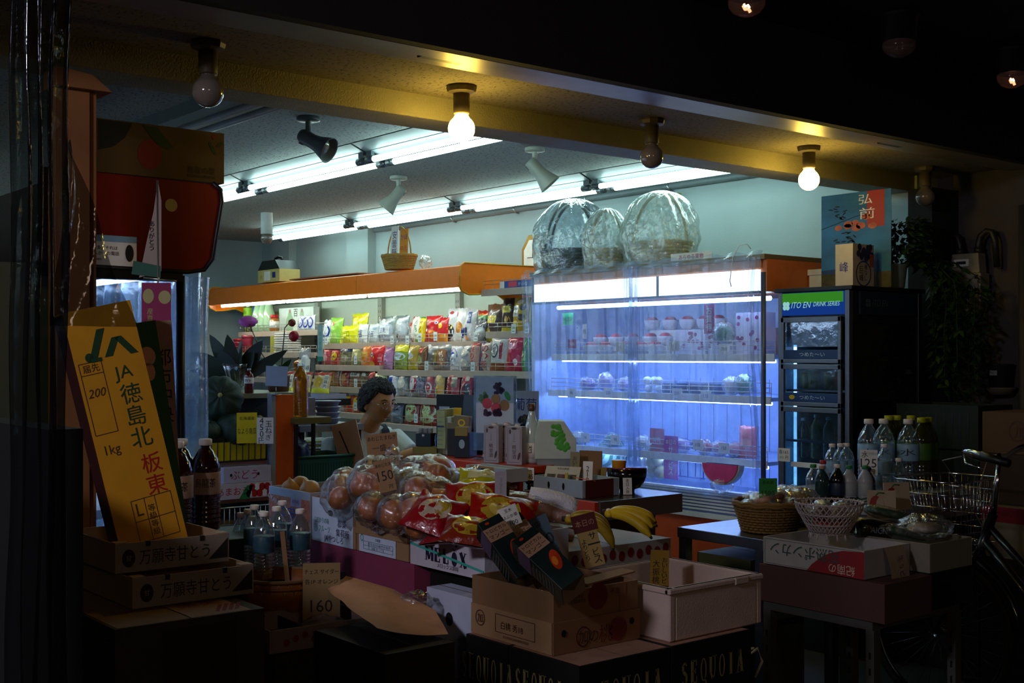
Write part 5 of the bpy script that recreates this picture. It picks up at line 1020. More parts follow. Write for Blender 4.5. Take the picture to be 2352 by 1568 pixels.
for k in range(170):
    th = rnd.uniform(0, 2 * math.pi); el = rnd.uniform(-.4, 1.3); d = Vector((math.cos(el) * math.cos(th), math.cos(el) * math.sin(th), math.sin(el))); az = abs(math.atan2(d.x, -d.y))
    line = .52 if az < .75 else max(-.5, .69 - (az - .75) * 1.15)
    if el < line + .02: continue
    p0 = Vector((.086 * d.x, .108 * d.y + .006, .120 * d.z)); tn = d.cross(Vector((rnd.uniform(-1, 1), rnd.uniform(-1, 1), rnd.uniform(-1, 1)))).normalized() * .018
    m.tube([p0 - tn, p0 + d * .008, p0 + tn * .8 + d * .001], [.004, .0055, .001], hairm, 5, M=HM)
m.build('hair', parent=pw)
m = MB(); m.ball((0, .03, .86), (.182, .122, .205), shirt, 26, 18); m.ball((0, .04, .66), (.19, .14, .16), shirt, 26, 14)
m.tube([(-.14, .03, 1.0), (0, .03, 1.025), (.14, .02, 1.0)], [.07, .075, .07], shirt, 18); m.tube([(0, .035, 1.0), (.008, .015, 1.055)], [.085, .068], shirt, 18)
for s_ in (-1, 1):
    a, e, f_ = SH[s_]; e2 = Vector(a).lerp(Vector(e), 1.25 if s_ < 0 else 1.1); m.tube([a, Vector(a).lerp(Vector(e), .5), e2], [.078, .076, .072], shirt, 16)
remesh(m.build('tshirt', parent=pw), .0075, 3, .5)
def strap(pts, w_): 
    m.grid(lambda u, v: tuple(_at(pts, v) + Vector(((u - .5) * w_, 0, (u - .5) * .004))), 3, 20, apron)
def _at(pts, v):
    k = v * (len(pts) - 1); i = min(int(k), len(pts) - 2); return Vector(pts[i]).lerp(Vector(pts[i + 1]), k - i)
m = MB(); strap([(-.085, .13, .95), (-.095, .09, 1.06), (-.10, .03, 1.09), (-.095, -.035, 1.06), (-.085, -.075, 1.00), (-.08, -.108, .93), (-.07, -.118, .87)], .032)
strap([(.085, .13, .95), (.095, .08, 1.06), (.10, .02, 1.088), (.095, -.04, 1.055), (.09, -.08, 1.0), (.085, -.108, .93), (.075, -.118, .87)], .045)
m.grid(lambda u, v: (-.10 + .2 * u + (u - .5) * .12 * v, -.112 - .02 * math.sin(math.pi * u) - .025 * v, .93 - .34 * v - .02 * math.sin(math.pi * u) * (1 - v)), 14, 16, apron); m.build('apron', parent=pw)
m = MB()
for s_ in (-1, 1):
    m.tube([(s_ * .09, .05, .58), (s_ * .12, -.14, .55), (s_ * .13, -.31, .51)], [.11, .092, .078], trous, 16); m.tube([(s_ * .13, -.30, .53), (s_ * .13, -.27, .25), (s_ * .13, -.24, .10)], [.076, .068, .055], trous, 16)
m.ball((0, .05, .57), (.2, .15, .13), trous, 22, 12); remesh(m.build('trousers', parent=pw), .009, 3)
t = thing('stool', (3.395, 5.475, 0), 'low stool under the seated shopkeeper', 'stool')
m = MB(); m.cyl((0, 0, .38), (0, 0, .43), .17, BLACK, 24); m.build('seat', parent=t, bevel=.01)
for k in range(4): m = MB(); m.cyl((.1 * math.cos(R(45 + 90 * k)), .1 * math.sin(R(45 + 90 * k)), .38), (.15 * math.cos(R(45 + 90 * k)), .15 * math.sin(R(45 + 90 * k)), 0), .012, STEEL, 8); m.build('leg', parent=t)
# ---------------------------------------------------------------- things on the counter
def cx(px, X): return pxx(px, 800, X).y
ZR = 1.001
card('note_board', (3.42, cx(1052, 3.42), .932), .24, .33, mat('board_black', '101112', .5), [], 'black upright board with a white note beside the acrylic stand', cat='board', rz=22,
     extra=lambda m: [m.patch((-.075, -.003, .235), .058, .075, mat('note_pale', 'a8c0cc', .6)), m.patch((-.075, -.0032, .215), .03, .004, GREY)])
card('tilted_panel', (3.30, cx(1082, 3.30), ZR), .12, .27, mat('panel_slate', '39464c', .35), [], 'slate grey panel leaning behind the acrylic stand', cat='panel', rz=22, tilt=-8, extra=lambda m: m.patch((-.085, -.004, .17), .04, .08, YEL))
t = thing('poster_stand', (3.20, cx(1137, 3.20), ZR), 'clear acrylic stand holding a picture of grapes, peaches and pears', 'sign stand', rz=-62)
m = MB(); m.box((0, 0, .20), (.20, .004, .32), film('acrylic', tint='dfeaf0', haze=.25, gloss=.2, rough=.05, bump=0, hazecol='8ea0ac')); m.box((0, .03, .004), (.2, .07, .006), film('acrylic')); m.cyl((0, 0, 0), (0, 0, .05), .012, film('acrylic')); m.build('holder', parent=t)
m = MB(); m.patch((0, -.0035, .235), .175, .24, mat('photo_pale', 'b4c0c8', .5)); m.patch((0, -.0037, .30), .175, .11, mat('photo_sky', '7c9ab4', .5, var=.1))
gg, gd, pk, kp = mat('grape_green', '4c7a56', .5, var=.3), mat('grape_dark', '1f1c3a', .4, var=.3), mat('peach_print', 'b83a48', .5, var=.25), mat('pear_print', '8a6a3c', .5, var=.2)
for k in range(16): a = rnd.uniform(0, 6.3); r_ = rnd.uniform(0, 1); m.disc((-.045 + .026 * r_ * math.cos(a), -.0042, .268 + .03 * r_ * math.sin(a)), .009, .009, gg, '-y', 12)
for k in range(14): a = rnd.uniform(0, 6.3); r_ = rnd.uniform(0, 1); m.disc((.02 + .026 * r_ * math.cos(a), -.0044, .305 + .024 * r_ * math.sin(a)), .009, .009, gd, '-y', 12)
for x, z, r_, c_ in ((.005, .262, .021, kp), (.045, .235, .024, kp), (-.035, .242, .023, pk), (.008, .222, .024, pk)): m.disc((x, -.0048, z), r_, r_, c_, '-y', 20)
for k in range(16): m.disc((-.045 + .075 * rnd.random(), -.0052, .195 + .02 * rnd.random()), .010, .010, mat('grape_purple', '3a1a34', .4, var=.2), '-y', 12)
m.disc((.06, -.0048, .275), .012, .022, GREEN, '-y', 14, rot=30); m.build('picture', parent=t)
# sweet rice drink cartons
cartm = mat('carton_pale', 'a8a2a8', .5)
def carton(px, X, lab, rz=-60):
    t = thing('drink_carton', (X, cx(px, X), ZR), lab, 'carton', rz=rz, group='sweet rice drink cartons on the counter')
    m = MB(); m.box((0, 0, .078), (.066, .05, .155), cartm); Y = -.0258; br = mat('carton_brown', '4e3a30', .6)
    for (x0, z0, w_, h_) in ((0, .148, .05, .0012), (0, .01, .05, .0012), (-.027, .079, .0012, .13), (.027, .079, .0012, .13)): m.patch((x0, Y, z0), w_, h_, br)
    m.text('糀甘酒', (0, Y, .052), .017, br, vertical=True, step=1.15); m.text('ジンジャー', (0, Y, .110), .006, br, vertical=True, step=1.2); m.disc((0, Y, .148), .012, .005, br); m.disc((-.018, Y, .135), .004, .010, br); m.disc((.021, Y, .035), .005, .016, br, rot=-15)
    m.build('body', parent=t, bevel=.001)
    m = MB(); m.cyl((.005, 0, .155), (.005, 0, .165), .011, CAPW, 14); m.build('cap', parent=t); return t
carton(1133, 3.13, 'pale rice drink carton at the end by the acrylic stand'); carton(1160, 3.20, 'pale rice drink carton set back in the middle of three'); carton(1186, 3.15, 'pale rice drink carton nearest the tall sake bottle')
t = thing('sake_bottle', (3.24, cx(1221, 3.24), ZR - .0), 'tall cloudy white bottle beside the rice drink cartons', 'bottle')
m = MB(); m.lathe([(.034, 0), (.037, .01), (.037, .09), (.033, .13), (.02, .18), (.012, .21), (.012, .235)], liquid('cloudy', 'b8c8c4'), 22); m.build('glass', parent=t)
m = MB(); m.lathe([(.0125, .215), (.0145, .217), (.0145, .245), (0, .247)], mat('cap_bronze', '6a4a3a', .4, .5), 14); m.build('cap', parent=t)
m = MB(); m.lathe([(.0375, .02), (.0375, .085)], PAPER, 22); m.text('生', (-.026, -.029, .06), .03, INK, '-y'); m.build('label', parent=t)
card('price_card', (3.085, 3.72, ZR - .05), .085, .05, PAPER, [('濃縮ゼリー', .78, .012, INK), ('1149 585', .3, .018, INK)], 'white handwritten price card before the cloudy sake bottle', rz=22)
m = MB()
for k in range(16): m.ball((rnd.uniform(-.045, .045), rnd.uniform(-.03, .03), .016 + rnd.choice((0, .02))), .0155, mat('prune_skin', '20203a', .35, coat=.4), 12, 8)
m.b2((-.055, -.04, 0), (.055, .04, .004), PAPER); m.build('plum_pack', loc=(3.17, cx(1237, 3.16), .904 + .0), rot=(0, 0, -62), label='pack of dark purple plums below the handwritten price card', cat='fruit')
# white gabled box printed with green grapes
t = thing('grape_gift_box', (3.30, cx(1274, 3.30), .904), 'white gabled gift box with green grapes printed on its lid', 'box', rz=-38)
m = MB(); m.prism([(-.085, .12), (.085, .12), (.085, .20), (.035, .275), (-.065, .275), (-.085, .22)], .13, mat('giftbox_white', 'c4d2c8', .5)); m.box((0, 0, .06), (.15, .12, .12), mat('giftbox_grey', '8c9494', .6)); m.build('body', parent=t, bevel=.002)
m = MB()
for k in range(34):
    u, v = rnd.uniform(-.05, .05), rnd.uniform(0, 1)
    m.ball((-.01 + .045 * (1 - v) + u * .5, -.0655, .155 + .10 * v), (.010, .0012, .010), mat('grape_bright', '4fae3c', .4, var=.15), 12, 6)
m.build('grape_print', parent=t)
card('grape_sign', (3.45, cx(1204, 3.45), .99), .15, .30, mat('sign_pale_blue', 'a4b8cc', .5), [('葡萄', .80, .055, NAVY, 't', .1)], 'pale grape sign with two big blue characters beside the fridge', cat='sign', rz=20,
     extra=lambda m: [m.disc((-.02 + .06 * rnd.random(), -.003, .03 + .16 * rnd.random()), .013, .013, rnd.choice((gd, gd, mat('grape_lime', '9ab84a', .5, var=.2))), '-y', 12) for k in range(46)])
# low white box of slips with two hand holes
crate_box('slip_box', (3.105, 3.40, .904), (3.30, 3.69, .972), mat('box_grey_white', '9aa8ac', .6), 'low white box with two oval holes at the corner of the counter', holes=(('-x', -.35, .55, .007, .014), ('-x', .25, .55, .007, .014)), extra=lambda m, at, w, d, h: m.patch(at('-y', -.1, .5), w * .75, h, mat('side_red_dark', '5a1418', .6), '-y'))
card('flyer', (3.14, 3.58, .912), .15, .11, mat('flyer_cream', 'c4c2aa', .6), [('今月の野菜', .9, .010, INK)], 'printed flyer with small photographs leaning in the low white box', cat='flyer', rz=24, tilt=-30,
     extra=lambda m: [m.patch((-.045 + .045 * k, -.0025, .055), .038, .04, mat('photo_%d' % k, ('5a5248', '6a4a4a', '4a5648')[k], .5, var=.6, vscale=70)) for k in range(3)])
m = MB(); m.box((0, 0, .003), (.09, .06, .002), mat('slip_orange', 'ff7018', .6)); m.text('お買得', (0, 0, .0045), .02, INK, '+z'); m.build('orange_slip', loc=(3.16, 3.45, .968), rot=(-8, 10, -50), label='bright orange paper slip lying on the low white box', cat='slip')
for px, X, h, w_, c_, tx, l in ((1318, 3.26, .155, .042, mat('strip_beige', '8a8058', .6), 'おいしい苺の郷', 'tall beige paper strip with brush writing behind the low white box'), (1348, 3.24, .125, .042, PAPER, '218円', 'upright white strip priced 218 behind the low white box'),
                          (1385, 3.30, .10, .024, mat('strip_ochre', '8a7420', .6), '大吉', 'narrow ochre strip beside the black lacquer bowl'), (1300, 3.14, .06, .012, mat('strip_yellow', 'c0a83a', .6), '', 'small yellow strip at the flyer edge')):
    card('paper_strip', (X, cx(px, X), .905 if X > 3.2 else .93), w_, h, c_, [(tx, .5, min(.02, h * .8 / max(1, len(tx)) / 1.15), INK, 'v')] if tx else [], l, cat='sign', rz=24, tilt=-6)
card('brown_card', (3.36, cx(1357, 3.36), .905), .10, .155, CARD_D, [], 'plain brown cardboard piece behind the paper strips', cat='cardboard', rz=24)
t = thing('lacquer_bowl', (3.41, 3.47, .904), 'black lacquer bowl with red inside on the low counter', 'bowl')
m = MB(); m.lathe([(.03, 0), (.032, .01), (.06, .02), (.078, .06), (.082, .095)], mat('lacquer_black', '14100f', .15, coat=.6), 30); m.build('outside', parent=t)
m = MB(); m.lathe([(.0, .022), (.055, .024), (.072, .06), (.077, .094), (.082, .0955)], mat('lacquer_red', '7a1218', .2, coat=.5), 30); m.build('inside', parent=t)
m = MB(); m.lathe([(.0, .03), (.022, .032), (.03, .1), (.031, .102)], mat('cup_amber', 'd89a2a', .3), 18); m.build('amber_cup', loc=(3.385, 3.49, .905 + .022), label='small amber cup standing in the lacquer bowl', cat='cup')
card('price_card', (3.33, 3.385, .905), .035, .065, PAPER, [('本日入荷', .5, .013, INK, 'v')], 'small white card leaning at the lacquer bowl', rz=58, tilt=-8)
crate_box('small_carton', (2.95, 3.67, .952), (3.06, 3.93, 1.005), mat('carton_blue_white', 'a4a8a8', .6), 'small pale carton with blue grid and tape, before the red counter', closed=True,
    extra=lambda m, at, w, d, h: (m.patch(at('-x', -.2, .45), .13, .045, PAPER, '-x'), m.patch(at('-x', -.2, .9), .16, .014, wick, '-x'), [m.patch(at('-x', -.2 + (k - 1.5) * .3, .45, .0018), .002, .045, NAVY, '-x') for k in range(4)]))
m = crumple((0, 0, .024), (.05, .12, .024), mat('brown_goods', '4a2c1c', .4, var=.3), 5, .1); m.ball((0, 0, .024), (.055, .13, .026), wrapm, 24, 12, f=lambda d: 1 + .08 * noise.noise(d * 6)); m.build('brown_pack', loc=(3.0, 3.81, .904), label='clear pack of dark brown goods under the small pale carton', cat='food pack')
# files, receipts and boxes by the shopkeeper's hands
for k, (px, w_, h, c_, l) in enumerate(((1022, .03, .20, '7c7854', 'olive file standing behind the receipt strip'), (1033, .02, .205, '9a945c', 'pale olive file standing next to the white one'), (1042, .025, .17, 'b8c4c4', 'white file standing beside the black boxes'))):
    m = MB(); m.box((0, 0, h / 2), (w_, .12, h), mat('file_' + c_, c_, .6)); m.build('file', loc=(3.26, cx(px, 3.26), ZR), rot=(0, 0, -58), bevel=.002, label=l, cat='file')
m = MB(); m.box((0, 0, .055), (.07, .09, .11), BLACK); m.disc((0, -.0455, .06), .014, .02, mat('sticker_pale', '9ab0b0', .5), '-y'); m.box((.0, -.03, .115), (.06, .05, .04), mat('tape_olive', '8a7a2a', .5)); m.build('black_case', loc=(3.20, cx(1070, 3.2), ZR), rot=(0, 0, -60), bevel=.002, label='black case with pale oval sticker beside the acrylic stand', cat='case')
m = MB(); m.box((0, 0, .0), (.078, .03, .062), mat('pouch_tan', '7a6c48', .5)); m.disc((0, -.0155, 0), .018, .016, YEL, '-y', ring=.4); m.build('small_pouch', loc=(3.22, cx(1063, 3.22), 1.15), rot=(0, 5, -60), bevel=.004, label='small tan pouch with a yellow ring mark above the black case', cat='pouch')
m = MB(); m.box((0, 0, .13), (.10, .06, .03), mat('file_7c7854')); m.box((0, 0, .06), (.1, .07, .12), mat('file_dark', '2a2a26', .6)); m.build('file_tray', loc=(3.245, cx(1058, 3.245), ZR), rot=(0, 0, -60), label='dark file rack carrying the tan pouch', cat='rack')
m = MB(); m.grid(lambda u, v: ((u - .5) * .038, .006 * math.sin(v * 5), .17 * v), 3, 16, mat('receipt_green', 'a8bc84', .7, var=.1)); m.patch((0, -.008, .10), .034, .006, NAVY)
for k in range(7): m.patch((rnd.uniform(-.004, .004), -.0075, .02 + k * .02), .024, .0025, GREY)
m.build('receipt_strip', loc=(3.17, cx(1013, 3.17), ZR + .03), rot=(0, 0, -58), label='pale green receipt strip hanging before the files', cat='receipt')
m = MB(); m.box((0, 0, .015), (.12, .07, .03), mat('box_kraft_olive', '8f8038', .7)); m.build('kraft_box', loc=(3.19, cx(982, 3.19), ZR), rot=(0, 0, -58), bevel=.001, label='flat olive kraft box by the shopkeeper hands', cat='box')
m = MB(); m.box((0, 0, .03), (.075, .06, .06), mat('tin_black', '17140f', .3)); m.box((0, -.031, .05), (.012, .002, .01), PAPER); 
for k in range(3): m.cyl((-.024 + .024 * k, 0, .06), (-.024 + .024 * k, 0, .082), .011, GREY, 12)
m.build('black_tin', loc=(3.20, cx(978, 3.2), ZR + .031), rot=(0, 0, -58), bevel=.001, label='black tin holding grey stamps on the kraft box', cat='tin')
m = MB(); m.disc((0, 0, .03), .008, .03, mat('mirror_grey', '90a0a8', .1, .8), '-y'); m.tube([(0, .001, 0), (0, .001, .06)], .003, BLACK, 6); m.build('small_mirror', loc=(3.18, cx(1002, 3.18), ZR + .035), rot=(0, 0, -58), label='small oval mirror beside the black tin', cat='mirror')
# ---------------------------------------------------------------- cardboard and things between shopkeeper and onions
card('cardboard_flap', (3.10, 5.02, .86), .14, .27, mat('card_light', 'b8906a', .8), [], 'tall cardboard flap with a dark slit leaning beside the shopkeeper', cat='cardboard', rz=30, tilt=0, th=.006, extra=lambda m: m.box((.02, -.0045, .15), (.006, .002, .17), mat('slit_dark', '2a1a10', .8), M=E(0, -12, 0, (.02 * 0, 0, 0))))
bpy.data.objects['cardboard_flap'].rotation_euler[1] = R(-14)
# ================================================================ pumpkin stand with orange side panel
t = thing('display_stand', (2.5, 5.2, 0), 'display stand with orange end panel and pale top at the shop left', 'stand')
def D(x, y, z): return (x - 2.5, y - 5.2, z)
m = MB(); m.b2(D(2.622, 4.93, .0), D(2.715, 4.96, 1.27), mat('stand_orange', 'd05a10', .45, var=.05)); m.build('end_panel', parent=t, bevel=.002)
m = MB(); m.b2(D(2.60, 4.925, .0), D(2.621, 4.965, 1.275), GREY); m.build('edge_post', parent=t)
m = MB(); m.b2(D(2.0, 5.1, 1.25), D(2.9, 5.65, 1.272), mat('stand_top', '8a8a70', .5)); m.b2(D(1.95, 5.45, .0), D(2.9, 5.5, 1.25), mat('stand_back', '3a4446', .6)); m.build('top_board', parent=t)
m = MB(); m.b2(D(1.98, 4.95, .955), D(2.595, 5.4, .975), STEEL); m.b2(D(1.98, 4.9, .80), D(2.595, 5.4, .815), STEEL); m.b2(D(1.98, 4.9, .5), D(2.595, 5.4, .515), STEEL); m.build('shelf_board', parent=t)
yb = mat('liner_yellow', 'c8b818', .5)
t = thing('produce_basket', (2.37, 5.08, .978), 'black wire basket lined with yellow, full of pumpkins', 'basket')
m = MB()
for z in (.0, .10): m.tube([(-.20, -.13, z), (.22, -.13, z), (.22, .15, z), (-.20, .15, z)], .004, BLACK, 6, closed=True)
for i in range(15): x = -.2 + .03 * i; m.tube([(x, -.13, 0), (x, -.132, .10)], .0022, BLACK, 5)
for i in range(9): y = -.13 + .035 * i; m.tube([(-.2, y, 0), (-.202, y, .10)], .0022, BLACK, 5)
m.build('wire_frame', parent=t)
m = MB(); m.b2((-.195, -.125, .004), (.215, -.12, .085), yb); m.b2((-.195, -.12, .004), (-.19, .14, .085), yb); m.b2((-.195, -.12, .002), (.215, .14, .006), yb); m.build('liner', parent=t)
pm = mat('pumpkin_green', '1a2e1f', .6, var=.35, vscale=22, bump=.25, bscale=40); stm = mat('pumpkin_stem', 'a89a5a', .8)
def pumpkin(c, r, lab, tilt):
    t = thing('pumpkin', c, lab, 'pumpkin', rot=tilt)
    m = MB(); m.ball((0, 0, 0), (r, r, r * .72), pm, 40, 18, f=lambda d: 1 + .07 * abs(math.cos(5 * math.atan2(d.y, d.x))) - .10 * math.exp(-((1 - abs(d.z)) / .05))); m.build('fruit', parent=t)
    m = MB(); m.cyl((0, 0, r * .6), (0, 0, r * .78), r * .12, stm, 10, r * .09); m.build('stem', parent=t)
def pk_(px, py, t_): return pt(px, py, t_)
for px, py, tt, r, l, tl in ((505, 915, 5.45, .10, 'large dark pumpkin on top of the heap, stem facing out', (75, 0, -25)), (470, 920, 5.6, .10, 'dark pumpkin half behind the plastic curtain', (70, 0, 0)), (486, 984, 5.62, .082, 'dark pumpkin in the middle of the heap', (60, 0, -15)),
                            (543, 985, 5.42, .085, 'ribbed pumpkin at the front of the basket', (30, 10, 0)), (590, 982, 5.5, .075, 'smaller pumpkin at the orange panel end of the basket', (20, 0, 30)), (475, 990, 5.35, .065, 'pumpkin low at the curtain end of the basket', (15, 0, 0))):
    pumpkin(pk_(px, py, tt), r, l, tl)
p = pt(567, 945, 5.35); card('name_sign', (p.x, p.y, 1.06), .088, .135, mat('sign_yellow', 'd8c010', .6), [('北海道産', .82, .016, INK), ('なよろ南瓜', .40, .028, INK)], 'yellow sign with brush characters stuck in the pumpkin basket', face='-y', cat='sign', rz=-20)
for px, tx, l in ((601, '450円', 'white handwritten 450 card behind the pumpkin basket'), (617, '玉ねぎ', 'narrow white card against the orange end panel')):
    p = pt(px, 985, 5.32); card('price_card', (p.x, p.y, 1.06), .042, .115, PAPER, [(tx, .5, .026, INK, 'v')], l, face='-y', rz=-25, tilt=-5)
def straw(m, at, w, d, h):
    for k in range(9): m.disc(at('-y', .1 + .1 * k, .3 + .4 * (k % 2)), .015, .017, (RED if k % 3 else WHITE), '-y', 14)
    m.poly(at('-y', -.15, .4), [(-.02, -.03), (.03, -.03), (.05, .03), (.02, .03)], GREEN, '-y')
crate_box('grape_carton', (2.36, 4.91, .886), (2.59, 5.2, .955), mat('box_lilac_white', 'b4b0bc', .6), 'lilac white carton with magenta lettering for grapes under the pumpkins', [('-y', 'ぶどう', -.15, .5, .040, MAG)], closed=True, holes=(('-y', -.7, .5, .006, .007), ('-y', .45, .5, .006, .007)))
crate_box('strawberry_carton', (2.34, 4.90, .816), (2.59, 5.2, .884), mat('box_pink_white', 'c0b8bc', .6), 'white carton with red strawberry print under the grape carton', [('-y', 'あまおう', -.55, .5, .034, RED)], closed=True, extra=straw)
t = thing('wire_shelf_basket', (2.36, 5.1, .66), 'dark wire basket below the strawberry carton', 'basket'); m = MB()
for z in (0, .12): m.tube([(-.3, -.2, z), (.22, -.2, z), (.22, .2, z), (-.3, .2, z)], .004, WIRE, 6, closed=True)
for i in range(22): x = -.3 + .0248 * i; m.tube([(x, -.2, 0), (x, -.2, .12)], .002, WIRE, 5)
m.build('wires', parent=t); m = MB(); m.b2((-.28, -.17, .0), (.2, .17, .06), mat('tan_goods', '6a5a3a', .8, var=.3)); m.build('contents', parent=t)
# plants and bottles on the stand top
leafm = mat('leaf_dark', '15260f', .45, var=.25, vscale=9, coat=.1)
def leaf(m, p0, dirv, L_, w_, droop, mt, twist=0.0, n=10):
    d = Vector(dirv).normalized(); s_ = d.cross(Vector((0, 0, 1))).normalized(); vs = []
    for i in range(n + 1):
        u = i / n; c = Vector(p0) + d * (L_ * u) - Vector((0, 0, 1)) * droop * L_ * u * u; ww = w_ * math.sin(math.pi * min(1, u * .96 + .04)) ** .8 / 2
        sd = (s_ * math.cos(twist) + d.cross(s_) * math.sin(twist))
        vs += [tuple(c - sd * ww + Vector((0, 0, .12 * ww))), tuple(c), tuple(c + sd * ww + Vector((0, 0, .12 * ww)))]
    fs = []
    for i in range(n):
        for k in (0, 1): fs.append((3 * i + k, 3 * i + k + 1, 3 * i + 4 + k, 3 * i + 3 + k))
    m.add(vs, fs, mt, True)
vp = pt(543, 880, 5.75); vz = 1.272
t = thing('vase_plant', (vp.x, vp.y, vz), 'broad-leaved dark plant in a fluted glass vase above the pumpkins', 'plant')
m = MB(); m.lathe([(.03, 0), (.034, .01), (.04, .05), (.055, .10), (.068, .135)], clearb, 40, squash=lambda a, z: 1 + .07 * math.cos(a * 10)); m.lathe([(0, .003), (.03, .006), (.036, .05), (.04, .06)], clearb, 16); m.build('vase', parent=t)
U = Vector((0, 0, 1))
for (a, b_, L_, w_, dr) in ((-.95, .75, .27, .085, .05), (-.55, 1.0, .27, .08, .0), (-.20, 1.2, .24, .07, .0), (.15, 1.2, .22, .08, .02), (.55, 1.0, .25, .085, .04), (.9, .62, .29, .06, .0), (-.9, .35, .24, .05, .1), (.4, .8, .20, .08, .1), (-.35, .8, .2, .08, .1)):
    m = MB(); dv = RT * a + U * b_ - FW * rnd.uniform(-.2, .3); leaf(m, (0, 0, .04), dv, L_, w_, dr, leafm, twist=1.3); m.tube([(0, 0, .01), tuple(Vector((0, 0, .01)) + dv.normalized() * .06)], .004, leafm, 6); m.build('leaf', parent=t)
m = MB(); m.tube([(0, 0, .05), tuple(-RT * .02 + U * .16), tuple(-RT * .05 + U * .26)], [.006, .007, .004], mat('bud_green', '8a9a2a', .5), 8); m.build('flower_stalk', parent=t)
vp2 = pt(640, 880, 5.9); t = thing('orchid_plant', (vp2.x, vp2.y, vz), 'small plant with red flower, pink bloom and thin wire stems', 'plant')
m = MB(); m.lathe([(.045, 0), (.05, .005), (.055, .07), (.058, .08)], mat('pot_brown', '5a3a2a', .6), 20); m.build('pot', parent=t)
for k in range(16):
    m = MB(); a = rnd.uniform(0, 6.28); leaf(m, (0, 0, .07), (math.cos(a), math.sin(a), rnd.uniform(.5, 1.8)), rnd.uniform(.08, .16), .035, .2, mat('leaf_mid', '2f5a2c', .5, var=.3), twist=rnd.uniform(-.6, .6)); m.build('leaf', parent=t)
m = MB(); m.tube([tuple(RT * .01 + U * .05), tuple(RT * .02 + U * .20), tuple(RT * .03 + U * .31), tuple(RT * .06 + U * .345)], .0025, mat('stem_dark', '2a1a14', .6), 6); m.build('stem', parent=t)
m = MB(); m.ball(tuple(RT * .075 + U * .27), (.024, .024, .026), mat('flower_red', 'b0122a', .5, var=.2), 14, 10, f=lambda d: 1 + .12 * math.sin(5 * math.atan2(d.y, d.x)) * (1 - abs(d.z))); m.build('flower', parent=t)
m = crumple(tuple(RT * .065 + U * .335), (.018, .018, .018), mat('bud_brown', '8a3a2a', .5), 3, .1); m.build('bud', parent=t)
m = crumple((0, 0, 0), (.045, .03, .026), mat('bloom_pink', 'c05ab8', .6, var=.2), 9, .25); p = pt(570, 738, 6.1); m.build('pink_bloom', parent=t, loc=tuple(Vector((p.x, p.y, p.z)) - Vector((vp2.x, vp2.y, vz)))); m = MB(); m.tube([tuple(U * .07), tuple(-RT * .08 + U * .18), tuple(Vector((p.x, p.y, p.z)) - Vector((vp2.x, vp2.y, vz)))], .0025, mat('stem_dark'), 6); m.build('bloom_stem', parent=t)
p = pt(634, 880, 5.45); t = thing('note_holder', (p.x, p.y, vz), 'blank pale note card held up by a ring clip on the stand', 'note holder', rz=-39)
m = MB(); m.cyl((0, 0, 0), (0, 0, .005), .025, STEEL, 16); m.tube([(0, 0, 0), (0, 0, .035)], .0015, STEEL, 6); m.tube([(.006 * math.cos(2 * math.pi * i / 14), 0, .045 + .011 * math.sin(2 * math.pi * i / 14)) for i in range(14)], .0015, BLACK, 6, closed=True); m.build('clip', parent=t)
m = MB(); m.box((0, -.003, .083), (.098, .0015, .09), mat('note_grey', '9aaabc', .6), M=E(0, 2, 0)); m.build('card', parent=t)
pet((pt(572, 880, 5.62).x, pt(572, 880, 5.62).y, vz), .115, .022, mat('cap_greyblue', 'a0b0b8', .4), liquid('red_brown', '5a1c18'), 'small red brown bottle with pale cap beside the glass vase', PAPER, '酢', rz=-39, ribs=False)
pet((pt(691, 1000, 5.6).x + .0, pt(691, 1000, 5.6).y, 1.165), .25, .036, clearb, mat('oil_amber', 'd88a18', .12, trans=.6, coat=.5), 'tall bottle of amber oil beside the orange end panel', rz=-39, ribs=True)
t = thing('small_table', (pt(700, 1000, 5.62).x, pt(700, 1000, 5.62).y, 0), 'olive side shelf carrying the amber oil bottle', 'table')
m = MB(); m.box((0, 0, 1.149), (.19, .16, .028), mat('table_olive')); m.build('top', parent=t)
for s1, s2 in ((-.085, -.07), (.085, .07), (-.085, .07)): m = MB(); m.box((s1, s2, .57), (.015, .015, 1.135), BLACK); m.build('leg', parent=t)
# teal crate, stacked pots
teal = mat('crate_teal', '1c5a4c', .5, var=.1); p = pt(720, 1065, 5.75)
t = thing('plastic_crate', (p.x + .02, p.y + .08, .80), 'teal plastic crate behind the bagged onions', 'crate')
m = MB(); m.open_box(.34, .25, .17, .008, teal); 
for i in range(22): m.patch((-.15 + .0143 * i, -.1256, .085), .005, .11, mat('teal_dark', '0e3a32', .6), '-y')
m.tube([(-.175, -.128, .17), (.175, -.128, .17), (.175, .128, .17), (-.175, .128, .17)], .007, teal, 6, closed=True); m.build('body', parent=t)
crumple((0, 0, 0), (.09, .07, .085), mat('navy_wrap', '1c2240', .3, var=.5, vscale=30), 21, .2).build('dark_bag', loc=(p.x - .06, p.y + .1, .97), label='dark navy wrapped bag standing in the teal crate', cat='bag')
p = pt(752, 960, 6.0)
m = MB()
for k in range(4): m.lathe([(.05, .0 + .028 * k), (.06, .022 + .028 * k), (.068, .024 + .028 * k), (.068, .028 + .028 * k), (.05, .0285 + .028 * k)], mat('tub_lilac', '8e90a8', .45), 26)
m.build('tub_stack', loc=(p.x, p.y, 1.112), label='stack of pale lilac tubs beside the shopkeeper', cat='tub')
t = thing('small_table', (p.x - .03, p.y + .02, 0), 'low white side table with a handwritten strip beside the shopkeeper', 'table')
m = MB(); m.box((0, 0, 1.095), (.36, .24, .03), mat('shelf_lilac', '7c8094', .5)); m.patch((.08, -.1205, 1.095), .12, .04, PAPER); m.text('一束100円', (.08, -.122, 1.095), .02, INK); m.build('top', parent=t)
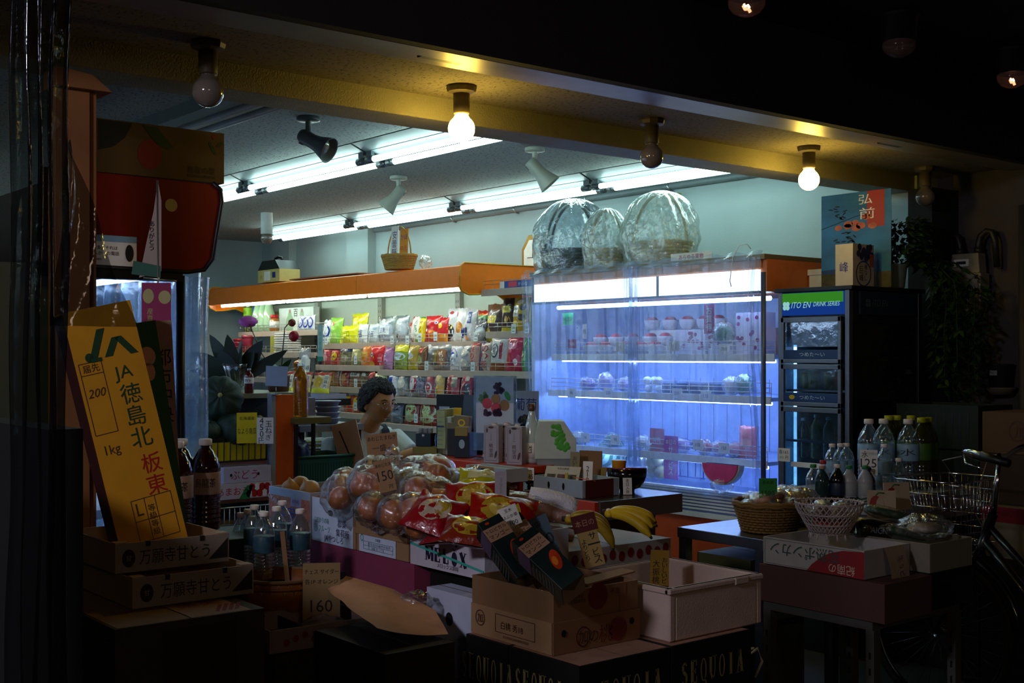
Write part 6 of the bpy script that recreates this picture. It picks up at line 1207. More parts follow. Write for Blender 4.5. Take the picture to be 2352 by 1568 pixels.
for s1, s2 in ((-.16, -.1), (.16, -.1), (.16, .1), (-.16, .1)): m = MB(); m.box((s1, s2, .54), (.02, .02, 1.08), BLACK); m.build('leg', parent=t)
crate_box('grey_boxes', (p.x - .17, p.y - .02, 1.111), (p.x - .08, p.y + .11, 1.24), mat('box_mauve', '7a7690', .6), 'mauve carton behind the stack of lilac tubs', closed=True) 
p = pt(705, 1010, 6.3); m = MB()
for k in range(8): m.box((rnd.uniform(-.01, .01), 0, .006 + .011 * k), (.18, .16, .007), mat('goods_yellow_green', '8a8a3a', .5, var=.3)) if k % 2 == 0 else m.box((0, 0, .006 + .011 * k), (.17, .15, .006), clearb)
m.build('pack_stack', loc=(p.x, p.y, .93), label='stack of flat yellow green packs behind the teal crate', cat='food pack')
t = thing('small_table', (p.x, p.y, 0), 'grey low table behind the teal crate', 'table'); m = MB(); m.box((0, 0, .915), (.2, .2, .025), mat('shelf_lilac')); m.build('top', parent=t)
for s1, s2 in ((-.08, -.08), (.08, -.08), (.08, .08), (-.08, .08)): m = MB(); m.box((s1, s2, .45), (.025, .025, .9), BLACK); m.build('leg', parent=t)
t = thing('small_table', (2.77 + .12, 5.17, 0), 'pale low table carrying the teal crate', 'table'); m = MB(); m.box((0, 0, .78), (.55, .36, .035), mat('table_pale', '7c7860', .6)); m.build('top', parent=t)
for s1, s2 in ((-.24, -.15), (.24, -.15), (.24, .15), (-.24, .15)): m = MB(); m.box((s1, s2, .38), (.03, .03, .76), BLACK); m.build('leg', parent=t)

# three separate small tables by the orange panel, grouped under one root
rk = thing('table_group', (2.8, 5.2, 0), 'group of three small tables with olive, grey and pale tops beside the orange panel', 'rack')
for o in [o for o in bpy.data.objects if o.parent is None and o.get('label') in ('olive side shelf carrying the amber oil bottle', 'grey low table behind the teal crate', 'pale low table carrying the teal crate')]:
    for c in [c for c in bpy.data.objects if c.parent is o]: c.parent = rk; c.location = c.location + o.location - rk.location
    bpy.data.objects.remove(o)
# ================================================================ centre front: boxes, onions, snacks, mango cartons, bananas
blk = mat('crate_black', '14130f', .6); darkw = mat('dark_wood', '2a1c14', .7)
FX0 = 2.08
t = thing('display_table', (2.5, 3.3, 0), 'dark low display table under the row of produce boxes', 'table')
def T(x, y, z): return (x - 2.5, y - 3.3, z)
m = MB(); m.b2(T(2.10, 2.66, .62), T(2.95, 4.0, .655), darkw); m.build('top', parent=t)
for x, y in ((2.13, 2.9), (2.9, 2.7), (2.9, 3.95), (2.13, 3.95)): m = MB(); m.b2(T(x, y, 0), T(x + .04, y + .04, .62), darkw); m.build('leg', parent=t)
crate_box('pink_box', (2.085, 3.04, .657), (2.46, 3.99, .815), mat('box_dusky_pink', '8e3a58', .7, var=.06), 'long dusky pink box under the white fruit cartons', closed=True)
crate_box('dark_crate', (2.13, 2.68, .657), (2.46, 3.02, .808), blk, 'black crate under the white lettered melon box')
# onion carton with curved orange panel
on_print = mat('onion_print', 'c8704c', .6, var=.35, vscale=120)
def awaji(m, at, w, d, h):
    m.patch(at('-x', 0, .45), d * .98, h * .75, on_print, '-x'); m.patch(at('-x', .35, .74, .002), .075, .032, mat('label_lilac', 'c0b0cc', .6), '-x'); m.text('AWAJI', at('-x', .35, .74, .003), .017, mat('ink_plum', '6a2a6a', .5), '-x', maxw=.066)
    m.text('玉葱', at('-x', -.05, .42, .003), .062, mat('ink_blue_bright', '1c3cb0', .5), '-x', w=.13); m.text('OKARA', at('-x', -.72, .72, .003), .018, PAPER, '-x', rot=-20); m.text('果', at('-x', .8, .15, .003), .02, MAG, '-x')
crate_box('onion_carton', (2.085, 3.67, .817), (2.36, 3.97, .975), mat('box_white_blue', 'b4bccc', .6), 'white carton with orange onion print and AWAJI lettering', extra=awaji)
onm = mat('onion_pale', 'c89a58', .4, var=.2, vscale=20); onb = mat('onion_brown', 'c0703a', .32, var=.35, vscale=26, coat=.3, stretch=(1, 1, .3))
def onion_mb(m, c, r, mt, s_=0):
    M = Matrix.Translation(c) @ E(rnd.uniform(-50, 50), rnd.uniform(-50, 50), rnd.uniform(0, 360))
    pr = [(0, -.82)] + [(math.sin(R(a)) * 1.0, -math.cos(R(a)) * .86) for a in range(12, 150, 11)] + [(.30, .86), (.14, 1.0), (.07, 1.16), (.0, 1.2)]
    m.lathe([(a * r, b * r) for a, b in pr], mt, 22, M=M, squash=lambda a, z: 1 + .02 * math.cos(6 * a)); return m
def heap_onion(px, py, tt, r, lab):
    p = pt(px, py, tt); onion_mb(MB(), (0, 0, 0), r, onm).build('onion', loc=p, label=lab, cat='onion')
heap_onion(668, 1121, 4.42, .036, 'pale loose onion at the far end of the AWAJI carton'); heap_onion(690, 1114, 4.44, .036, 'pale loose onion at the back of the AWAJI carton'); heap_onion(711, 1124, 4.30, .037, 'pale loose onion next to the bagged brown onions')
MB().open_box(.22, .24, .06, .004, CARD).build('carton_tray', loc=(2.23, 3.82, .895), label='brown insert tray holding the loose onions in the AWAJI carton', cat='tray')
def jabox(m, at, w, d, h):
    m.patch(at('-x', -.03, .5), d * .93, h, mat('face_pale_blue', 'd4e0f6', .6), '-x'); P_ = lambda u, v: at('-x', u, v, .0025)
    m.disc(P_(-.1, .70), .017, .010, mat('hole_dark', '0a0908', .9, var=0), '-x'); m.text('こだわりの味', P_(-.5, .50), .020, TEALINK, '-x', maxw=.095); m.text('郡築', P_(.42, .50), .026, mat('ink_plum_dark', '2e2440', .5), '-x', maxw=.055)
    m.disc(P_(-.78, .31), .013, .013, TEALINK, '-x', ring=.15); m.text('秀', P_(-.78, .31), .015, TEALINK, '-x'); m.text('フルーツ', P_(-.38, .31), .020, TEALINK, '-x', maxw=.075); m.text('集荷所', P_(.45, .29), .026, mat('ink_plum_dark'), '-x', maxw=.085); m.text('JAやつしろ', P_(.05, .11), .026, mat('ink_plum_dark'), '-x', maxw=.15)
crate_box('fruit_carton', (2.085, 3.375, .817), (2.34, 3.66, .965), CARD, 'pale blue fronted fruit carton with teal and black lettering', extra=jabox)
def labelled(m, at, w, d, h):
    P_ = lambda u, v, e=.003: at('-x', u, v, e); m.patch(P_(-.18, .30, .002), d * .72, h * .58, mat('face_pale_blue'), '-x'); g = mat('ink_slate', '4a5a6c', .6)
    m.disc(P_(-.78, .48), .009, .011, TEALINK, '-x', ring=.25); m.text('冷蔵棚', P_(-.15, .48), .010, g, '-x')
    for v in (.12, .24, .38): m.patch(P_(-.14, v), d * .58, .0012, g, '-x')
    for u in (-.72, -.5, .44): m.patch(P_(u, .25), .0012, h * .26, g, '-x')
    m.text('冷 ネロLS LS-80/7ﾀ ﾀﾀ-70-7ﾀ', P_(-.1, .31), .010, g, '-x', maxw=.15); m.text('3365  8  5  7  8', P_(-.15, .18), .008, g, '-x')
crate_box('low_carton', (2.085, 3.07, .817), (2.34, 3.365, .912), CARD, 'low brown carton with pale blue printed table label', extra=lambda m, at, w, d, h: (labelled(m, at, w, d, h), m.box((-w / 2 - .003, 0, h * .80), (.005, d, h * .40), CARD)))
# bagged onions
def onion_bag(centers, lab, knot=None, seed=1.0, r=.047, infl=1.07):
    c0_ = sum((pt(*q) for q in centers), Vector()) / len(centers); c0_ = Vector(tuple(round(v, 3) for v in c0_))
    t = thing('onion_bag', c0_, lab, 'onions', group='clear bags of brown onions')
    loc = [pt(*q) - c0_ for q in centers]; t.location = c0_ - Vector((0, 0, .022))
    for q in loc: m = MB(); onion_mb(m, q, r * rnd.uniform(.93, 1.06), onb); m.build('onion', parent=t)
    m = MB()
    def f(d):
        s_ = max((q.dot(d) for q in loc)) ; s2 = max(0, s_) + r * infl
        return s2 * (1 + .05 * noise.noise(d * 5 + Vector((seed, 0, 0))) + .05 * (abs(noise.noise(d * 9 + Vector((0, seed, 0)))) * 2 - .5))
    m.ball((0, 0, 0), 1, wrapm, 44, 28, f=f)
    if knot:
        k = pt(*knot) - c0_; b = k * .62
        m.tube([b * .5, b, b.lerp(k, .5), k, k + Vector((0, 0, .012))], [r * .8, r * .42, .009, .020, .030], wrapm, 14); m.ball(k + Vector((-.004, 0, .018)), (.026, .022, .028), wrapm, 16, 10, f=lambda d: 1 + .35 * noise.noise(d * 4))
    m.build('clear_bag', parent=t)
onion_bag([(795, 1090, 4.02), (782, 1128, 3.94), (800, 1120, 4.08)], 'clear bag of onions at the pale blue carton end of the heap', seed=2, r=.044)
onion_bag([(836, 1098, 3.86), (886, 1100, 3.84), (862, 1085, 3.98)], 'clear bag of big dark onions at the top left of the heap', seed=4, r=.049)
onion_bag([(850, 1152, 3.74), (880, 1168, 3.80)], 'clear bag of two reddish onions hanging over the low carton', seed=6, r=.044)
onion_bag([(905, 1165, 3.64), (952, 1158, 3.62)], 'clear bag of two onions at the front of the heap', seed=8, r=.050)
onion_bag([(962, 1112, 3.74), (930, 1120, 3.86), (1010, 1140, 3.74)], 'clear bag of onions under the knotted bag', seed=10, r=.051)
onion_bag([(945, 1078, 3.96), (1000, 1082, 3.86), (1010, 1115, 3.92), (975, 1090, 4.0)], 'large knotted bag of onions on top of the heap', (905, 1040, 3.98), seed=12, r=.050)
onion_bag([(960, 1192, 3.56)], 'single bagged onion low at the edge of the melon box', seed=14, r=.040)
onion_bag([(885, 1135, 3.98), (925, 1130, 4.0), (820, 1140, 4.06), (990, 1160, 3.84)], 'clear bag of onions buried in the middle of the heap', seed=15, r=.046)
p = pt(884, 1080, 4.08); card('price_board', (p.x, p.y, p.z), .105, .125, CARD, [('あわじたまねぎ', .88, .016, INK), ('一盛', .62, .022, INK, 't', -.2), ('600', .28, .040, INK)], 'brown cardboard price sign for onions reading 600, behind the heap', cat='price sign', face='-y', rz=-34, tilt=-6)
bpy.data.objects['price_board'].rotation_euler[1] = R(-6)
p = pt(893, 1128, 3.70); card('price_board', (p.x, p.y, p.z), .052, .098, CARD, [('あわじたま', .84, .011, INK), ('150', .50, .030, INK), ('円', .14, .012, INK, 't', .4)], 'smaller brown cardboard price sign reading 150 in the onion heap', cat='price sign', face='-y', rz=-34, tilt=-6)
bpy.data.objects['price_board.001'].rotation_euler[1] = R(-13)
# melon box with serif lettering
def serif(m, word, P_, w_, h_, mt, italic=0):
    """thick and thin slab lettering; P_(x,z) gives the surface point"""
    G = {'M': ([(-.8, 0, -.8, 1, .12), (.8, 0, .8, 1, .3), (-.8, 1, 0, .1, .3), (0, .1, .8, 1, .10)], [(-.8, 0), (.8, 0), (-.85, 1), (.85, 1)]),
         'E': ([(-.45, 0, -.45, 1, .32), (-.5, .04, .55, .04, .09), (-.5, .96, .5, .96, .09), (-.4, .52, .3, .52, .08), (.55, 0, .55, .28, .1), (.5, .75, .5, 1, .1), (.28, .4, .28, .64, .08)], []),
         'L': ([(-.4, 0, -.4, 1, .32), (-.5, .04, .6, .04, .09), (.58, 0, .58, .32, .1)], [(-.4, 1)]),
         'X': ([(-.6, 1, .6, 0, .34), (-.55, 0, .55, 1, .1)], [(-.6, 1), (.6, 1), (-.6, 0), (.6, 0)]),
         'S': ([(.45, .82, .1, .97, .12), (.1, .97, -.4, .85, .16), (-.4, .85, -.35, .62, .24), (-.35, .62, .4, .4, .28), (.4, .4, .4, .15, .24), (.4, .15, 0, .03, .16), (0, .03, -.5, .18, .12)], []),
         'U': ([(-.5, 1, -.5, .3, .30), (-.5, .3, -.1, .03, .2), (-.1, .03, .35, .15, .1), (.35, .15, .5, .4, .1), (.5, .4, .5, 1, .1)], [(-.5, 1), (.5, 1)]),
         'I': ([(0, 0, 0, 1, .3)], [(0, 0), (0, 1)]), 'A': ([(-.55, 0, 0, 1, .1), (0, 1, .55, 0, .32), (-.3, .32, .3, .32, .08)], [(-.55, 0), (.6, 0)])}
    n = len(word); aw = w_ / n
    def Pp(cx_, x, z): return P_(cx_ + x * aw * .46 + italic * z * h_, (z - .5) * h_)
    for i, ch in enumerate(word):
        cx_ = -w_ / 2 + aw * (i + .5)
        if ch in 'OQ':
            N = 24; vs = []
            for k in range(N):
                a = 2 * math.pi * k / N; vs.append(Pp(cx_, .72 * math.cos(a), .5 + .5 * math.sin(a)))
            for k in range(N):
                a = 2 * math.pi * k / N; vs.append(Pp(cx_, .40 * math.cos(a), .5 + .44 * math.sin(a)))
            m.add(vs, [(k, (k + 1) % N, N + (k + 1) % N, N + k) for k in range(N)], mt)
            if ch == 'Q': m.add([Pp(cx_, .05, .12), Pp(cx_, .3, .16), Pp(cx_, .85, -.14), Pp(cx_, .5, -.12)], [(0, 1, 2, 3)], mt)
            continue
        if ch == '@':
            N = 24; m.add([Pp(cx_, .7 * math.cos(2 * math.pi * k / N), .45 + .5 * math.sin(2 * math.pi * k / N)) for k in range(N)], [tuple(range(N))], mt); m.add([Pp(cx_, -.6, 1.13), Pp(cx_, -.55, 1.19), Pp(cx_, .6, 1.03), Pp(cx_, .55, .99)], [(0, 1, 2, 3)], mt); m.add([Pp(cx_, -.05, .9), Pp(cx_, .05, .9), Pp(cx_, .08, 1.1), Pp(cx_, -.02, 1.1)], [(0, 1, 2, 3)], mt); continue
        st, sf = G[ch]
        for (x0, z0, x1, z1, tk) in st:
            dx, dz = (x1 - x0) * aw * .46, (z1 - z0) * h_; L_ = math.hypot(dx, dz) or 1; nx, nz = -dz / L_ * tk * aw * .46 / (aw * .46), dx / L_ * tk * aw * .46 / h_
            m.add([Pp(cx_, x0 - nx, z0 - nz), Pp(cx_, x1 - nx, z1 - nz), Pp(cx_, x1 + nx, z1 + nz), Pp(cx_, x0 + nx, z0 + nz)], [(0, 1, 2, 3)], mt)
        for (x, z) in sf: m.add([Pp(cx_, x - .42, z - (.03 if z > .5 else 0)), Pp(cx_, x + .42, z - (.03 if z > .5 else 0)), Pp(cx_, x + .42, z + (.03 if z < .5 else 0)), Pp(cx_, x - .42, z + (.03 if z < .5 else 0))], [(0, 1, 2, 3)], mt)
    return m
plum = mat('ink_plum_dark')
def melox(m, at, w, d, h):
    P_ = lambda x, z: Vector(at('-x', 0, .36, .0015)) + Vector((0, -x, z)); serif(m, 'MEL@X', P_, .21, .042, plum); m.text('メロックス静岡', at('-x', .05, .12, .0015), .014, mat('ink_grey_plum', '5a5260', .6), '-x', maxw=.11)
    for u in (-.38, .28): m.disc(at('-x', u, .70, .0015), .0065, .0085, mat('hole_dark', '0a0908', .9, var=0), '-x')
    m.b2((-w / 2 + .006, -d / 2 + .01, h - .01), (-w / 2 + .010, .04, h + .012), mat('box_lilac_inner', 'a8a0a8', .6))
    m.add([at('-x', -.98, .50, .0035), at('-x', .99, .17, .0035), at('-x', .99, .23, .0035), at('-x', -.98, .56, .0035)], [(0, 1, 2, 3)], mat('tape_aqua', '3fb8a4', .5))
crate_box('melon_carton', (2.085, 2.69, .815), (2.40, 3.06, .937), mat('box_lilac_pale', 'd0c8d4', .65, bump=.1), 'white melon carton lettered MELOX with an aqua tape stripe', extra=melox)
crate_box('vegetable_carton', (1.985, 2.60, .42), (2.07, 2.83, .79), mat('box_blue_white', 'c4c8e0', .65), 'tall pale carton standing under the melon carton with teal brush lettering', [('-x', 'みず菜', .1, .28, .075, mat('ink_teal_dark', '1f5a62', .6), 0, .2)], holes=(('-x', -.05, .80, .017, .019),), closed=True)
crate_box('dark_crate', (1.9, 2.58, .12), (2.09, 2.88, .418), blk, 'black crate under the tall pale vegetable carton')
# foil snack packs heaped on the melon carton
def lying(name, px, py, tt, w_, h_, d_, c_, mot, lab, rot, cat='snack bag', clear=False, fill=None, seed=None):
    p = pt(px, py, tt); m = bag_mb(w_, h_, d_, c_, mot, seed if seed is not None else rnd.uniform(0, 40), 1.8, clear, fill)
    for i, v in enumerate(m.v): m.v[i] = (v[0], v[1], v[2] - h_ / 2)
    return m.build(name, loc=tuple(p), rot=rot, label=lab, cat=cat)
gold = 'b89a2c'; rd = 'a0120c'
lying('foil_pack', 998, 1182, 3.52, .16, .15, .05, 'a01420', [('disc', .0, .5, .6, .3, 'c8b8a0'), ('disc', .3, .6, .3, .2, gold)], 'shiny red and silver foil pack at the onion end of the melon carton', (-55, 15, -60))
lying('foil_pack', 1092, 1150, 3.66, .19, .15, .06, rd, [('disc', 0, .5, .62, .3, gold), ('disc', 0, .5, .4, .18, 'cab04a', 1)], 'red foil pack with gold cloud print at the back of the heap', (-48, -4, -42))
lying('foil_pack', 1152, 1185, 3.46, .20, .15, .06, rd, [('disc', -.05, .5, .6, .32, gold), ('disc', -.05, .5, .35, .2, 'cab04a', 1)], 'red foil pack with gold cloud print leaning on the mango cartons', (-50, 10, -40))
lying('foil_pack', 1085, 1222, 3.36, .17, .12, .05, '8a2a14', [('disc', 0, .5, .7, .35, gold)], 'gold fronted foil pack low in the melon carton', (-62, 8, -45))
lying('foil_pack', 1030, 1222, 3.50, .15, .12, .04, '8e1a24', [('rect', -.6, .3, .2, .8, 'b8a8a0')], 'crumpled crimson foil pack by the lilac flap', (-70, -12, -70))
lying('yellow_pack', 1105, 1106, 3.85, .15, .10, .05, 'c0bc20', [('rect', -.6, .6, .4, .8, 'd8d8a0')], 'shiny yellow green pack on top of the heap', (-55, 6, -40), 'food pack')
lying('clear_pack', 1070, 1118, 3.9, .13, .12, .05, 'cccccc', [], 'crumpled clear pack beside the yellow green one', (-40, -20, -40), 'food pack', True, 'b8b8a8')
lying('dried_pack', 1135, 1140, 3.78, .10, .10, .04, '3a2e1c', [('rect', -.5, .5, .4, .7, '8a7a3a')], 'dark pack of dried goods behind the slanted white card', (-40, 0, -40), 'food pack')
for i, (px, py, tt, l) in enumerate(((1030, 1112, 4.15, 'lower'), (1034, 1088, 4.17, 'upper'))):
    p = pt(px, py, tt); m = MB(); m.box((0, 0, 0), (.13, .09, .034), mat('box_yellow_green', 'a8a41c', .5)); m.text('in Japan', (.01, -.0455, .0), .012, mat('ink_green_dark', '3a4a14', .6), '-y'); m.build('tea_box', loc=tuple(p), rot=(0, 0, -42), bevel=.002, label=l + ' yellow green box behind the onion heap', cat='box')
p = pt(1150, 1145, 3.62); card('price_card', tuple(p), .035, .082, mat('card_lilac', 'a8a0a8', .6), [('395', .5, .014, GREY, 'v')], 'slanted narrow pale card stuck in the snack heap', face='-y', rz=-39)
def roll(o, a): o.rotation_euler[1] = R(a); return o
p = pt(1180, 1207, 3.24); roll(card('price_card', tuple(p), .05, .055, PAPER, [('玉木', .8, .010, INK), ('はぶか草', .5, .010, INK), ('1100', .15, .012, INK)], 'white handwritten herb card reading 1100 above the mango cartons', face='-y', rz=-39, tilt=-15), -22)
# wrapped yam in foam net
t = thing('wrapped_root', tuple(pt(1235, 1168, 3.9)), 'long wrapped root vegetable with white foam net on a brown tray', 'vegetables', rot=(0, 16, -42))
m = MB(); m.tube([(-.12, 0, 0), (-.06, .005, 0), (.03, 0, .0), (.12, -.005, 0)], [.022, .032, .034, .02], mat('root_pink', 'b07a6a', .45, var=.15), 14); m.build('root', parent=t)
m = MB(); m.ball((0, 0, 0), (.15, .045, .042), wrapm, 40, 18, f=lambda d: 1 + .1 * noise.noise(Vector((d.x * 9, d.y * 3, d.z * 4)))); m.build('clear_wrap', parent=t)
m = MB(); m.lathe([(.03, -.10), (.038, -.05), (.04, 0), (.036, .04), (.030, .06)], foamnet, 30, M=E(0, 90, 0, (.06, .02, .03)), squash=lambda a, z: 1 + .05 * math.sin(a * 12)); m.build('foam_net', parent=t)
m = MB(); m.box((0, 0, -.05), (.27, .13, .018), CARD_D); m.build('tray', parent=t)
# mango drink cartons
mang = mat('carton_green_dark', '1c2a26', .3, var=.2, coat=.5); mang2 = mat('carton_lilac_side', '6a5a78', .4, var=.2); mfr = mat('mango_red', 'c83a18', .4, var=.45, vscale=22); mlab = mat('carton_tan_label', 'b08a6c', .5)
def mango(px, py, tt, rot, lab):
    t = thing('mango_carton', tuple(pt(px, py, tt)), lab, 'carton', rot=rot, group='mango drink cartons')
    m = MB(); a, h = .0345, .097; m.box((0, 0, 0), (2 * a, 2 * a, 2 * h), mang, None); m.patch((0, -a - .0008, .048), 2 * a, .042, mlab); m.text('トロピカル', (0, -a - .0016, .058), .011, mat('ink_brown', '4a2c1c', .5), maxw=.058); m.text('マンゴー', (0, -a - .0016, .040), .014, mat('ink_brown'), maxw=.06)
    m.disc((.012, -a - .001, -.02), .0135, .031, mfr, '-y', 20, rot=-20); m.disc((.008, -a - .0014, -.022), .007, .014, mat('mango_gold', 'd87a1c', .4), '-y', 16, rot=-20); m.patch((-a - .0008, 0, .048), 2 * a, .05, mang2, '-x')
    for k in range(7): m.patch((-a - .0008, 0, .01 - .012 * k), .05, .004, mat('ink_dim', '58605c', .6), '-x')
    m.patch((0, 0, -h - .0008), 2 * a, 2 * a, mat('carton_foot', 'a08c70', .6), '+z'); m.add([(-a, -a, -h - .001), (a, -a, -h - .001), (0, 0, -h - .0016)], [(0, 1, 2)], mat('carton_foot_dark', '5a4a3a', .6)); m.disc((-.012, -a - .0012, .083), .006, .004, mfr, '-y'); m.build('body', parent=t, bevel=.0025)
    m = MB(); m.cyl((0, 0, h), (0, 0, h + .012), .014, CAPW, 16); m.build('cap', parent=t)
mango(1165, 1268, 3.16, (-46, -22, -14), 'mango drink carton leaning at the melon carton corner'); mango(1213, 1262, 3.25, (-46, -22, -14), 'mango drink carton in the middle, half hidden behind the front one'); mango(1258, 1298, 2.98, (-54, -30, -12), 'mango drink carton lying in front, showing its pale foot')
p = pt(1268, 1300, 3.30); roll(card('price_board', tuple(p), .075, .14, mat('card_slate_blue', '47606e', .6), [('2袋', .85, .018, INK), ('380', .52, .034, INK), ('円', .2, .022, INK, 't', .4)], 'slate blue card reading 380 behind the mango cartons', face='-y', rz=-39, tilt=-12, cat='price sign'), -22)
# peach carton
lin_d = mat('ink_brown_dark', '4a2a1c', .6); redd = mat('ink_red_dull', '6e2216', .6)
def peachbox(m, at, w, d, h):
    m.b2((-w / 2 - .004, -d / 2 - .004, 0), (w / 2 + .004, -d / 2 + .002, h * .52), CARD_D); m.b2((-w / 2 - .004, -d / 2, 0), (-w / 2 + .002, d / 2, h * .52), CARD)
    e = .0055
    m.disc(at('-y', -.35, .22, e), .024, .026, lin_d, '-y', ring=.14); m.text('加', at('-y', -.35, .22, e), .032, lin_d); m.text('の', at('-y', -.10, .20, e), .028, lin_d); m.text('桃', at('-y', .18, .21, e), .045, redd); m.disc(at('-y', .48, .24, e), .032, .030, redd, '-y'); m.disc(at('-y', .02, .84, .0015), .034, .034, redd, '-y')
    for u in (-.8, .82): m.disc(at('-y', u, .33, e), .008, .009, mat('hole_dark'), '-y')
    m.patch(at('-y', .62, .75, .0014), .022, h * .5, CARD_D, '-y'); m.text('予冷', at('-y', .42, .88, .0015), .016, lin_d); m.text('加積産業品\n有限農業会社', at('-y', -.45, .85, .0015), .022, lin_d, maxw=.05)
    m.disc(at('-x', -.75, .30, e), .020, .021, lin_d, '-x', ring=.12); m.text('加', at('-x', -.75, .30, e), .024, lin_d, '-x')
    for (u, v, ww, hh) in ((.12, .44, .16, .0015), (.12, .14, .16, .0015), (-.36, .29, .0015, .045), (.60, .29, .0015, .045)): m.patch(at('-x', u, v, e), ww, hh, lin_d, '-x')
    m.text('白桃 秀18', at('-x', .05, .27, e), .020, lin_d, '-x', maxw=.12); m.text('生産者直送品果実農業協同組合', at('-x', .15, .08, e), .007, lin_d, '-x', maxw=.14)
crate_box('peach_carton', (1.95, 2.24, .713), (2.24, 2.57, .865), CARD_D, 'brown peach carton with circled mark, holding mango cartons', extra=peachbox, inner=CARD)
t = thing('plastic_sheet', (2.10, 2.42, .80), 'clear plastic sheet crumpled inside the peach carton', 'sheet')
m = MB(); m.grid(lambda u, v: ((u - .5) * .25, (v - .5) * .28, .02 * noise.noise(Vector((u * 4, v * 4, 1))) + .015 * abs(noise.noise(Vector((u * 9, v * 9, 4))))), 24, 24, wrapm); m.grid(lambda u, v: ((u - .5) * .26, (v - .5) * .29, -.015), 2, 2, mat('paper_mauve', '8a7470', .7)); m.build('film', parent=t)
m = MB(); m.box((0, 0, 0), (.20, .045, .004), CARD); m.build('loose_flap', loc=(2.18, 2.30, .872), rot=(4, -2, 8), label='loose cardboard flap across the corner of the peach carton', cat='cardboard')
# foam box
foam = mat('foam_pinkish', 'c8b0a4', .8, bump=.12, bscale=200)
def foamx(m, at, w, d, h):
    m.b2((-w / 2 - .004, -d / 2 - .004, h - .016), (w / 2 + .004, -d / 2 + .016, h), foam); m.b2((-w / 2 - .004, d / 2 - .016, h - .016), (w / 2 + .004, d / 2 + .004, h), foam); m.b2((-w / 2 - .004, -d / 2, h - .016), (-w / 2 + .016, d / 2, h), foam); m.b2((w / 2 - .016, -d / 2, h - .016), (w / 2 + .004, d / 2, h), foam)
    m.b2((w * .18, -d / 2 - .006, h - .02), (w * .34, -d / 2 + .002, h + .002), foam)
crate_box('foam_box', (2.265, 2.15, .713), (2.63, 2.50, .85), foam, 'large open pinkish white foam box on the lettered black cartons', t=.022, extra=foamx, bev=.004)
p = Vector((2.44, 2.36, .735)); m = MB(); m.box((0, 0, .085), (.052, .003, .17), mat('strip_dim_yellow', '9a7820', .6)); m.text('大振桃', (-.010, -.0024, .11), .020, INK, vertical=True); m.text('おいしいピーチ', (.014, -.0024, .10), .013, INK, vertical=True); m.build('price_strip', loc=p, rot=(-6, 3, -36), label='tall dull yellow strip with brush writing standing in the foam box', cat='sign')
# black lettered grape cartons
seqb = mat('carton_black', '11130f', .55); seqi = mat('ink_olive_gold', '8c7e4c', .6)
def seq(m, at, w, d, h):
    P_ = lambda x, z: Vector(at('-y', 0, .62, .0015)) + Vector((x, 0, z)); serif(m, 'SEQUOIA', P_, .25, .06, seqi)
    P2 = lambda x, z: Vector(at('-x', 0, .60, .0015)) + Vector((0, -x, z)); serif(m, 'SEQUOIA', P2, .22, .068, seqi)
    m.patch(at('+z', 0, 0, .0006), w * .96, d * .96, mat('carton_top_tan', 'a87c64', .8, var=.12), '+z')
    for k in range(2): m.patch(at('+z', -.3 + .6 * k, .1 * k, .0012), .06, .03, mat('torn_tape', '6a4a34', .8), '+z', rot=20)
for i, (x0, x1, y0, y1, l) in enumerate(((1.93, 2.24, 2.125, 2.39, 'black lettered grape carton under the peach carton, street side'), (2.245, 2.555, 2.125, 2.39, 'black lettered grape carton under the foam box, street side'), (1.93, 2.24, 2.395, 2.57, 'black lettered grape carton under the back of the peach carton'), (2.245, 2.555, 2.395, 2.57, 'black lettered grape carton under the back of the foam box'))):
    crate_box('grape_carton', (x0, y0, .56 - .05), (x1, y1, .711), seqb, l, closed=True, extra=seq)
for i, (x0, x1) in enumerate(((1.93, 2.24), (2.245, 2.555))): crate_box('dark_crate', (x0, 2.13, 0), (x1, 2.56, .508), blk, ('first' if i == 0 else 'second') + ' tall black crate under the lettered grape cartons')
# bananas on the strawberry printed carton
def straws(m, at, w, d, h):
    for f_, n in (('-y', 12), ('-x', 6)):
        for k in range(n):
            for j in range(2): m.disc(at(f_, -.9 + 1.8 * k / (n - 1), .28 + .45 * j + .06 * (k % 2)), .014, .016, mat('berry_dull', '7a1c20', .5), f_, 12)
crate_box('berry_carton', (2.38, 2.71, .725), (2.86, 2.98, .86), mat('box_greyish', 'a49c98', .65), 'carton printed with rows of dark red strawberries under the bananas', closed=True, extra=straws)
banm = mat('banana_yellow', 'd8b41c', .45, var=.12, vscale=12); bant = mat('banana_tip', '2e2412', .7)
def bananas(base, angs, L_, r, lab, rz, rot, mt=banm):
    t = thing('banana_bunch', base, lab, 'bananas', rot=rot)
    for i, (a, lift, k) in enumerate(angs):
        m = MB(); pts = []; rr = []; n = 14
        for j in range(n + 1):
            u = j / n; th = k * u; x = L_ * (math.sin(th) / k); z = L_ * (1 - math.cos(th)) / k
            v = Vector((x, 0, -z + lift * u)); v = Matrix.Rotation(R(a), 3, 'Z') @ v; pts.append(v + Vector((0, 0, 0)))
            rr.append(r * (.35 if j == 0 else (.85 if j == 1 else (1.0 if j < n - 2 else (.75 if j == n - 2 else (.42 if j == n - 1 else .24))))))
        m.tube(pts, rr, mt, 6, smooth=True); m.tube([pts[-2], pts[-1], pts[-1] + (pts[-1] - pts[-2]) * .3], [r * .4, r * .26, r * .2], bant, 6); m.build('banana', parent=t, sub=1)
    m = MB(); m.ball((0, 0, 0), (r * .8, r * 1.5, r * .7), mt, 12, 8); m.tube([(0, 0, 0), (-.02, 0, .006)], [r * .6, r * .45], bant, 8); m.build('stalk', parent=t)
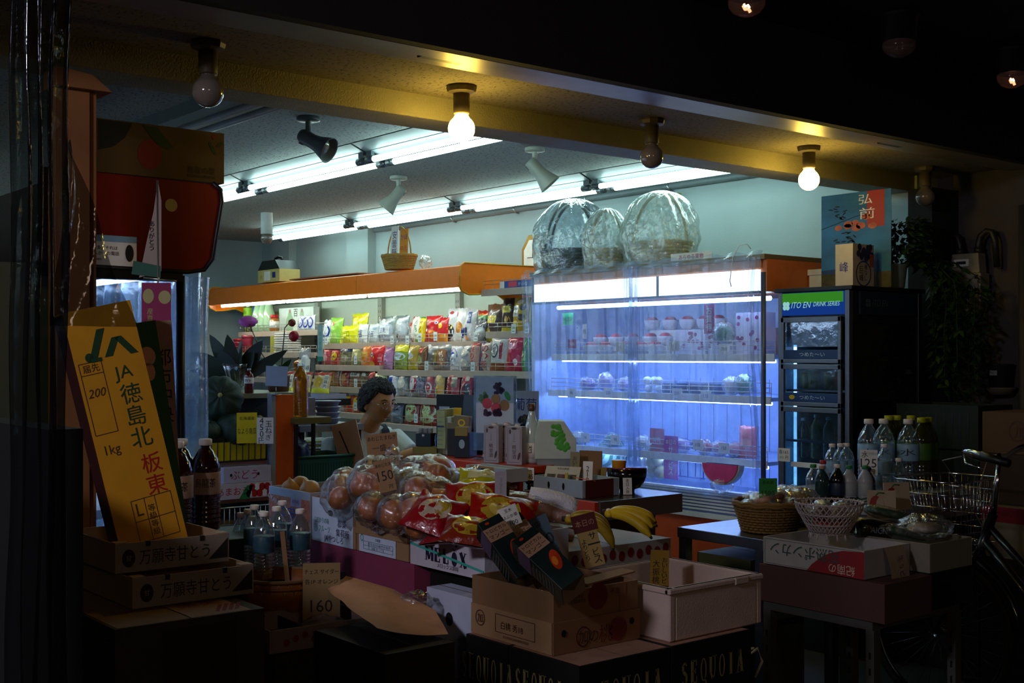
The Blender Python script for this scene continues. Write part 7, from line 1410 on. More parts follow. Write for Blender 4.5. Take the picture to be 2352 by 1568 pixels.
bananas(tuple(pt(1398, 1178, 3.86)), ((-28, .05, 1.1), (-15, .06, 1.1), (-2, .04, 1.1), (12, .03, 1.1), (-38, .02, 1.0)), .185, .0195, 'bright yellow banana bunch on the strawberry carton', 0, (6, -4, -40))
bananas(tuple(pt(1306, 1192, 3.74)), ((-6, .03, 1.7), (10, .05, 1.7), (-20, .02, 1.6), (24, .02, 1.5)), .20, .019, 'duller curved banana bunch behind the service sign', 0, (8, -10, -34), mat('banana_dull', 'a88a1c', .5, var=.25, vscale=14))
p = pt(1368, 1300, 3.42); m = MB(); m.box((0, 0, .06), (.058, .003, .12), mat('strip_cream', 'b89a5c', .6)); m.box((0, 0, .125), (.07, .0032, .05), mat('sign_dark_red', '5a1014', .6)); m.text('本日の', (0, -.0026, .125), .019, mat('ink_peach', 'c89078', .6), maxw=.055); m.text('サービス', (.012, -.0026, .052), .020, INK, vertical=True); m.text('よりどり', (-.015, -.0026, .05), .014, INK, vertical=True)
m.build('service_sign', loc=tuple(p), rot=(-8, -14, -36), label='dark red and cream service sign before the bananas', cat='sign')
crate_box('brown_carton', (2.45, 2.99, .80), (2.85, 3.2, .88), CARD_D, 'brown carton lid behind the strawberry carton', closed=True)
t = thing('low_bench', (2.65, 2.95, 0), 'dark riser behind the foam box carrying the strawberry carton', 'bench')
m = MB(); m.b2((-.28, -.26, .69), (.24, .30, .723), darkw); m.build('top', parent=t)
for x, y in ((.18, -.24), (.18, .24)): m = MB(); m.b2((x, y, .656), (x + .04, y + .04, .69), darkw); m.build('leg', parent=t)
# ================================================================ right: steel table, baskets, cartons, bottles, bicycle, plant
t = thing('steel_table', (3.64, 2.95, 0), 'stainless steel table carrying the wicker basket', 'table')
m = MB(); m.b2((-.27, -.20, .762), (.27, .21, .80), STEEL); m.build('top', parent=t, bevel=.002)
for x, y in ((-.265, -.195), (-.265, .17), (.23, -.195), (.23, .17)): m = MB(); m.b2((x, y, 0), (x + .035, y + .035, .762), STEEL); m.build('leg', parent=t)
crate_box('olive_carton', (3.46, 2.88, .46), (3.80, 3.14, .70), mat('box_olive_dark', '4a4a24', .7), 'dull olive carton on the shelf below the steel table', closed=True)
crate_box('olive_carton', (3.48, 2.9, .16), (3.80, 3.14, .458), mat('box_olive_dark'), 'lower dull olive carton near the floor below the steel table', closed=True)
t = thing('wicker_basket', (3.55, 2.87, .802), 'round brown wicker basket of wrapped sweets on the steel table', 'basket'); woven(MB(), .095, .125, .10, mat('wicker_dim', '84622e', .7), 30, 10).build('bowl', parent=t)
for i in range(12):
    a = i * 2.4; r_ = .018 + .007 * (i % 12); c_ = ('a8702c', 'c89a50', '7a3a1c', 'b8a88a')[i % 4]
    m = crumple((0, 0, 0), (.036, .028, .018), mat('sweet_' + c_, c_, .4, var=.3), i * 3.1, .15, 16, 10); m.ball((0, 0, .004), (.047, .036, .027), wrapm, 22, 12, f=lambda d: 1 + .22 * noise.noise(d * 5 + Vector((i, 0, 0)))); m.build('wrapped_sweet', loc=(3.55 + r_ * math.cos(a), 2.87 + r_ * math.sin(a), .885 + .022 * (i < 5) + .01 * (i % 3)), rot=(rnd.uniform(-20, 20), rnd.uniform(-20, 20), rnd.uniform(0, 360)), label='cellophane wrapped sweet heaped in the brown wicker basket', cat='sweet', group='wrapped sweets in the wicker basket')
p = pt(1764, 1135, 4.42); card('price_card', (p.x, p.y, .925), .066, .075, mat('card_green', '2c8a3c', .6), [('あめ詰', .8, .013, INK), ('1100', .28, .018, INK)], 'green handwritten card reading 1100 in the wicker basket', face='-y', rz=-39)
m = crumple((0, 0, .06), (.14, .10, .055), mat('bread_tan', '8a6238', .6, var=.3), 33, .2); m.ball((0, 0, .065), (.16, .12, .075), wrapm, 40, 20, f=lambda d: 1 + .22 * noise.noise(d * 5)); m.build('wrapped_bundle', loc=(3.80, 2.98, .80), label='large crinkled clear bundle of tan goods behind the wicker basket', cat='food pack')
# ponkan carton, upside-down lettering
pk_r = mat('print_deep_red', '8a1a20', .6); pk_g = mat('ink_green_slate', '2a4a44', .6)
def ponkan(m, at, w, d, h):
    P_ = lambda u, v: at('-x', u, v, .0018)
    m.poly(at('-x', 0, .5, .0012), [(-.02 + .0, -h * .5), (.0, -h * .25), (.03, .0), (.07, h * .25), (.12, h * .40), (d / 2, h * .45), (d / 2, -h * .5)], pk_r, '-x')
    m.text('完熟ポンカン', P_(-.15, .62), .044, pk_g, '-x', rot=180, maxw=.30); m.text('紀南の', P_(.58, .22), .032, mat('ink_cream', 'c8b8a0', .6), '-x', rot=180, maxw=.11)
    for (u, v, ww, hh) in ((0, .95, d * .96, .0012), (-.4, .05, d * .55, .0012), (-.96, .5, .0012, h * .9)): m.patch(P_(u, v), ww, hh, pk_g, '-x')
crate_box('citrus_carton', (3.25, 2.25, .745), (3.50, 2.65, .835), mat('box_off_white', 'a8a29c', .65), 'off-white citrus carton with upside-down green and red lettering', extra=ponkan)
m = MB(); m.grid(lambda u, v: (.0 + .10 * u, -.002 - .03 * math.sin(v * 1.6), -.13 * v + .01 * math.sin(v * 3)), 6, 10, mat('paper_cream', '9a8468', .75, bump=.1)); m.text('生うど', (.055, -.032, -.06), .024, redd, '-y', rot=-80, maxw=.07); m.build('paper_flap', loc=(3.34, 2.242, .838), label='cream paper flap hanging over the corner of the citrus carton', cat='paper')
crate_box('board_box', (3.24, 2.17, .62), (3.50, 2.66, .742), mat('box_brown_pink', '4e302b', .7), 'long dull brownish pink box carrying the citrus carton', closed=True)
t = thing('slotted_stand', (3.55, 2.43, 0), 'grey slotted angle stand under the brownish pink box', 'stand'); ang = mat('angle_grey', '5a5852', .5, .4)
for z in (.59, .2): m = MB(); m.b2((-.3, -.21, z), (.2, .22, z + .028), ang); m.build('shelf', parent=t)
for x, y in ((-.3, -.215), (-.3, .19), (.165, -.215), (.165, .19)):
    m = MB(); m.b2((x, y, 0), (x + .035, y + .03, .59), ang); [m.patch((x - .0008, y + .015, .06 + .05 * k), .008, .022, BLACK, '-x') for k in range(10)]; m.build('leg', parent=t)
m = MB(); c0_ = Vector((3.22, 2.70, .42)); m.tube([(3.20, 2.95, .44), (3.22, 2.8, .43), (3.24, 2.68, .45)], .005, PAPER, 6)
for s_ in (-1, 1): m.tube([tuple(c0_), tuple(c0_ + Vector((.0, s_ * .05, .04))), tuple(c0_ + Vector((0, s_ * .07, .0))), tuple(c0_ + Vector((0, s_ * .04, -.06)))], .0045, PAPER, 6)
m.build('string_bow', label='white string tied in a bow at the steel table leg', cat='string')
# white lattice basket
t = thing('lattice_basket', (3.37, 2.47, .838), 'white lattice plastic basket on the citrus carton', 'basket'); lat = mat('lattice_white', 'b8a8a4', .5)
m = MB(); Z = [(0, .06), (.02, .062), (.06, .085), (.10, .108), (.125, .112)]
def rz_(z):
    for (z0, r0), (z1, r1) in zip(Z, Z[1:]):
        if z <= z1: return r0 + (r1 - r0) * (z - z0) / (z1 - z0)
    return Z[-1][1]
for sg in (-1, 1):
    for i in range(34):
        a0 = 2 * math.pi * i / 34; pts = []
        for j in range(9): z = .02 + .105 * j / 8; a = a0 + sg * .75 * j / 8; pts.append((rz_(z) * math.cos(a), rz_(z) * math.sin(a), z))
        m.tube(pts, .0022, lat, 5)
for z in (.02, .05, .085, .12): m.tube([(rz_(z) * math.cos(2 * math.pi * i / 40), rz_(z) * math.sin(2 * math.pi * i / 40), z) for i in range(40)], .003, lat, 5, closed=True)
for i in range(12): a = 2 * math.pi * i / 12; m.tube([(.062 * math.cos(a), .062 * math.sin(a), .02), (.066 * math.cos(a), .066 * math.sin(a), 0)], .003, lat, 5)
m.lathe([(0, .018), (.062, .018), (.062, .022), (0, .022)], lat, 24); m.build('basket', parent=t)
for i in range(6):
    a = i * 1.05; m = crumple((0, 0, 0), (.03, .026, .018), mat('sweet_b8a88a', 'b8a88a', .5), i * 2.2, .2, 16, 10); m.ball((0, 0, .003), (.04, .034, .024), wrapm, 22, 12, f=lambda d: 1 + .25 * noise.noise(d * 5 + Vector((i, 3, 0)))); m.build('wrapped_sweet', loc=(3.37 + .045 * math.cos(a), 2.47 + .045 * math.sin(a), .925 + .008 * (i % 2)), rot=(10 * i, 5, 60 * i), label='pale wrapped sweet in the white lattice basket', cat='sweet', group='wrapped sweets in the lattice basket')
p = pt(1905, 1180, 4.02); m = MB(); m.box((0, 0, .0), (.105, .003, .05), mat('card_orange', 'e0701c', .6)); m.patch((0, -.002, .022), .105, .008, PAPER); m.add([(-.0525, -.0022, .018), (-.0525, -.0022, -.01), (.0, -.0022, -.018), (-.01, -.0022, .0)], [(0, 1, 2, 3)], RED); m.text('680円', (.012, -.003, -.003), .024, INK, maxw=.08, italic=.2); m.build('price_card', loc=(p.x, p.y, p.z - .02), rot=(-12, 4, -36), label='orange card reading 680 leaning in the white lattice basket', cat='price card')
# pale carton with wrapped goods
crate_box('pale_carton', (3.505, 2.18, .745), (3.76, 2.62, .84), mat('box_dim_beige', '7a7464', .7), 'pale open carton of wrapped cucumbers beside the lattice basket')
blkwrap = mat('black_wrap', '1c1a20', .25, bump=.6, bscale=50, coat=.5)
m = MB(); m.tube([(-.07, 0, 0), (-.06, 0, 0), (.06, 0, 0), (.07, 0, 0)], [.02, .034, .034, .02], blkwrap, 18); m.text('AICN', (0, -.0345, .0), .02, GREY, '-y'); m.build('black_roll', loc=tuple(pt(2005, 1215, 4.12)), rot=(0, 8, -20), label='black wrapped roll pack with grey lettering on the pale carton', cat='roll')
for i, (px, py, tt, l) in enumerate(((2040, 1180, 4.3, 'upper'), (2075, 1225, 4.12, 'lower'))):
    t = thing('cucumber_pack', tuple(pt(px, py, tt)), l + ' clear pack of dark green cucumbers on the pale carton', 'vegetables', rot=(0, 14, -28)); 
    for k in range(3): m = MB(); m.tube([(-.075, .022 * (k - 1), 0), (-.06, .022 * (k - 1), .003), (.06, .022 * (k - 1), .003), (.075, .022 * (k - 1), 0)], [.006, .014, .014, .006], mat('cucumber_green', '1f4a2a', .4, var=.3), 12); m.build('cucumber', parent=t)
    m = MB(); m.ball((0, 0, 0), (.10, .045, .026), wrapm, 34, 16, f=lambda d: 1 + .15 * noise.noise(d * 6 + Vector((i, 0, 0)))); m.build('wrap', parent=t)
m = MB(); m.ball((0, 0, 0), (.10, .09, .04), wrapm, 36, 20, f=lambda d: 1 + .25 * noise.noise(d * 5)); m.ball((0, 0, -.005), (.07, .06, .02), mat('pale_food', '7a6a58', .6, var=.3), 20, 10); m.build('clear_bag', loc=(3.67, 2.30, .87), rot=(0, 0, 30), label='crinkled clear bag under the bicycle basket', cat='bag')
apple = mat('apple_dull_red', '8a1a1c', .5); papd = mat('paper_dim', 'b09c80', .7)
for i, (px, py, tt, rz_2, l) in enumerate(((2025, 1190, 4.35, -50, 'larger apple printed cream card behind the wrapped cucumbers'), (2062, 1170, 4.45, -30, 'apple printed cream card closer to the bicycle basket'))):
    card('apple_card', tuple(pt(px, py, tt)), .10, .10, papd, [], l, face='-y', rz=rz_2, cat='card', tilt=-8, extra=lambda m: (m.disc((-.02, -.0025, .045), .022, .036, apple, '-y'), m.disc((-.005, -.0028, .045), .014, .030, papd, '-y'), m.tube([(-.02, -.004, .082), (-.01, -.004, .092), (.01, -.004, .09)], .002, GREEN, 5)))
crate_box('dark_crate', (3.51, 2.19, .62), (3.78, 2.64, .743), blk, 'black crate under the pale open carton')
# bottles on a crate
crate_box('low_carton', (3.95, 2.78, .745), (4.285, 3.22, .80), mat('crate_khaki'), 'low khaki carton under the front row of small bottles', closed=True)
crate_box('bottle_crate', (4.29, 2.88, .745), (5.04, 3.42, .86), mat('crate_khaki', '4c4428', .7), 'long khaki carton platform under the drink bottles', closed=True)
t = thing('trestle', (4.5, 3.15, 0), 'dark trestle under the khaki bottle platform', 'trestle'); m = MB(); m.b2((-.5, -.24, .71), (.5, .24, .743), darkw); m.build('top', parent=t)
for x, y in ((-.48, -.22), (.44, -.22), (.44, .18), (-.48, .18)): m = MB(); m.b2((x, y, 0), (x + .04, y + .04, .71), darkw); m.build('leg', parent=t)
def bp(px, X): q = pt(px, 900, {3: 4.9, 4: 5.2, 5: 5.35, 6: 5.55}[int(X)]); return (q.x, q.y + (X % 1) * .1, .862 if X > 4 else .802)
capy = mat('cap_yellow_green', 'a0a818', .4); wl = mat('label_ice', '8ab0cc', .4); lq = clearb; tg = mat('drink_dark_red', '2e0a10', .15, coat=.8); grn = liquid('green_tea', '4a5a10')
def kb(px, X, h, r, cap, body, lab, lm=None, tx=None, liq=None, grp=None, **k): return pet(bp(px, X), h, r, cap, body, lab, lm, tx, liq, grp, rz=-60, **k)
first2 = kb(2000, 5.10, .305, .048, CAPW, clearb, 'two litre clear water bottle, leftmost of three', wl, '水', grp='two litre water bottles')
for px, X, l in ((2043, 5.3, 'two litre clear water bottle, middle of three'), (2086, 5.0, 'two litre clear water bottle nearest the green capped bottles')): copy_tree(first2, loc=bp(px, X), rz=-60, label=l)
y1 = kb(2050, 6.2, .31, .046, capy, liquid('tea_olive', '2c3010'), 'tea bottle with lime cap, leftmost of the back row', mat('label_green_dim', '3a6a14', .5), None, grp='tea bottles with lime caps')
for px, X, l in ((2073, 6.3, 'tea bottle with lime cap, second of the back row'), (2097, 6.1, 'tea bottle with lime cap, third of the back row'), (2126, 5.2, 'dark tea bottle with lime cap and bright green label, front of its row'), (2150, 5.6, 'tea bottle with lime cap right of the bright green label'), (2173, 5.9, 'tea bottle with lime cap, last of the back row')): copy_tree(y1, loc=bp(px, X), rz=-60, label=l)
s1 = kb(1925, 4.3, .205, .0325, CAPW, clearb, 'half litre water bottle with ice blue label, leftmost', wl, None, grp='half litre water bottles on the platform')
for px, X, l in ((1953, 4.5, 'half litre water bottle, second from the leftmost'), (1976, 4.7, 'half litre water bottle just left of the white 125 card'), (2008, 4.0, 'half litre water bottle behind the white 125 card'), (2036, 4.1, 'half litre water bottle right of the white 125 card'), (2064, 4.0, 'half litre water bottle nearest the bicycle basket')): copy_tree(s1, loc=bp(px, X), rz=-60, label=l)
kb(1893, 3.1, .20, .03, mat('cap_red_pale', 'b88a80', .4), mat('glass_teal', '3a5a5c', .1, trans=.6), 'teal glass soda bottle at the front left of the drinks', None, None, ribs=False)
kb(1910, 3.9, .20, .031, GREEN, clearb, 'slim clear bottle with dark green cap behind the teal one', None, None)
kb(1928, 3.1, .205, .032, CAPW, mat('drink_black', '141012', .12, coat=.8), 'black cola bottle with white cap at the front', mat('label_navy_dim', '28344c', .4), None)
kb(1935, 3.95, .215, .030, mat('cap_red', 'b01c24', .4), clearb, 'clear bottle with red cap behind the cola bottle', PAPER, None)
g1 = kb(1960, 3.2, .20, .031, GREEN, mat('milk_white', 'a8acb0', .35, coat=.4), 'white bottle with green cap and green waves beside the cola', mat('label_waves', 'a4acae', .5), '三', grp='white bottles with green caps')
for k in range(3):
    m = MB(); m.tube([(.0325 * math.cos(R(a)), .0325 * math.sin(R(a)), .045 + .012 * k + .003 * math.sin(R(a * 4))) for a in range(0, 360, 15)], .0028, mat('wave_green', '1c4a34', .5), 5, closed=True); m.build('wave_stripe', parent=g1)
copy_tree(g1, loc=bp(1992, 3.1), rz=-60, label='white bottle with green cap and green waves under the 125 card')
kb(2018, 3.5, .19, .03, NAVY, mat('drink_blue', '1c3a6a', .15, coat=.7), 'dark blue bottle with navy cap beside the green waved ones', mat('label_blue_dim', '2a5a9a', .5), None)
p = pt(1995, 1100, 4.98); card('price_card', (p.x, p.y, .955), .072, .105, PAPER, [('水', .82, .026, INK, 't', -.4), ('500ml', .86, .010, GREY, 't', .5), ('125', .48, .036, INK), ('円', .15, .018, INK, 't', .4)], 'white handwritten water card reading 125 before the bottles', face='-x', rz=24)
p = pxx(1799, 1050, 4.80); card('price_card', (4.805, p.y, p.z - .02), .075, .065, PAPER, [('各165', .72, .022, INK), ('税別', .3, .012, GREY, 't', -.3), ('円', .3, .018, INK, 't', .5)], 'white card reading 165 hanging on the drinks cooler door', face='-x')
# drinks inside the cooler
for i, (px, c_, h, l) in enumerate(((1818, '28304a', .21, 'dark blue drink bottle'), (1845, '3a1420', .20, 'dark red drink bottle'), (1875, '9a8a40', .22, 'pale yellow drink bottle'), (1903, '6a5a24', .21, 'olive drink bottle'))):
    q = pxx(px, 900, 5.0); pet((5.0, q.y, .932), h, .03, CAPW, liquid('cool_' + c_, c_), l + ' behind the cooler glass', rz=-90) if CY0 < q.y < CY1 else None
for i, (px, l) in enumerate(((1850, 'golden can behind the cooler glass, next to the badge'), (1868, 'golden can in the middle of the cooler shelf'), (1905, 'golden can at the street end of the cooler shelf'))):
    q = pxx(px, 870, 5.0); m = MB(); m.lathe([(.024, 0), (.026, .005), (.026, .075), (.023, .082), (0, .082)], mat('can_gold', '8a7430', .3, .7), 20); m.build('drink_can', loc=(5.0, q.y, 1.282), label=l, cat='can')
# grape carton and plant on the cooler
def kyoho(m, at, w, d, h):
    m.disc(at('-y', .0, .30), .062, .062, NAVY, '-y', 30, ring=.10); m.text('巨峰', at('-y', -.2, .30, .0015), .034, mat('ink_indigo', '1a1a38', .6), vertical=True); m.text('種なし', at('-y', .2, .33, .0015), .024, mat('ink_indigo'), vertical=True)
    for k in range(20): m.disc(at('-y', -.6 + 1.4 * rnd.random(), .66 + .28 * rnd.random(), .001 + .0001 * k), .016, .016, mat('grape_blue_print', '2c2c56', .5, var=.3), '-y', 14)
    m.patch(at('-y', .75, .62, .004), .035, .06, mat('print_salmon', 'a04a38', .6)); m.text('峰', at('-x', 0, .45, .0015), .05, NAVY, '-x')
crate_box('kyoho_carton', (4.92, 3.47, 1.782), (5.09, 3.57, 1.985), mat('box_cream_grey', 'b8b0a0', .6), 'white grape carton with circled brush characters on the drinks cooler', closed=True, extra=kyoho)
t = thing('trailing_plant', (5.40, 3.50, 1.782), 'bushy trailing plant in a pale pot spilling over the cooler side', 'plant')
m = MB(); m.lathe([(.05, 0), (.055, .005), (.068, .11), (.072, .115), (.066, .12)], mat('pot_pale_green', '8a9a84', .5), 22, M=E(loc=(-.10, -.0, 0))); m.build('pot', parent=t)
tl = mat('trailing_leaf', '1e3a16', .5, var=.5, vscale=8); m = MB(); r2 = random.Random(5)
def sprig(p, d, L_, w_): leaf(m, p, d, L_, w_, .3, tl, twist=r2.uniform(-.8, .8), n=3)
for k in range(520):
    u = r2.random(); a = r2.uniform(0, 6.28)
    c = Vector((-.04 + .13 * math.cos(a) * r2.random() ** .5, -.02 + .09 * math.sin(a), .12 + .22 * r2.random())); sprig(c, (math.cos(a), math.sin(a) - .3, r2.uniform(-.6, .9)), r2.uniform(.035, .07), .022)
for s_ in range(15):
    x0 = r2.uniform(.05, .30); L_ = r2.uniform(.35, .95); y0 = r2.uniform(-.30, -.09); pts = []
    for j in range(14):
        v = j / 13; pts.append(Vector((x0 * min(1, v * 4) + .03 * noise.noise(Vector((v * 4, s_, 0))), y0 * min(1, v * 4), .16 - L_ * v + .05 * math.sin(min(1, v * 4) * 3))))
    m.tube([tuple(q) for q in pts], .002, tl, 4)
    for q in pts[1:]:
        for k in range(5): a = r2.uniform(0, 6.28); sprig(q + Vector((r2.uniform(-.02, .02), r2.uniform(-.02, .02), r2.uniform(-.02, .02))), (math.cos(a), math.sin(a), r2.uniform(-.9, .2)), r2.uniform(.035, .065), .02)
m.build('foliage', parent=t)
t = thing('wall_planter', (5.78, 3.20, 1.28), 'small dark planter with pale lattice saucer on the outer wall', 'planter'); m = MB(); m.lathe([(.05, 0), (.062, .12), (.066, .125), (.06, .125)], mat('planter_dark', '20222a', .5), 22); m.patch((-.063, .0, .08), .04, .025, GREY, '-x'); m.build('pot', parent=t)
m = MB(); m.lathe([(.055, -.03), (.078, .0), (.08, .006)], mat('saucer_cream', '6a6454', .6), 24); m.build('saucer', parent=t)
m = MB(); m.box((.04, 0, -.015), (.06, .05, .02), ang); m.build('bracket', parent=t)
gc = mat('crate_green_dark', '0a1c10', .7)
for k in range(3):
    m = MB(); m.open_box(.30, .42, .20, .01, gc); [m.patch((-.151, -.16 + .04 * i, .1), .012, .13, BLACK, '-x') for i in range(9)]; m.build('green_crate', loc=(5.22, 3.12, .6 + .0 + .21 * k), label='dark green crate, %s of the stack beside the drinks cooler' % ('lowest', 'middle', 'topmost')[k], cat='crate')
crate_box('dark_crate', (5.06, 2.9, .0), (5.42, 3.35, .598), blk, 'large black crate at the foot of the dark green crates')
def kano(m, at, w, d, h):
    m.disc(at('-x', -.35, .55), .04, .045, lin_d, '-x', ring=.12); m.text('加の桃', at('-x', -.05, .55, .0015), .055, lin_d, '-x', maxw=.25)
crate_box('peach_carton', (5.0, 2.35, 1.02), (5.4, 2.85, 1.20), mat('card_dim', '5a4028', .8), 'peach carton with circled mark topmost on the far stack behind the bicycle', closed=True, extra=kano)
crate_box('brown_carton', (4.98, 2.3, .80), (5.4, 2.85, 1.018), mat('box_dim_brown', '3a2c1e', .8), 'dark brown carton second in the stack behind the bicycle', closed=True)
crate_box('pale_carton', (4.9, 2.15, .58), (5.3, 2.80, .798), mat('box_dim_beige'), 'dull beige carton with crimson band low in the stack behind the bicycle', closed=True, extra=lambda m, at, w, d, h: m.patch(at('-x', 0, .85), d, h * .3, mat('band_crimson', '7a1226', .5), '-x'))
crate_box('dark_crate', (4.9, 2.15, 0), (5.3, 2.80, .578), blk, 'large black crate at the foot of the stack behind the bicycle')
# ---------------------------------------------------------------- bicycle, nose into the shop
t = thing('bicycle', (4.44, 2.72, 0), 'black city bicycle with a chrome wire basket and swept handlebar', 'bicycle')
bk = mat('tyre_black', '0c0c0c', .7, var=0); fr_m = mat('frame_black', '101114', .3, coat=.5, var=0); R0 = .325
def wheel(y, name):
    m = MB(); m.tube([(0, y + (R0 - .018) * math.cos(2 * math.pi * i / 48), .33 + (R0 - .018) * math.sin(2 * math.pi * i / 48)) for i in range(48)], .018, bk, 10, closed=True); o = m.build(name, parent=t)
    m = MB(); m.tube([(0, y + (R0 - .04) * math.cos(2 * math.pi * i / 48), .33 + (R0 - .04) * math.sin(2 * math.pi * i / 48)) for i in range(48)], .008, mat('rim_dark', '4a4a4a', .3, .9), 6, closed=True); m.build('rim', parent=o)
    m = MB(); 
    for i in range(32): a = 2 * math.pi * i / 32; m.tube([(.02 * (-1) ** i, y, .33), (0, y + (R0 - .045) * math.cos(a), .33 + (R0 - .045) * math.sin(a))], .0011, mat('spoke', '6a6a6a', .3, .9), 4)
    m.build('spokes', parent=o)
    m = MB(); m.cyl((-.045, y, .33), (.045, y, .33), .018, CHROME, 14); m.build('hub', parent=o)
wheel(0, 'wheel'); wheel(-1.08, 'wheel')
m = MB(); m.tube([(0, (R0 + .022) * math.cos(R(a)), .33 + (R0 + .022) * math.sin(R(a))) for a in range(20, 171, 10)], .022, fr_m, 8); m.build('mudguard', parent=t)
hd = Vector((0, -.30, .90)); cr = Vector((0, -.20, .66))
m = MB(); m.tube([(-.05, 0, .33), (-.05, -.10, .50), (-.045, -.17, .66), (0, -.18, .69)], .011, fr_m, 8); m.tube([(.05, 0, .33), (.05, -.10, .50), (.045, -.17, .66), (0, -.18, .69)], .011, fr_m, 8); m.build('fork', parent=t)
m = MB(); m.cyl((0, -.18, .68), (0, -.235, .83), .019, fr_m, 14); m.tube([(0, -.20, .72), (0, -.45, .45), (0, -.62, .30)], .018, fr_m, 10); m.tube([(0, -.215, .78), (0, -.45, .56), (0, -.68, .44)], .015, fr_m, 10); m.cyl((0, -.62, .30), (0, -.78, .82), .016, fr_m, 12); m.tube([(.04, -.62, .30), (.05, -1.08, .33)], .011, fr_m, 8); m.tube([(-.04, -.62, .30), (-.05, -1.08, .33)], .011, fr_m, 8); m.tube([(.03, -.74, .70), (.05, -1.08, .33)], .009, fr_m, 8); m.tube([(-.03, -.74, .70), (-.05, -1.08, .33)], .009, fr_m, 8); m.build('frame', parent=t)
m = MB(); m.cyl((0, -.235, .82), (0, -.262, 1.05), .0115, CHROME, 12); m.cyl((0, -.262, 1.035), (0, -.25, 1.062), .018, CHROME, 12); m.build('stem', parent=t)
m = MB(); pts = [(.31, -.44, 1.065), (.30, -.36, 1.085), (.27, -.27, 1.095), (.20, -.225, 1.08), (.10, -.24, 1.045), (0, -.252, 1.04)]; pts += [(-x, y, z) for x, y, z in pts[-2::-1]]
m.tube(pts, .0115, CHROME, 12); m.build('handlebar', parent=t, sub=1)
for s_ in (-1, 1):
    m = MB(); m.tube([(s_ * .312, -.47, 1.06), (s_ * .31, -.40, 1.073), (s_ * .302, -.36, 1.085)], .016, BLACK, 12); m.build('grip', parent=t)
    m = MB(); m.tube([(s_ * .28, -.275, 1.078), (s_ * .31, -.30, 1.05), (s_ * .33, -.38, 1.035)], .005, CHROME, 8); m.tube([(s_ * .27, -.26, 1.07), (s_ * .17, -.12, 1.04), (s_ * .06, -.14, .92), (0, -.21, .74)], .0025, mat('cable_grey', '77726a', .5), 6); m.build('brake_lever', parent=t)
m = MB(); bw0, bw1, bz0, bz1 = .13, .19, .70, .955; y0_, y1_ = -.17, .12
def rect(f): 
    w_ = bw0 + (bw1 - bw0) * f; ya = y0_ - .015 * f; yb_ = y1_ + .05 * f - .05; z = bz0 + (bz1 - bz0) * f; k = .05
    return [(-w_ + k, ya, z), (w_ - k, ya, z), (w_, ya + k, z), (w_, yb_ - k, z), (w_ - k, yb_, z), (-w_ + k, yb_, z), (-w_, yb_ - k, z), (-w_, ya + k, z)]
for f in (0, .2, .4, .6, .8, 1): m.tube(rect(f), .0042 if f == 1 else .0022, CHROME, 6, closed=True)
a, b = rect(0), rect(1)
for i in range(8):
    p0, p1, q0, q1 = Vector(a[i]), Vector(a[(i + 1) % 8]), Vector(b[i]), Vector(b[(i + 1) % 8]); n = max(1, int((q1 - q0).length / .028))
    for k in range(n): m.tube([tuple(p0.lerp(p1, k / n)), tuple(q0.lerp(q1, k / n))], .0018, CHROME, 4)
for k in range(9): m.tube([(-bw0 + bw0 * 2 * k / 8, y0_, bz0), (-bw0 + bw0 * 2 * k / 8, y1_ - .05, bz0)], .0018, CHROME, 4)
m.build('basket', parent=t)
m = MB(); m.tube([(-.06, .06, bz0), (-.055, .03, .5), (-.05, 0, .34)], .004, fr_m, 6); m.tube([(.06, .06, bz0), (.055, .03, .5), (.05, 0, .34)], .004, fr_m, 6); m.build('basket_stay', parent=t)
m = MB(); m.lathe([(0, 0), (.022, .005), (.036, .03), (.038, .05), (0, .055)], fr_m, 20, M=E(-85, 0, 0, (-.09, .06, .66))); m.cyl((-.09, .05, .66), (0, -.06, .66), .006, fr_m, 8); m.build('headlamp', parent=t)
m = MB(); m.box((.012, .06, .52), (.004, .03, .055), mat('reflector_amber', 'a06a10', .2, coat=.8)); m.build('reflector', parent=t)
m = MB(); m.tube([(0, -.78, .82), (0, -.80, .88)], .012, CHROME, 10); m.ball((0, -.83, .90), (.09, .14, .035), BLACK, 20, 10); m.build('saddle', parent=t)
m = MB(); m.cyl((-.06, -.62, .30), (.06, -.62, .30), .014, CHROME, 10); m.tube([(.06, -.62, .30), (.07, -.60, .14)], .009, CHROME, 8); m.tube([(-.06, -.62, .30), (-.07, -.64, .46)], .009, CHROME, 8); m.box((.11, -.60, .13), (.08, .08, .02), BLACK); m.box((-.11, -.64, .47), (.08, .08, .02), BLACK); m.build('crankset', parent=t)
# ================================================================ left: trays, yellow box, bottles, basket, paper, plastic strips
kraft = mat('tray_kraft', 'a08468', .75, bump=.1); trayf = mat('tray_grey_print', '8a7c6c', .75); ink2 = mat('ink_faded', '1c1712', .7)
def manganji(m, at, w, d, h):
    m.patch(at('-y', 0, .5, .0008), w * .99, h * .98, trayf, '-y')
    m.disc(at('-y', -.78, .48, .0018), .018, .024, ink2, '-y', 24); m.text('甘', at('-y', -.78, .48, .0026), .016, trayf); m.text('万願寺甘とう', at('-y', .02, .48, .0018), .040, ink2, maxw=.20)
    m.add([at('-y', .62, .15, .0018), at('-y', .97, .15, .0018), at('-y', .97, .85, .0018)], [(0, 1, 2)], ink2)
    for u in (-.45, .5): m.box((u * w / 2, -d / 2 + .003, h - .006), (.012, .012, .014), ink2)
    for sx in (-1, 1): m.box((sx * (w / 2 - .018), -d / 2 + .02, h + .001), (.034, .036, .003), kraft)
crate_box('pepper_tray', (1.20, 3.14, .872), (1.525, 3.50, .95), kraft, 'cardboard pepper tray with brush lettering, upper of two', extra=manganji)
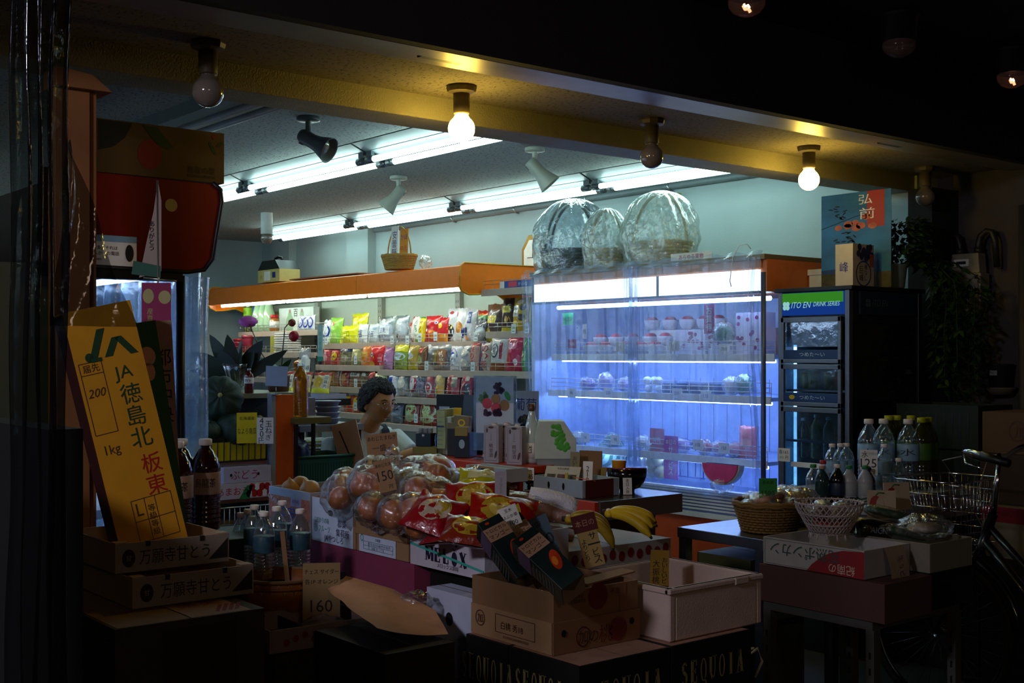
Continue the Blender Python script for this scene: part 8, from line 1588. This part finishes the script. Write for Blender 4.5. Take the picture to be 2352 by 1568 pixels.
crate_box('pepper_tray', (1.215, 3.06, .790), (1.56, 3.42, .869), kraft, 'cardboard pepper tray with brush lettering, lower of two', extra=manganji)
def undert(m, at, w, d, h):
    m.patch(at('+z', -.48, 0, .0008), w * .48, d * .98, mat('paper_dusky', '8a6c5c', .8), '+z'); m.patch(at('+z', .40, -.1, .0008), w * .42, d * .88, mat('paper_dusky2', 'a08078', .8), '+z')
    m.text('果実', at('+z', .40, -.42, .0018), .07, mat('ink_wine', '7a1c34', .6), '+z', maxw=.12); m.disc(at('+z', .35, -.18, .0018), .012, .012, mat('ink_wine'), '+z')
    for k in range(4): m.patch(at('+z', .52 + .09 * k, -.74, .0018), .010, .09, mat('ink_wine'), '+z', rot=-30)
    m.patch(at('-y', .1, .55, .001), w * .5, h * .8, mat('flap_dark', '241c14', .8), '-y')
crate_box('paper_topped_carton', (1.10, 2.88, .40), (1.50, 3.42, .785), mat('carton_dim', '3a3028', .8), 'dark carton with pinkish printed paper on top under the pepper trays', closed=True, extra=undert)
crate_box('dark_crate', (1.08, 2.88, 0), (1.50, 3.42, .398), blk, 'large black crate under the paper topped carton')
# tall yellow JA box
yj = mat('box_mustard', 'd09018', .6, var=.05); gj = mat('ink_forest', '1c4024', .6); bj = mat('ink_brown_box', '4a3412', .6)
t = thing('tall_yellow_box', (1.362, 3.26, .90), 'tall leaning mustard yellow box lettered JA with red and green characters', 'box', rot=(-4, -12.5, -4))
m = MB(); m.box((0, .04, .352), (.19, .09, .70), yj); Y = -.0062
def jt(x, z): return (x, Y, z)
for (a, b_) in (((-.045, .555), (-.005, .640)), ((.0, .56), (.03, .61)), ((.035, .61), (.072, .555))):
    dx = .011; m.add([(a[0] - dx, Y, a[1]), (a[0] + dx, Y, a[1]), (b_[0] + dx, Y, b_[1]), (b_[0] - dx, Y, b_[1])], [(0, 1, 2, 3)], gj)
m.disc(jt(-.052, .567), .012, .013, gj); m.box((-.035, Y, .558), (.03, .001, .010), gj)
m.text('JA', jt(.028, .505), .045, gj, w=.052); m.text('徳島北', jt(.035, .385), .056, gj, vertical=True); m.text('板東', jt(.045, .215), .055, mat('ink_scarlet', 'a81818', .6), vertical=True)
for (x, z, w_, h_) in ((-.055, .555, .062, .0018), (-.055, .522, .062, .0018), (-.055, .355, .062, .0018), (-.086, .455, .0018, .20), (-.024, .455, .0018, .20), (.02, .155, .115, .0018), (.02, .095, .115, .0018), (.02, .035, .115, .0018), (-.037, .095, .0018, .12), (.0, .095, .0018, .12), (.03, .095, .0018, .12), (.077, .095, .0018, .12)): m.patch(jt(x, z), w_, h_, bj)
m.text('届先', jt(-.055, .539), .022, bj, w=.045); m.text('200', jt(-.055, .47), .024, bj, w=.05, italic=.3); m.text('1kg', jt(-.05, .305), .034, bj, w=.042); m.text('L', jt(-.018, .127), .035, bj, w=.018); m.text('等級等級', jt(.015, .09), .020, bj, vertical=True)
m.build('box', parent=t, bevel=.002); m = MB(); m.box((-.0965, .04, .352), (.002, .088, .69), mat('box_side_dark', '3a0f0a', .7)); m.build('side_print', parent=t)
p = pt(365, 990, 3.42)
card('green_board', (1.462, 3.37, .952), .08, .60, mat('board_green', '1c5a24', .6), [('も', .42, .035, ink2), ('大', .22, .035, RED)], 'green printed board leaning behind the tall yellow box', face='-y', cat='board', rz=-6, th=.004, extra=lambda m: [m.disc((-.0, -.0035, .50), .024, .028, mat('print_peach', 'c8a088', .6)), m.disc((0, -.0035, .455), .016, .026, mat('print_peach'))])
roll(bpy.data.objects['green_board'], -9)
card('city_paper', (1.478, 3.44, .952), .066, .60, mat('paper_pinkish', 'b08a78', .7), [('都市中央', .68, .050, ink2, 'v', .0)], 'pinkish paper sack with black upright characters behind the green board', face='-y', cat='sack', rz=-6, th=.035); roll(bpy.data.objects['city_paper'], -3)
# pennant banners
t = thing('banner_stand', tuple(Vector((1.46, 3.46, .95))), 'small banner stand with white pennant and magenta flag', 'banner', rot=(0, 0, -30))
m = MB(); m.cyl((-.0, 0, .0), (-.01, 0, 1.02), .003, WIRE, 8); m.tube([(-.05, 0, .73), (.045, 0, .72)], .003, WIRE, 6); m.build('pole', parent=t)
m = MB(); m.poly((0, 0, 0), [(-.008, 1.02), (.002, .96), (.002, .75), (-.062, .73), (-.040, .84), (-.02, .93)], mat('pennant_white', '9a8a80', .7), '-y'); m.poly((0, -.001, 0), [(-.078, .78), (.0, .765), (.0, .73), (-.084, .74)], mat('pennant_green', '2a5a48', .7), '-y'); m.text('ありがとう', (-.026, -.002, .855), .016, ink2, vertical=True, rot=0); m.build('pennant', parent=t)
m = MB(); m.patch((-.012, -.004, .65), .085, .13, mat('flag_magenta', '8a0e4e', .6)); m.disc((-.035, -.005, .675), .016, .022, mat('print_melon', 'a8a068', .6)); m.disc((.012, -.005, .672), .018, .020, mat('print_melon')); m.text('産直', (-.03, -.005, .62), .018, mat('print_melon'), vertical=True); m.build('flag', parent=t)
# pear carton on the red cabinet
def pear(m, at, w, d, h):
    P_ = lambda u, v, e=.0012: at('-y', u, v, e)
    m.poly(P_(-.98, .98), [(0, -.0), (.115, 0), (.09, -.05), (.05, -.085), (0, -.10)], mat('print_black_blue', '0c1018', .6)); m.poly(P_(-.32, .98), [(0, 0), (.055, -.005), (.11, -.065), (.09, -.075), (.05, -.06)], mat('print_deep_green', '12301a', .6))
    m.disc(P_(-.2, .42), .042, .050, mat('print_blood', '6a0c10', .6), '-y', 26); m.text('鳥取の梨', P_(.62, .22, .0015), .026, mat('ink_umber', '2a1c0a', .6), maxw=.1); m.patch(P_(.62, .10), .10, .008, mat('ink_umber'))
    m.disc(P_(.80, .68), .006, .026, mat('print_deep_green'), '-y', rot=30); m.disc(P_(.92, .76), .006, .016, mat('print_deep_green'), '-y', rot=-50); m.disc(P_(.83, .90), .007, .008, mat('print_blood'), '-y')
crate_box('pear_carton', (1.44, 3.93, 2.05), (1.89, 4.22, 2.226), mat('box_ochre', '4c3812', .7), 'ochre pear carton with big red dot on the red cabinet', closed=True, extra=pear)
# brown tea bottles on a black crate
crate_box('bottle_crate', (1.55, 3.56, .66), (1.99, 3.88, .862), mat('crate_navy', '10121c', .5), 'navy black crate carrying the large brown tea bottles', closed=False, t=.008)
teaq = mat('tea_brown', '2c0e08', .12, coat=.8, var=0); lbl = mat('label_dusky', 'a88a78', .5)
b1_ = pet((1.76, 3.80, .864), .305, .05, CAPW, teaq, 'large brown tea bottle nearest the water bottles', lbl, '烏龍茶', rz=-25, group='large brown tea bottles', tcol=ink2); l_ = [c for c in bpy.data.objects if c.parent is b1_ and c.name.startswith('label')][0]
m = MB(); m.box((0, 0, .0), (.40, .28, .006), blk); m.build('crate_lid', loc=(1.75, 3.71, .859), label='black lid board under the brown tea bottles', cat='board')
for (x, y, l) in ((1.635, 3.74, 'large brown tea bottle partly behind the yellow box'), (1.70, 3.86, 'large brown tea bottle set back between the other two')): copy_tree(b1_, loc=(x, y, .864), label=l)
for k, (px, py, l) in enumerate(((540, 1178, 'small white capped bottle in the dark crate, nearest the tea bottles'), (556, 1170, 'small white capped bottle at the back of the dark crate'), (568, 1186, 'small white capped bottle at the front of the dark crate'), (588, 1174, 'small white capped bottle between the dark crate and the clear water bottles'))):
    q = pt(px, py, 4.05); pet((q.x + .02, q.y, .70), q.z - .70, .03, CAPW, clearb, l, rz=0, group='small capped bottles in the dark crate')
# clear water bottles
crate_box('black_box', (1.70, 3.28, .66), (1.99, 3.545, .770), blk, 'black box under the clear water bottles', closed=True)
lw = mat('label_sea', '2a4a5a', .4, var=.3, vscale=40)
q = pt(606, 1240, 3.66); w1 = pet((q.x, q.y, .772), .205, .0325, CAPW, clearb, 'clear water bottle at the front of the group', lw, None, rz=-39, group='clear water bottles with sea blue labels')
for px, tt, l in ((584, 3.82, 'clear water bottle at the left behind the front one'), (635, 3.78, 'clear water bottle right of the front one'), (648, 3.93, 'clear water bottle at the back of the group'), (689, 3.72, 'clear water bottle standing apart beside the pink box')):
    q = pt(px, 1240, tt); copy_tree(w1, loc=(q.x, q.y, .772), rz=-30, label=l)
m = MB(); m.box((0, 0, .07), (.014, .006, .15), CARD_D); q = pt(660, 1240, 3.66); m.build('price_stick', loc=(q.x, q.y, .772), rot=(0, -6, -39), label='brown card seen edge-on between the water bottles', cat='card')
# brown oval basket
t = thing('oval_basket', (1.715, 3.19, .664), 'shallow reddish brown oval basket with zigzag rim', 'basket', rz=-39); bw_ = mat('basket_rust', '7e4416', .5, var=.25)
m = MB(); m.lathe([(.07, 0), (.095, .04), (.118, .09), (.124, .135), (.116, .135), (.108, .09), (.085, .03), (0, .03)], bw_, 40, squash=lambda a, z: 1.0)
for j in range(8): rr = .075 + .0062 * j; m.tube([((rr + .002) * math.cos(2 * math.pi * i / 40), (rr + .002) * math.sin(2 * math.pi * i / 40), .012 + .015 * j) for i in range(40)], .006, bw_, 5, closed=True)
for i in range(24):
    a0, a1 = 2 * math.pi * i / 24, 2 * math.pi * (i + .5) / 24; a2 = 2 * math.pi * (i + 1) / 24; m.tube([(.117 * math.cos(a0), .117 * math.sin(a0), .10), (.121 * math.cos(a1), .121 * math.sin(a1), .134), (.117 * math.cos(a2), .117 * math.sin(a2), .10)], .0035, wick, 5)
m.tube([(.124 * math.cos(2 * math.pi * i / 40), .124 * math.sin(2 * math.pi * i / 40), .138) for i in range(40)], .006, wick_d, 6, closed=True); m.build('bowl', parent=t)
m = MB()
for i in range(16): m.box((rnd.uniform(-.07, .07), rnd.uniform(-.07, .07), .085 + .004 * (i % 3)), (.06, .015, .004), mat('brown_strips', '5a3612', .35, coat=.4), M=E(rnd.uniform(-6, 6), rnd.uniform(-6, 6), 0))
m.build('wrapped_strips', parent=t)
crate_box('wide_crate', (1.515, 2.85, .36), (2.0, 3.9, .658), mat('crate_black_brown', '1a1510', .7), 'wide blackish crate carrying the oval basket and the purple lined box', closed=True)
def purp(m, at, w, d, h):
    m.b2((-w / 2 + .008, -d / 2 + .01, .004), (-w / 2 + .13, d / 2 - .01, .012), mat('liner_purple', '2e1444', .6)); m.b2((-w / 2 + .126, -d / 2 + .01, .004), (-w / 2 + .131, d / 2 - .01, h * .8), mat('liner_purple'))
    m.b2((-w / 2 + .006, -d / 2 + .01, .004), (-w / 2 + .010, d / 2 - .01, h * .9), mat('liner_purple'))
    for k in range(9): m.disc(at('-y', -.7 + .17 * k, .4 + .12 * (k % 3)), .009, .010, mat('berry_dull', '7a1c20', .5), '-y', 10)
crate_box('purple_lined_box', (1.52, 2.87, .660), (1.84, 3.10, .722), mat('box_dusky_white', '7c6a60', .7), 'low berry printed box with purple liner', extra=purp, rz=-3)
m = MB(); m.grid(lambda u, v: ((u - .5) * .09, (v - .5) * .07, .004 + .003 * math.sin(u * 3)), 6, 6, papd); m.text('お願い', (0, 0, .0105), .02, ink2, '+z'); m.build('note_slip', loc=(1.60, 2.93, .674), rot=(0, 0, 10), label='cream note slip lying in the purple liner', cat='paper')
m = crumple((0, 0, .02), (.055, .045, .02), mat('crumpled_paper', '8a7c74', .7), 7, .5, 22, 14, 4); m.build('crumpled_paper', loc=(1.74, 2.99, .672), label='crumpled paper scrap beside the purple liner', cat='paper')
q = pt(738, 1375, 3.42); card('price_board', (q.x, q.y, .66), .105, .20, mat('board_tan', '8a7048', .75), [('チェス サイダー', .88, .014, ink2), ('各1P オレンジ', .74, .014, ink2), ('160', .40, .034, ink2), ('税 円', .12, .014, ink2)], 'tan cardboard sign reading 160 behind the oval basket', face='-y', cat='price sign', rz=-32, tilt=-6)
# kraft paper over a dark box
crate_box('dark_box', (1.63, 2.50, .36), (1.84, 2.84, .715), mat('crate_black_brown', '1a1510', .7), 'dark box covered with kraft paper beside the tall pale carton', closed=True)
crate_box('dark_crate', (1.52, 2.45, 0), (1.88, 2.84, .358), blk, 'black crate under the kraft covered dark box')
crate_box('dark_crate', (1.515, 2.86, 0), (2.0, 3.9, .358), blk, 'long black crate under the wide blackish crate')
kp_ = mat('kraft_paper', 'cc9a72', .75, bump=.15, bscale=30)
KA = [pt(752, 1352, 3.42), pt(800, 1395, 3.25), pt(866, 1442, 3.02)]; KB = [pt(794, 1322, 3.52), pt(905, 1352, 3.42), pt(1000, 1402, 3.28), pt(1030, 1456, 3.14)]
def kraft_f(u, v):
    c = _at(KA, v).lerp(_at(KB, v), u); return (c.x, c.y, c.z + .012 * math.sin(v * 4) * math.sin(math.pi * u) + .006 * noise.noise(Vector((u * 3, v * 4, 2))))
m = MB(); m.grid(kraft_f, 24, 30, kp_); m.build('kraft_paper', label='curved sheet of tan kraft paper draped over the dark box', cat='paper')
m = crumple((0, 0, 0), (.045, .04, .03), wrapm, 15, .35); m.build('clear_scrap', loc=tuple(pt(955, 1385, 3.35)), label='crumpled clear film scrap beside the tall pale carton', cat='wrap')
# hanging plastic strips at the far left
stf = film('strip_film', tint='a2a6a8', haze=.06, gloss=.10, rough=.10, bump=.8, bscale=5, hazecol='3a4044')
m = MB()
def sf(u, v):
    g = .028 * math.sin(u * 26 + v * 1.5) + .02 * noise.noise(Vector((u * 7, v * 4, 3))); cx_ = .668 + .13 * (u - .5) * (1.05 - .55 * math.sin(math.pi * min(1, v * 1.05)) * .5) + .012 * noise.noise(Vector((0, v * 7, u * 3)))
    return (cx_, 2.08 + g + .05 * (u - .5), 2.71 - 2.69 * v)
m.grid(sf, 70, 60, stf); m.build('plastic_strip_curtain', label='gathered clear plastic curtain hanging at the far left edge', cat='curtain')
m = MB(); m.grid(lambda u, v: (.72 + .05 * v * u + .10 * v * (u - .3), 2.10 + .012 * math.sin(v * 9 + u * 8), 1.82 - .32 * v), 10, 20, stf); m.build('plastic_fold', label='loose fold of clear plastic beside the brown post', cat='curtain')
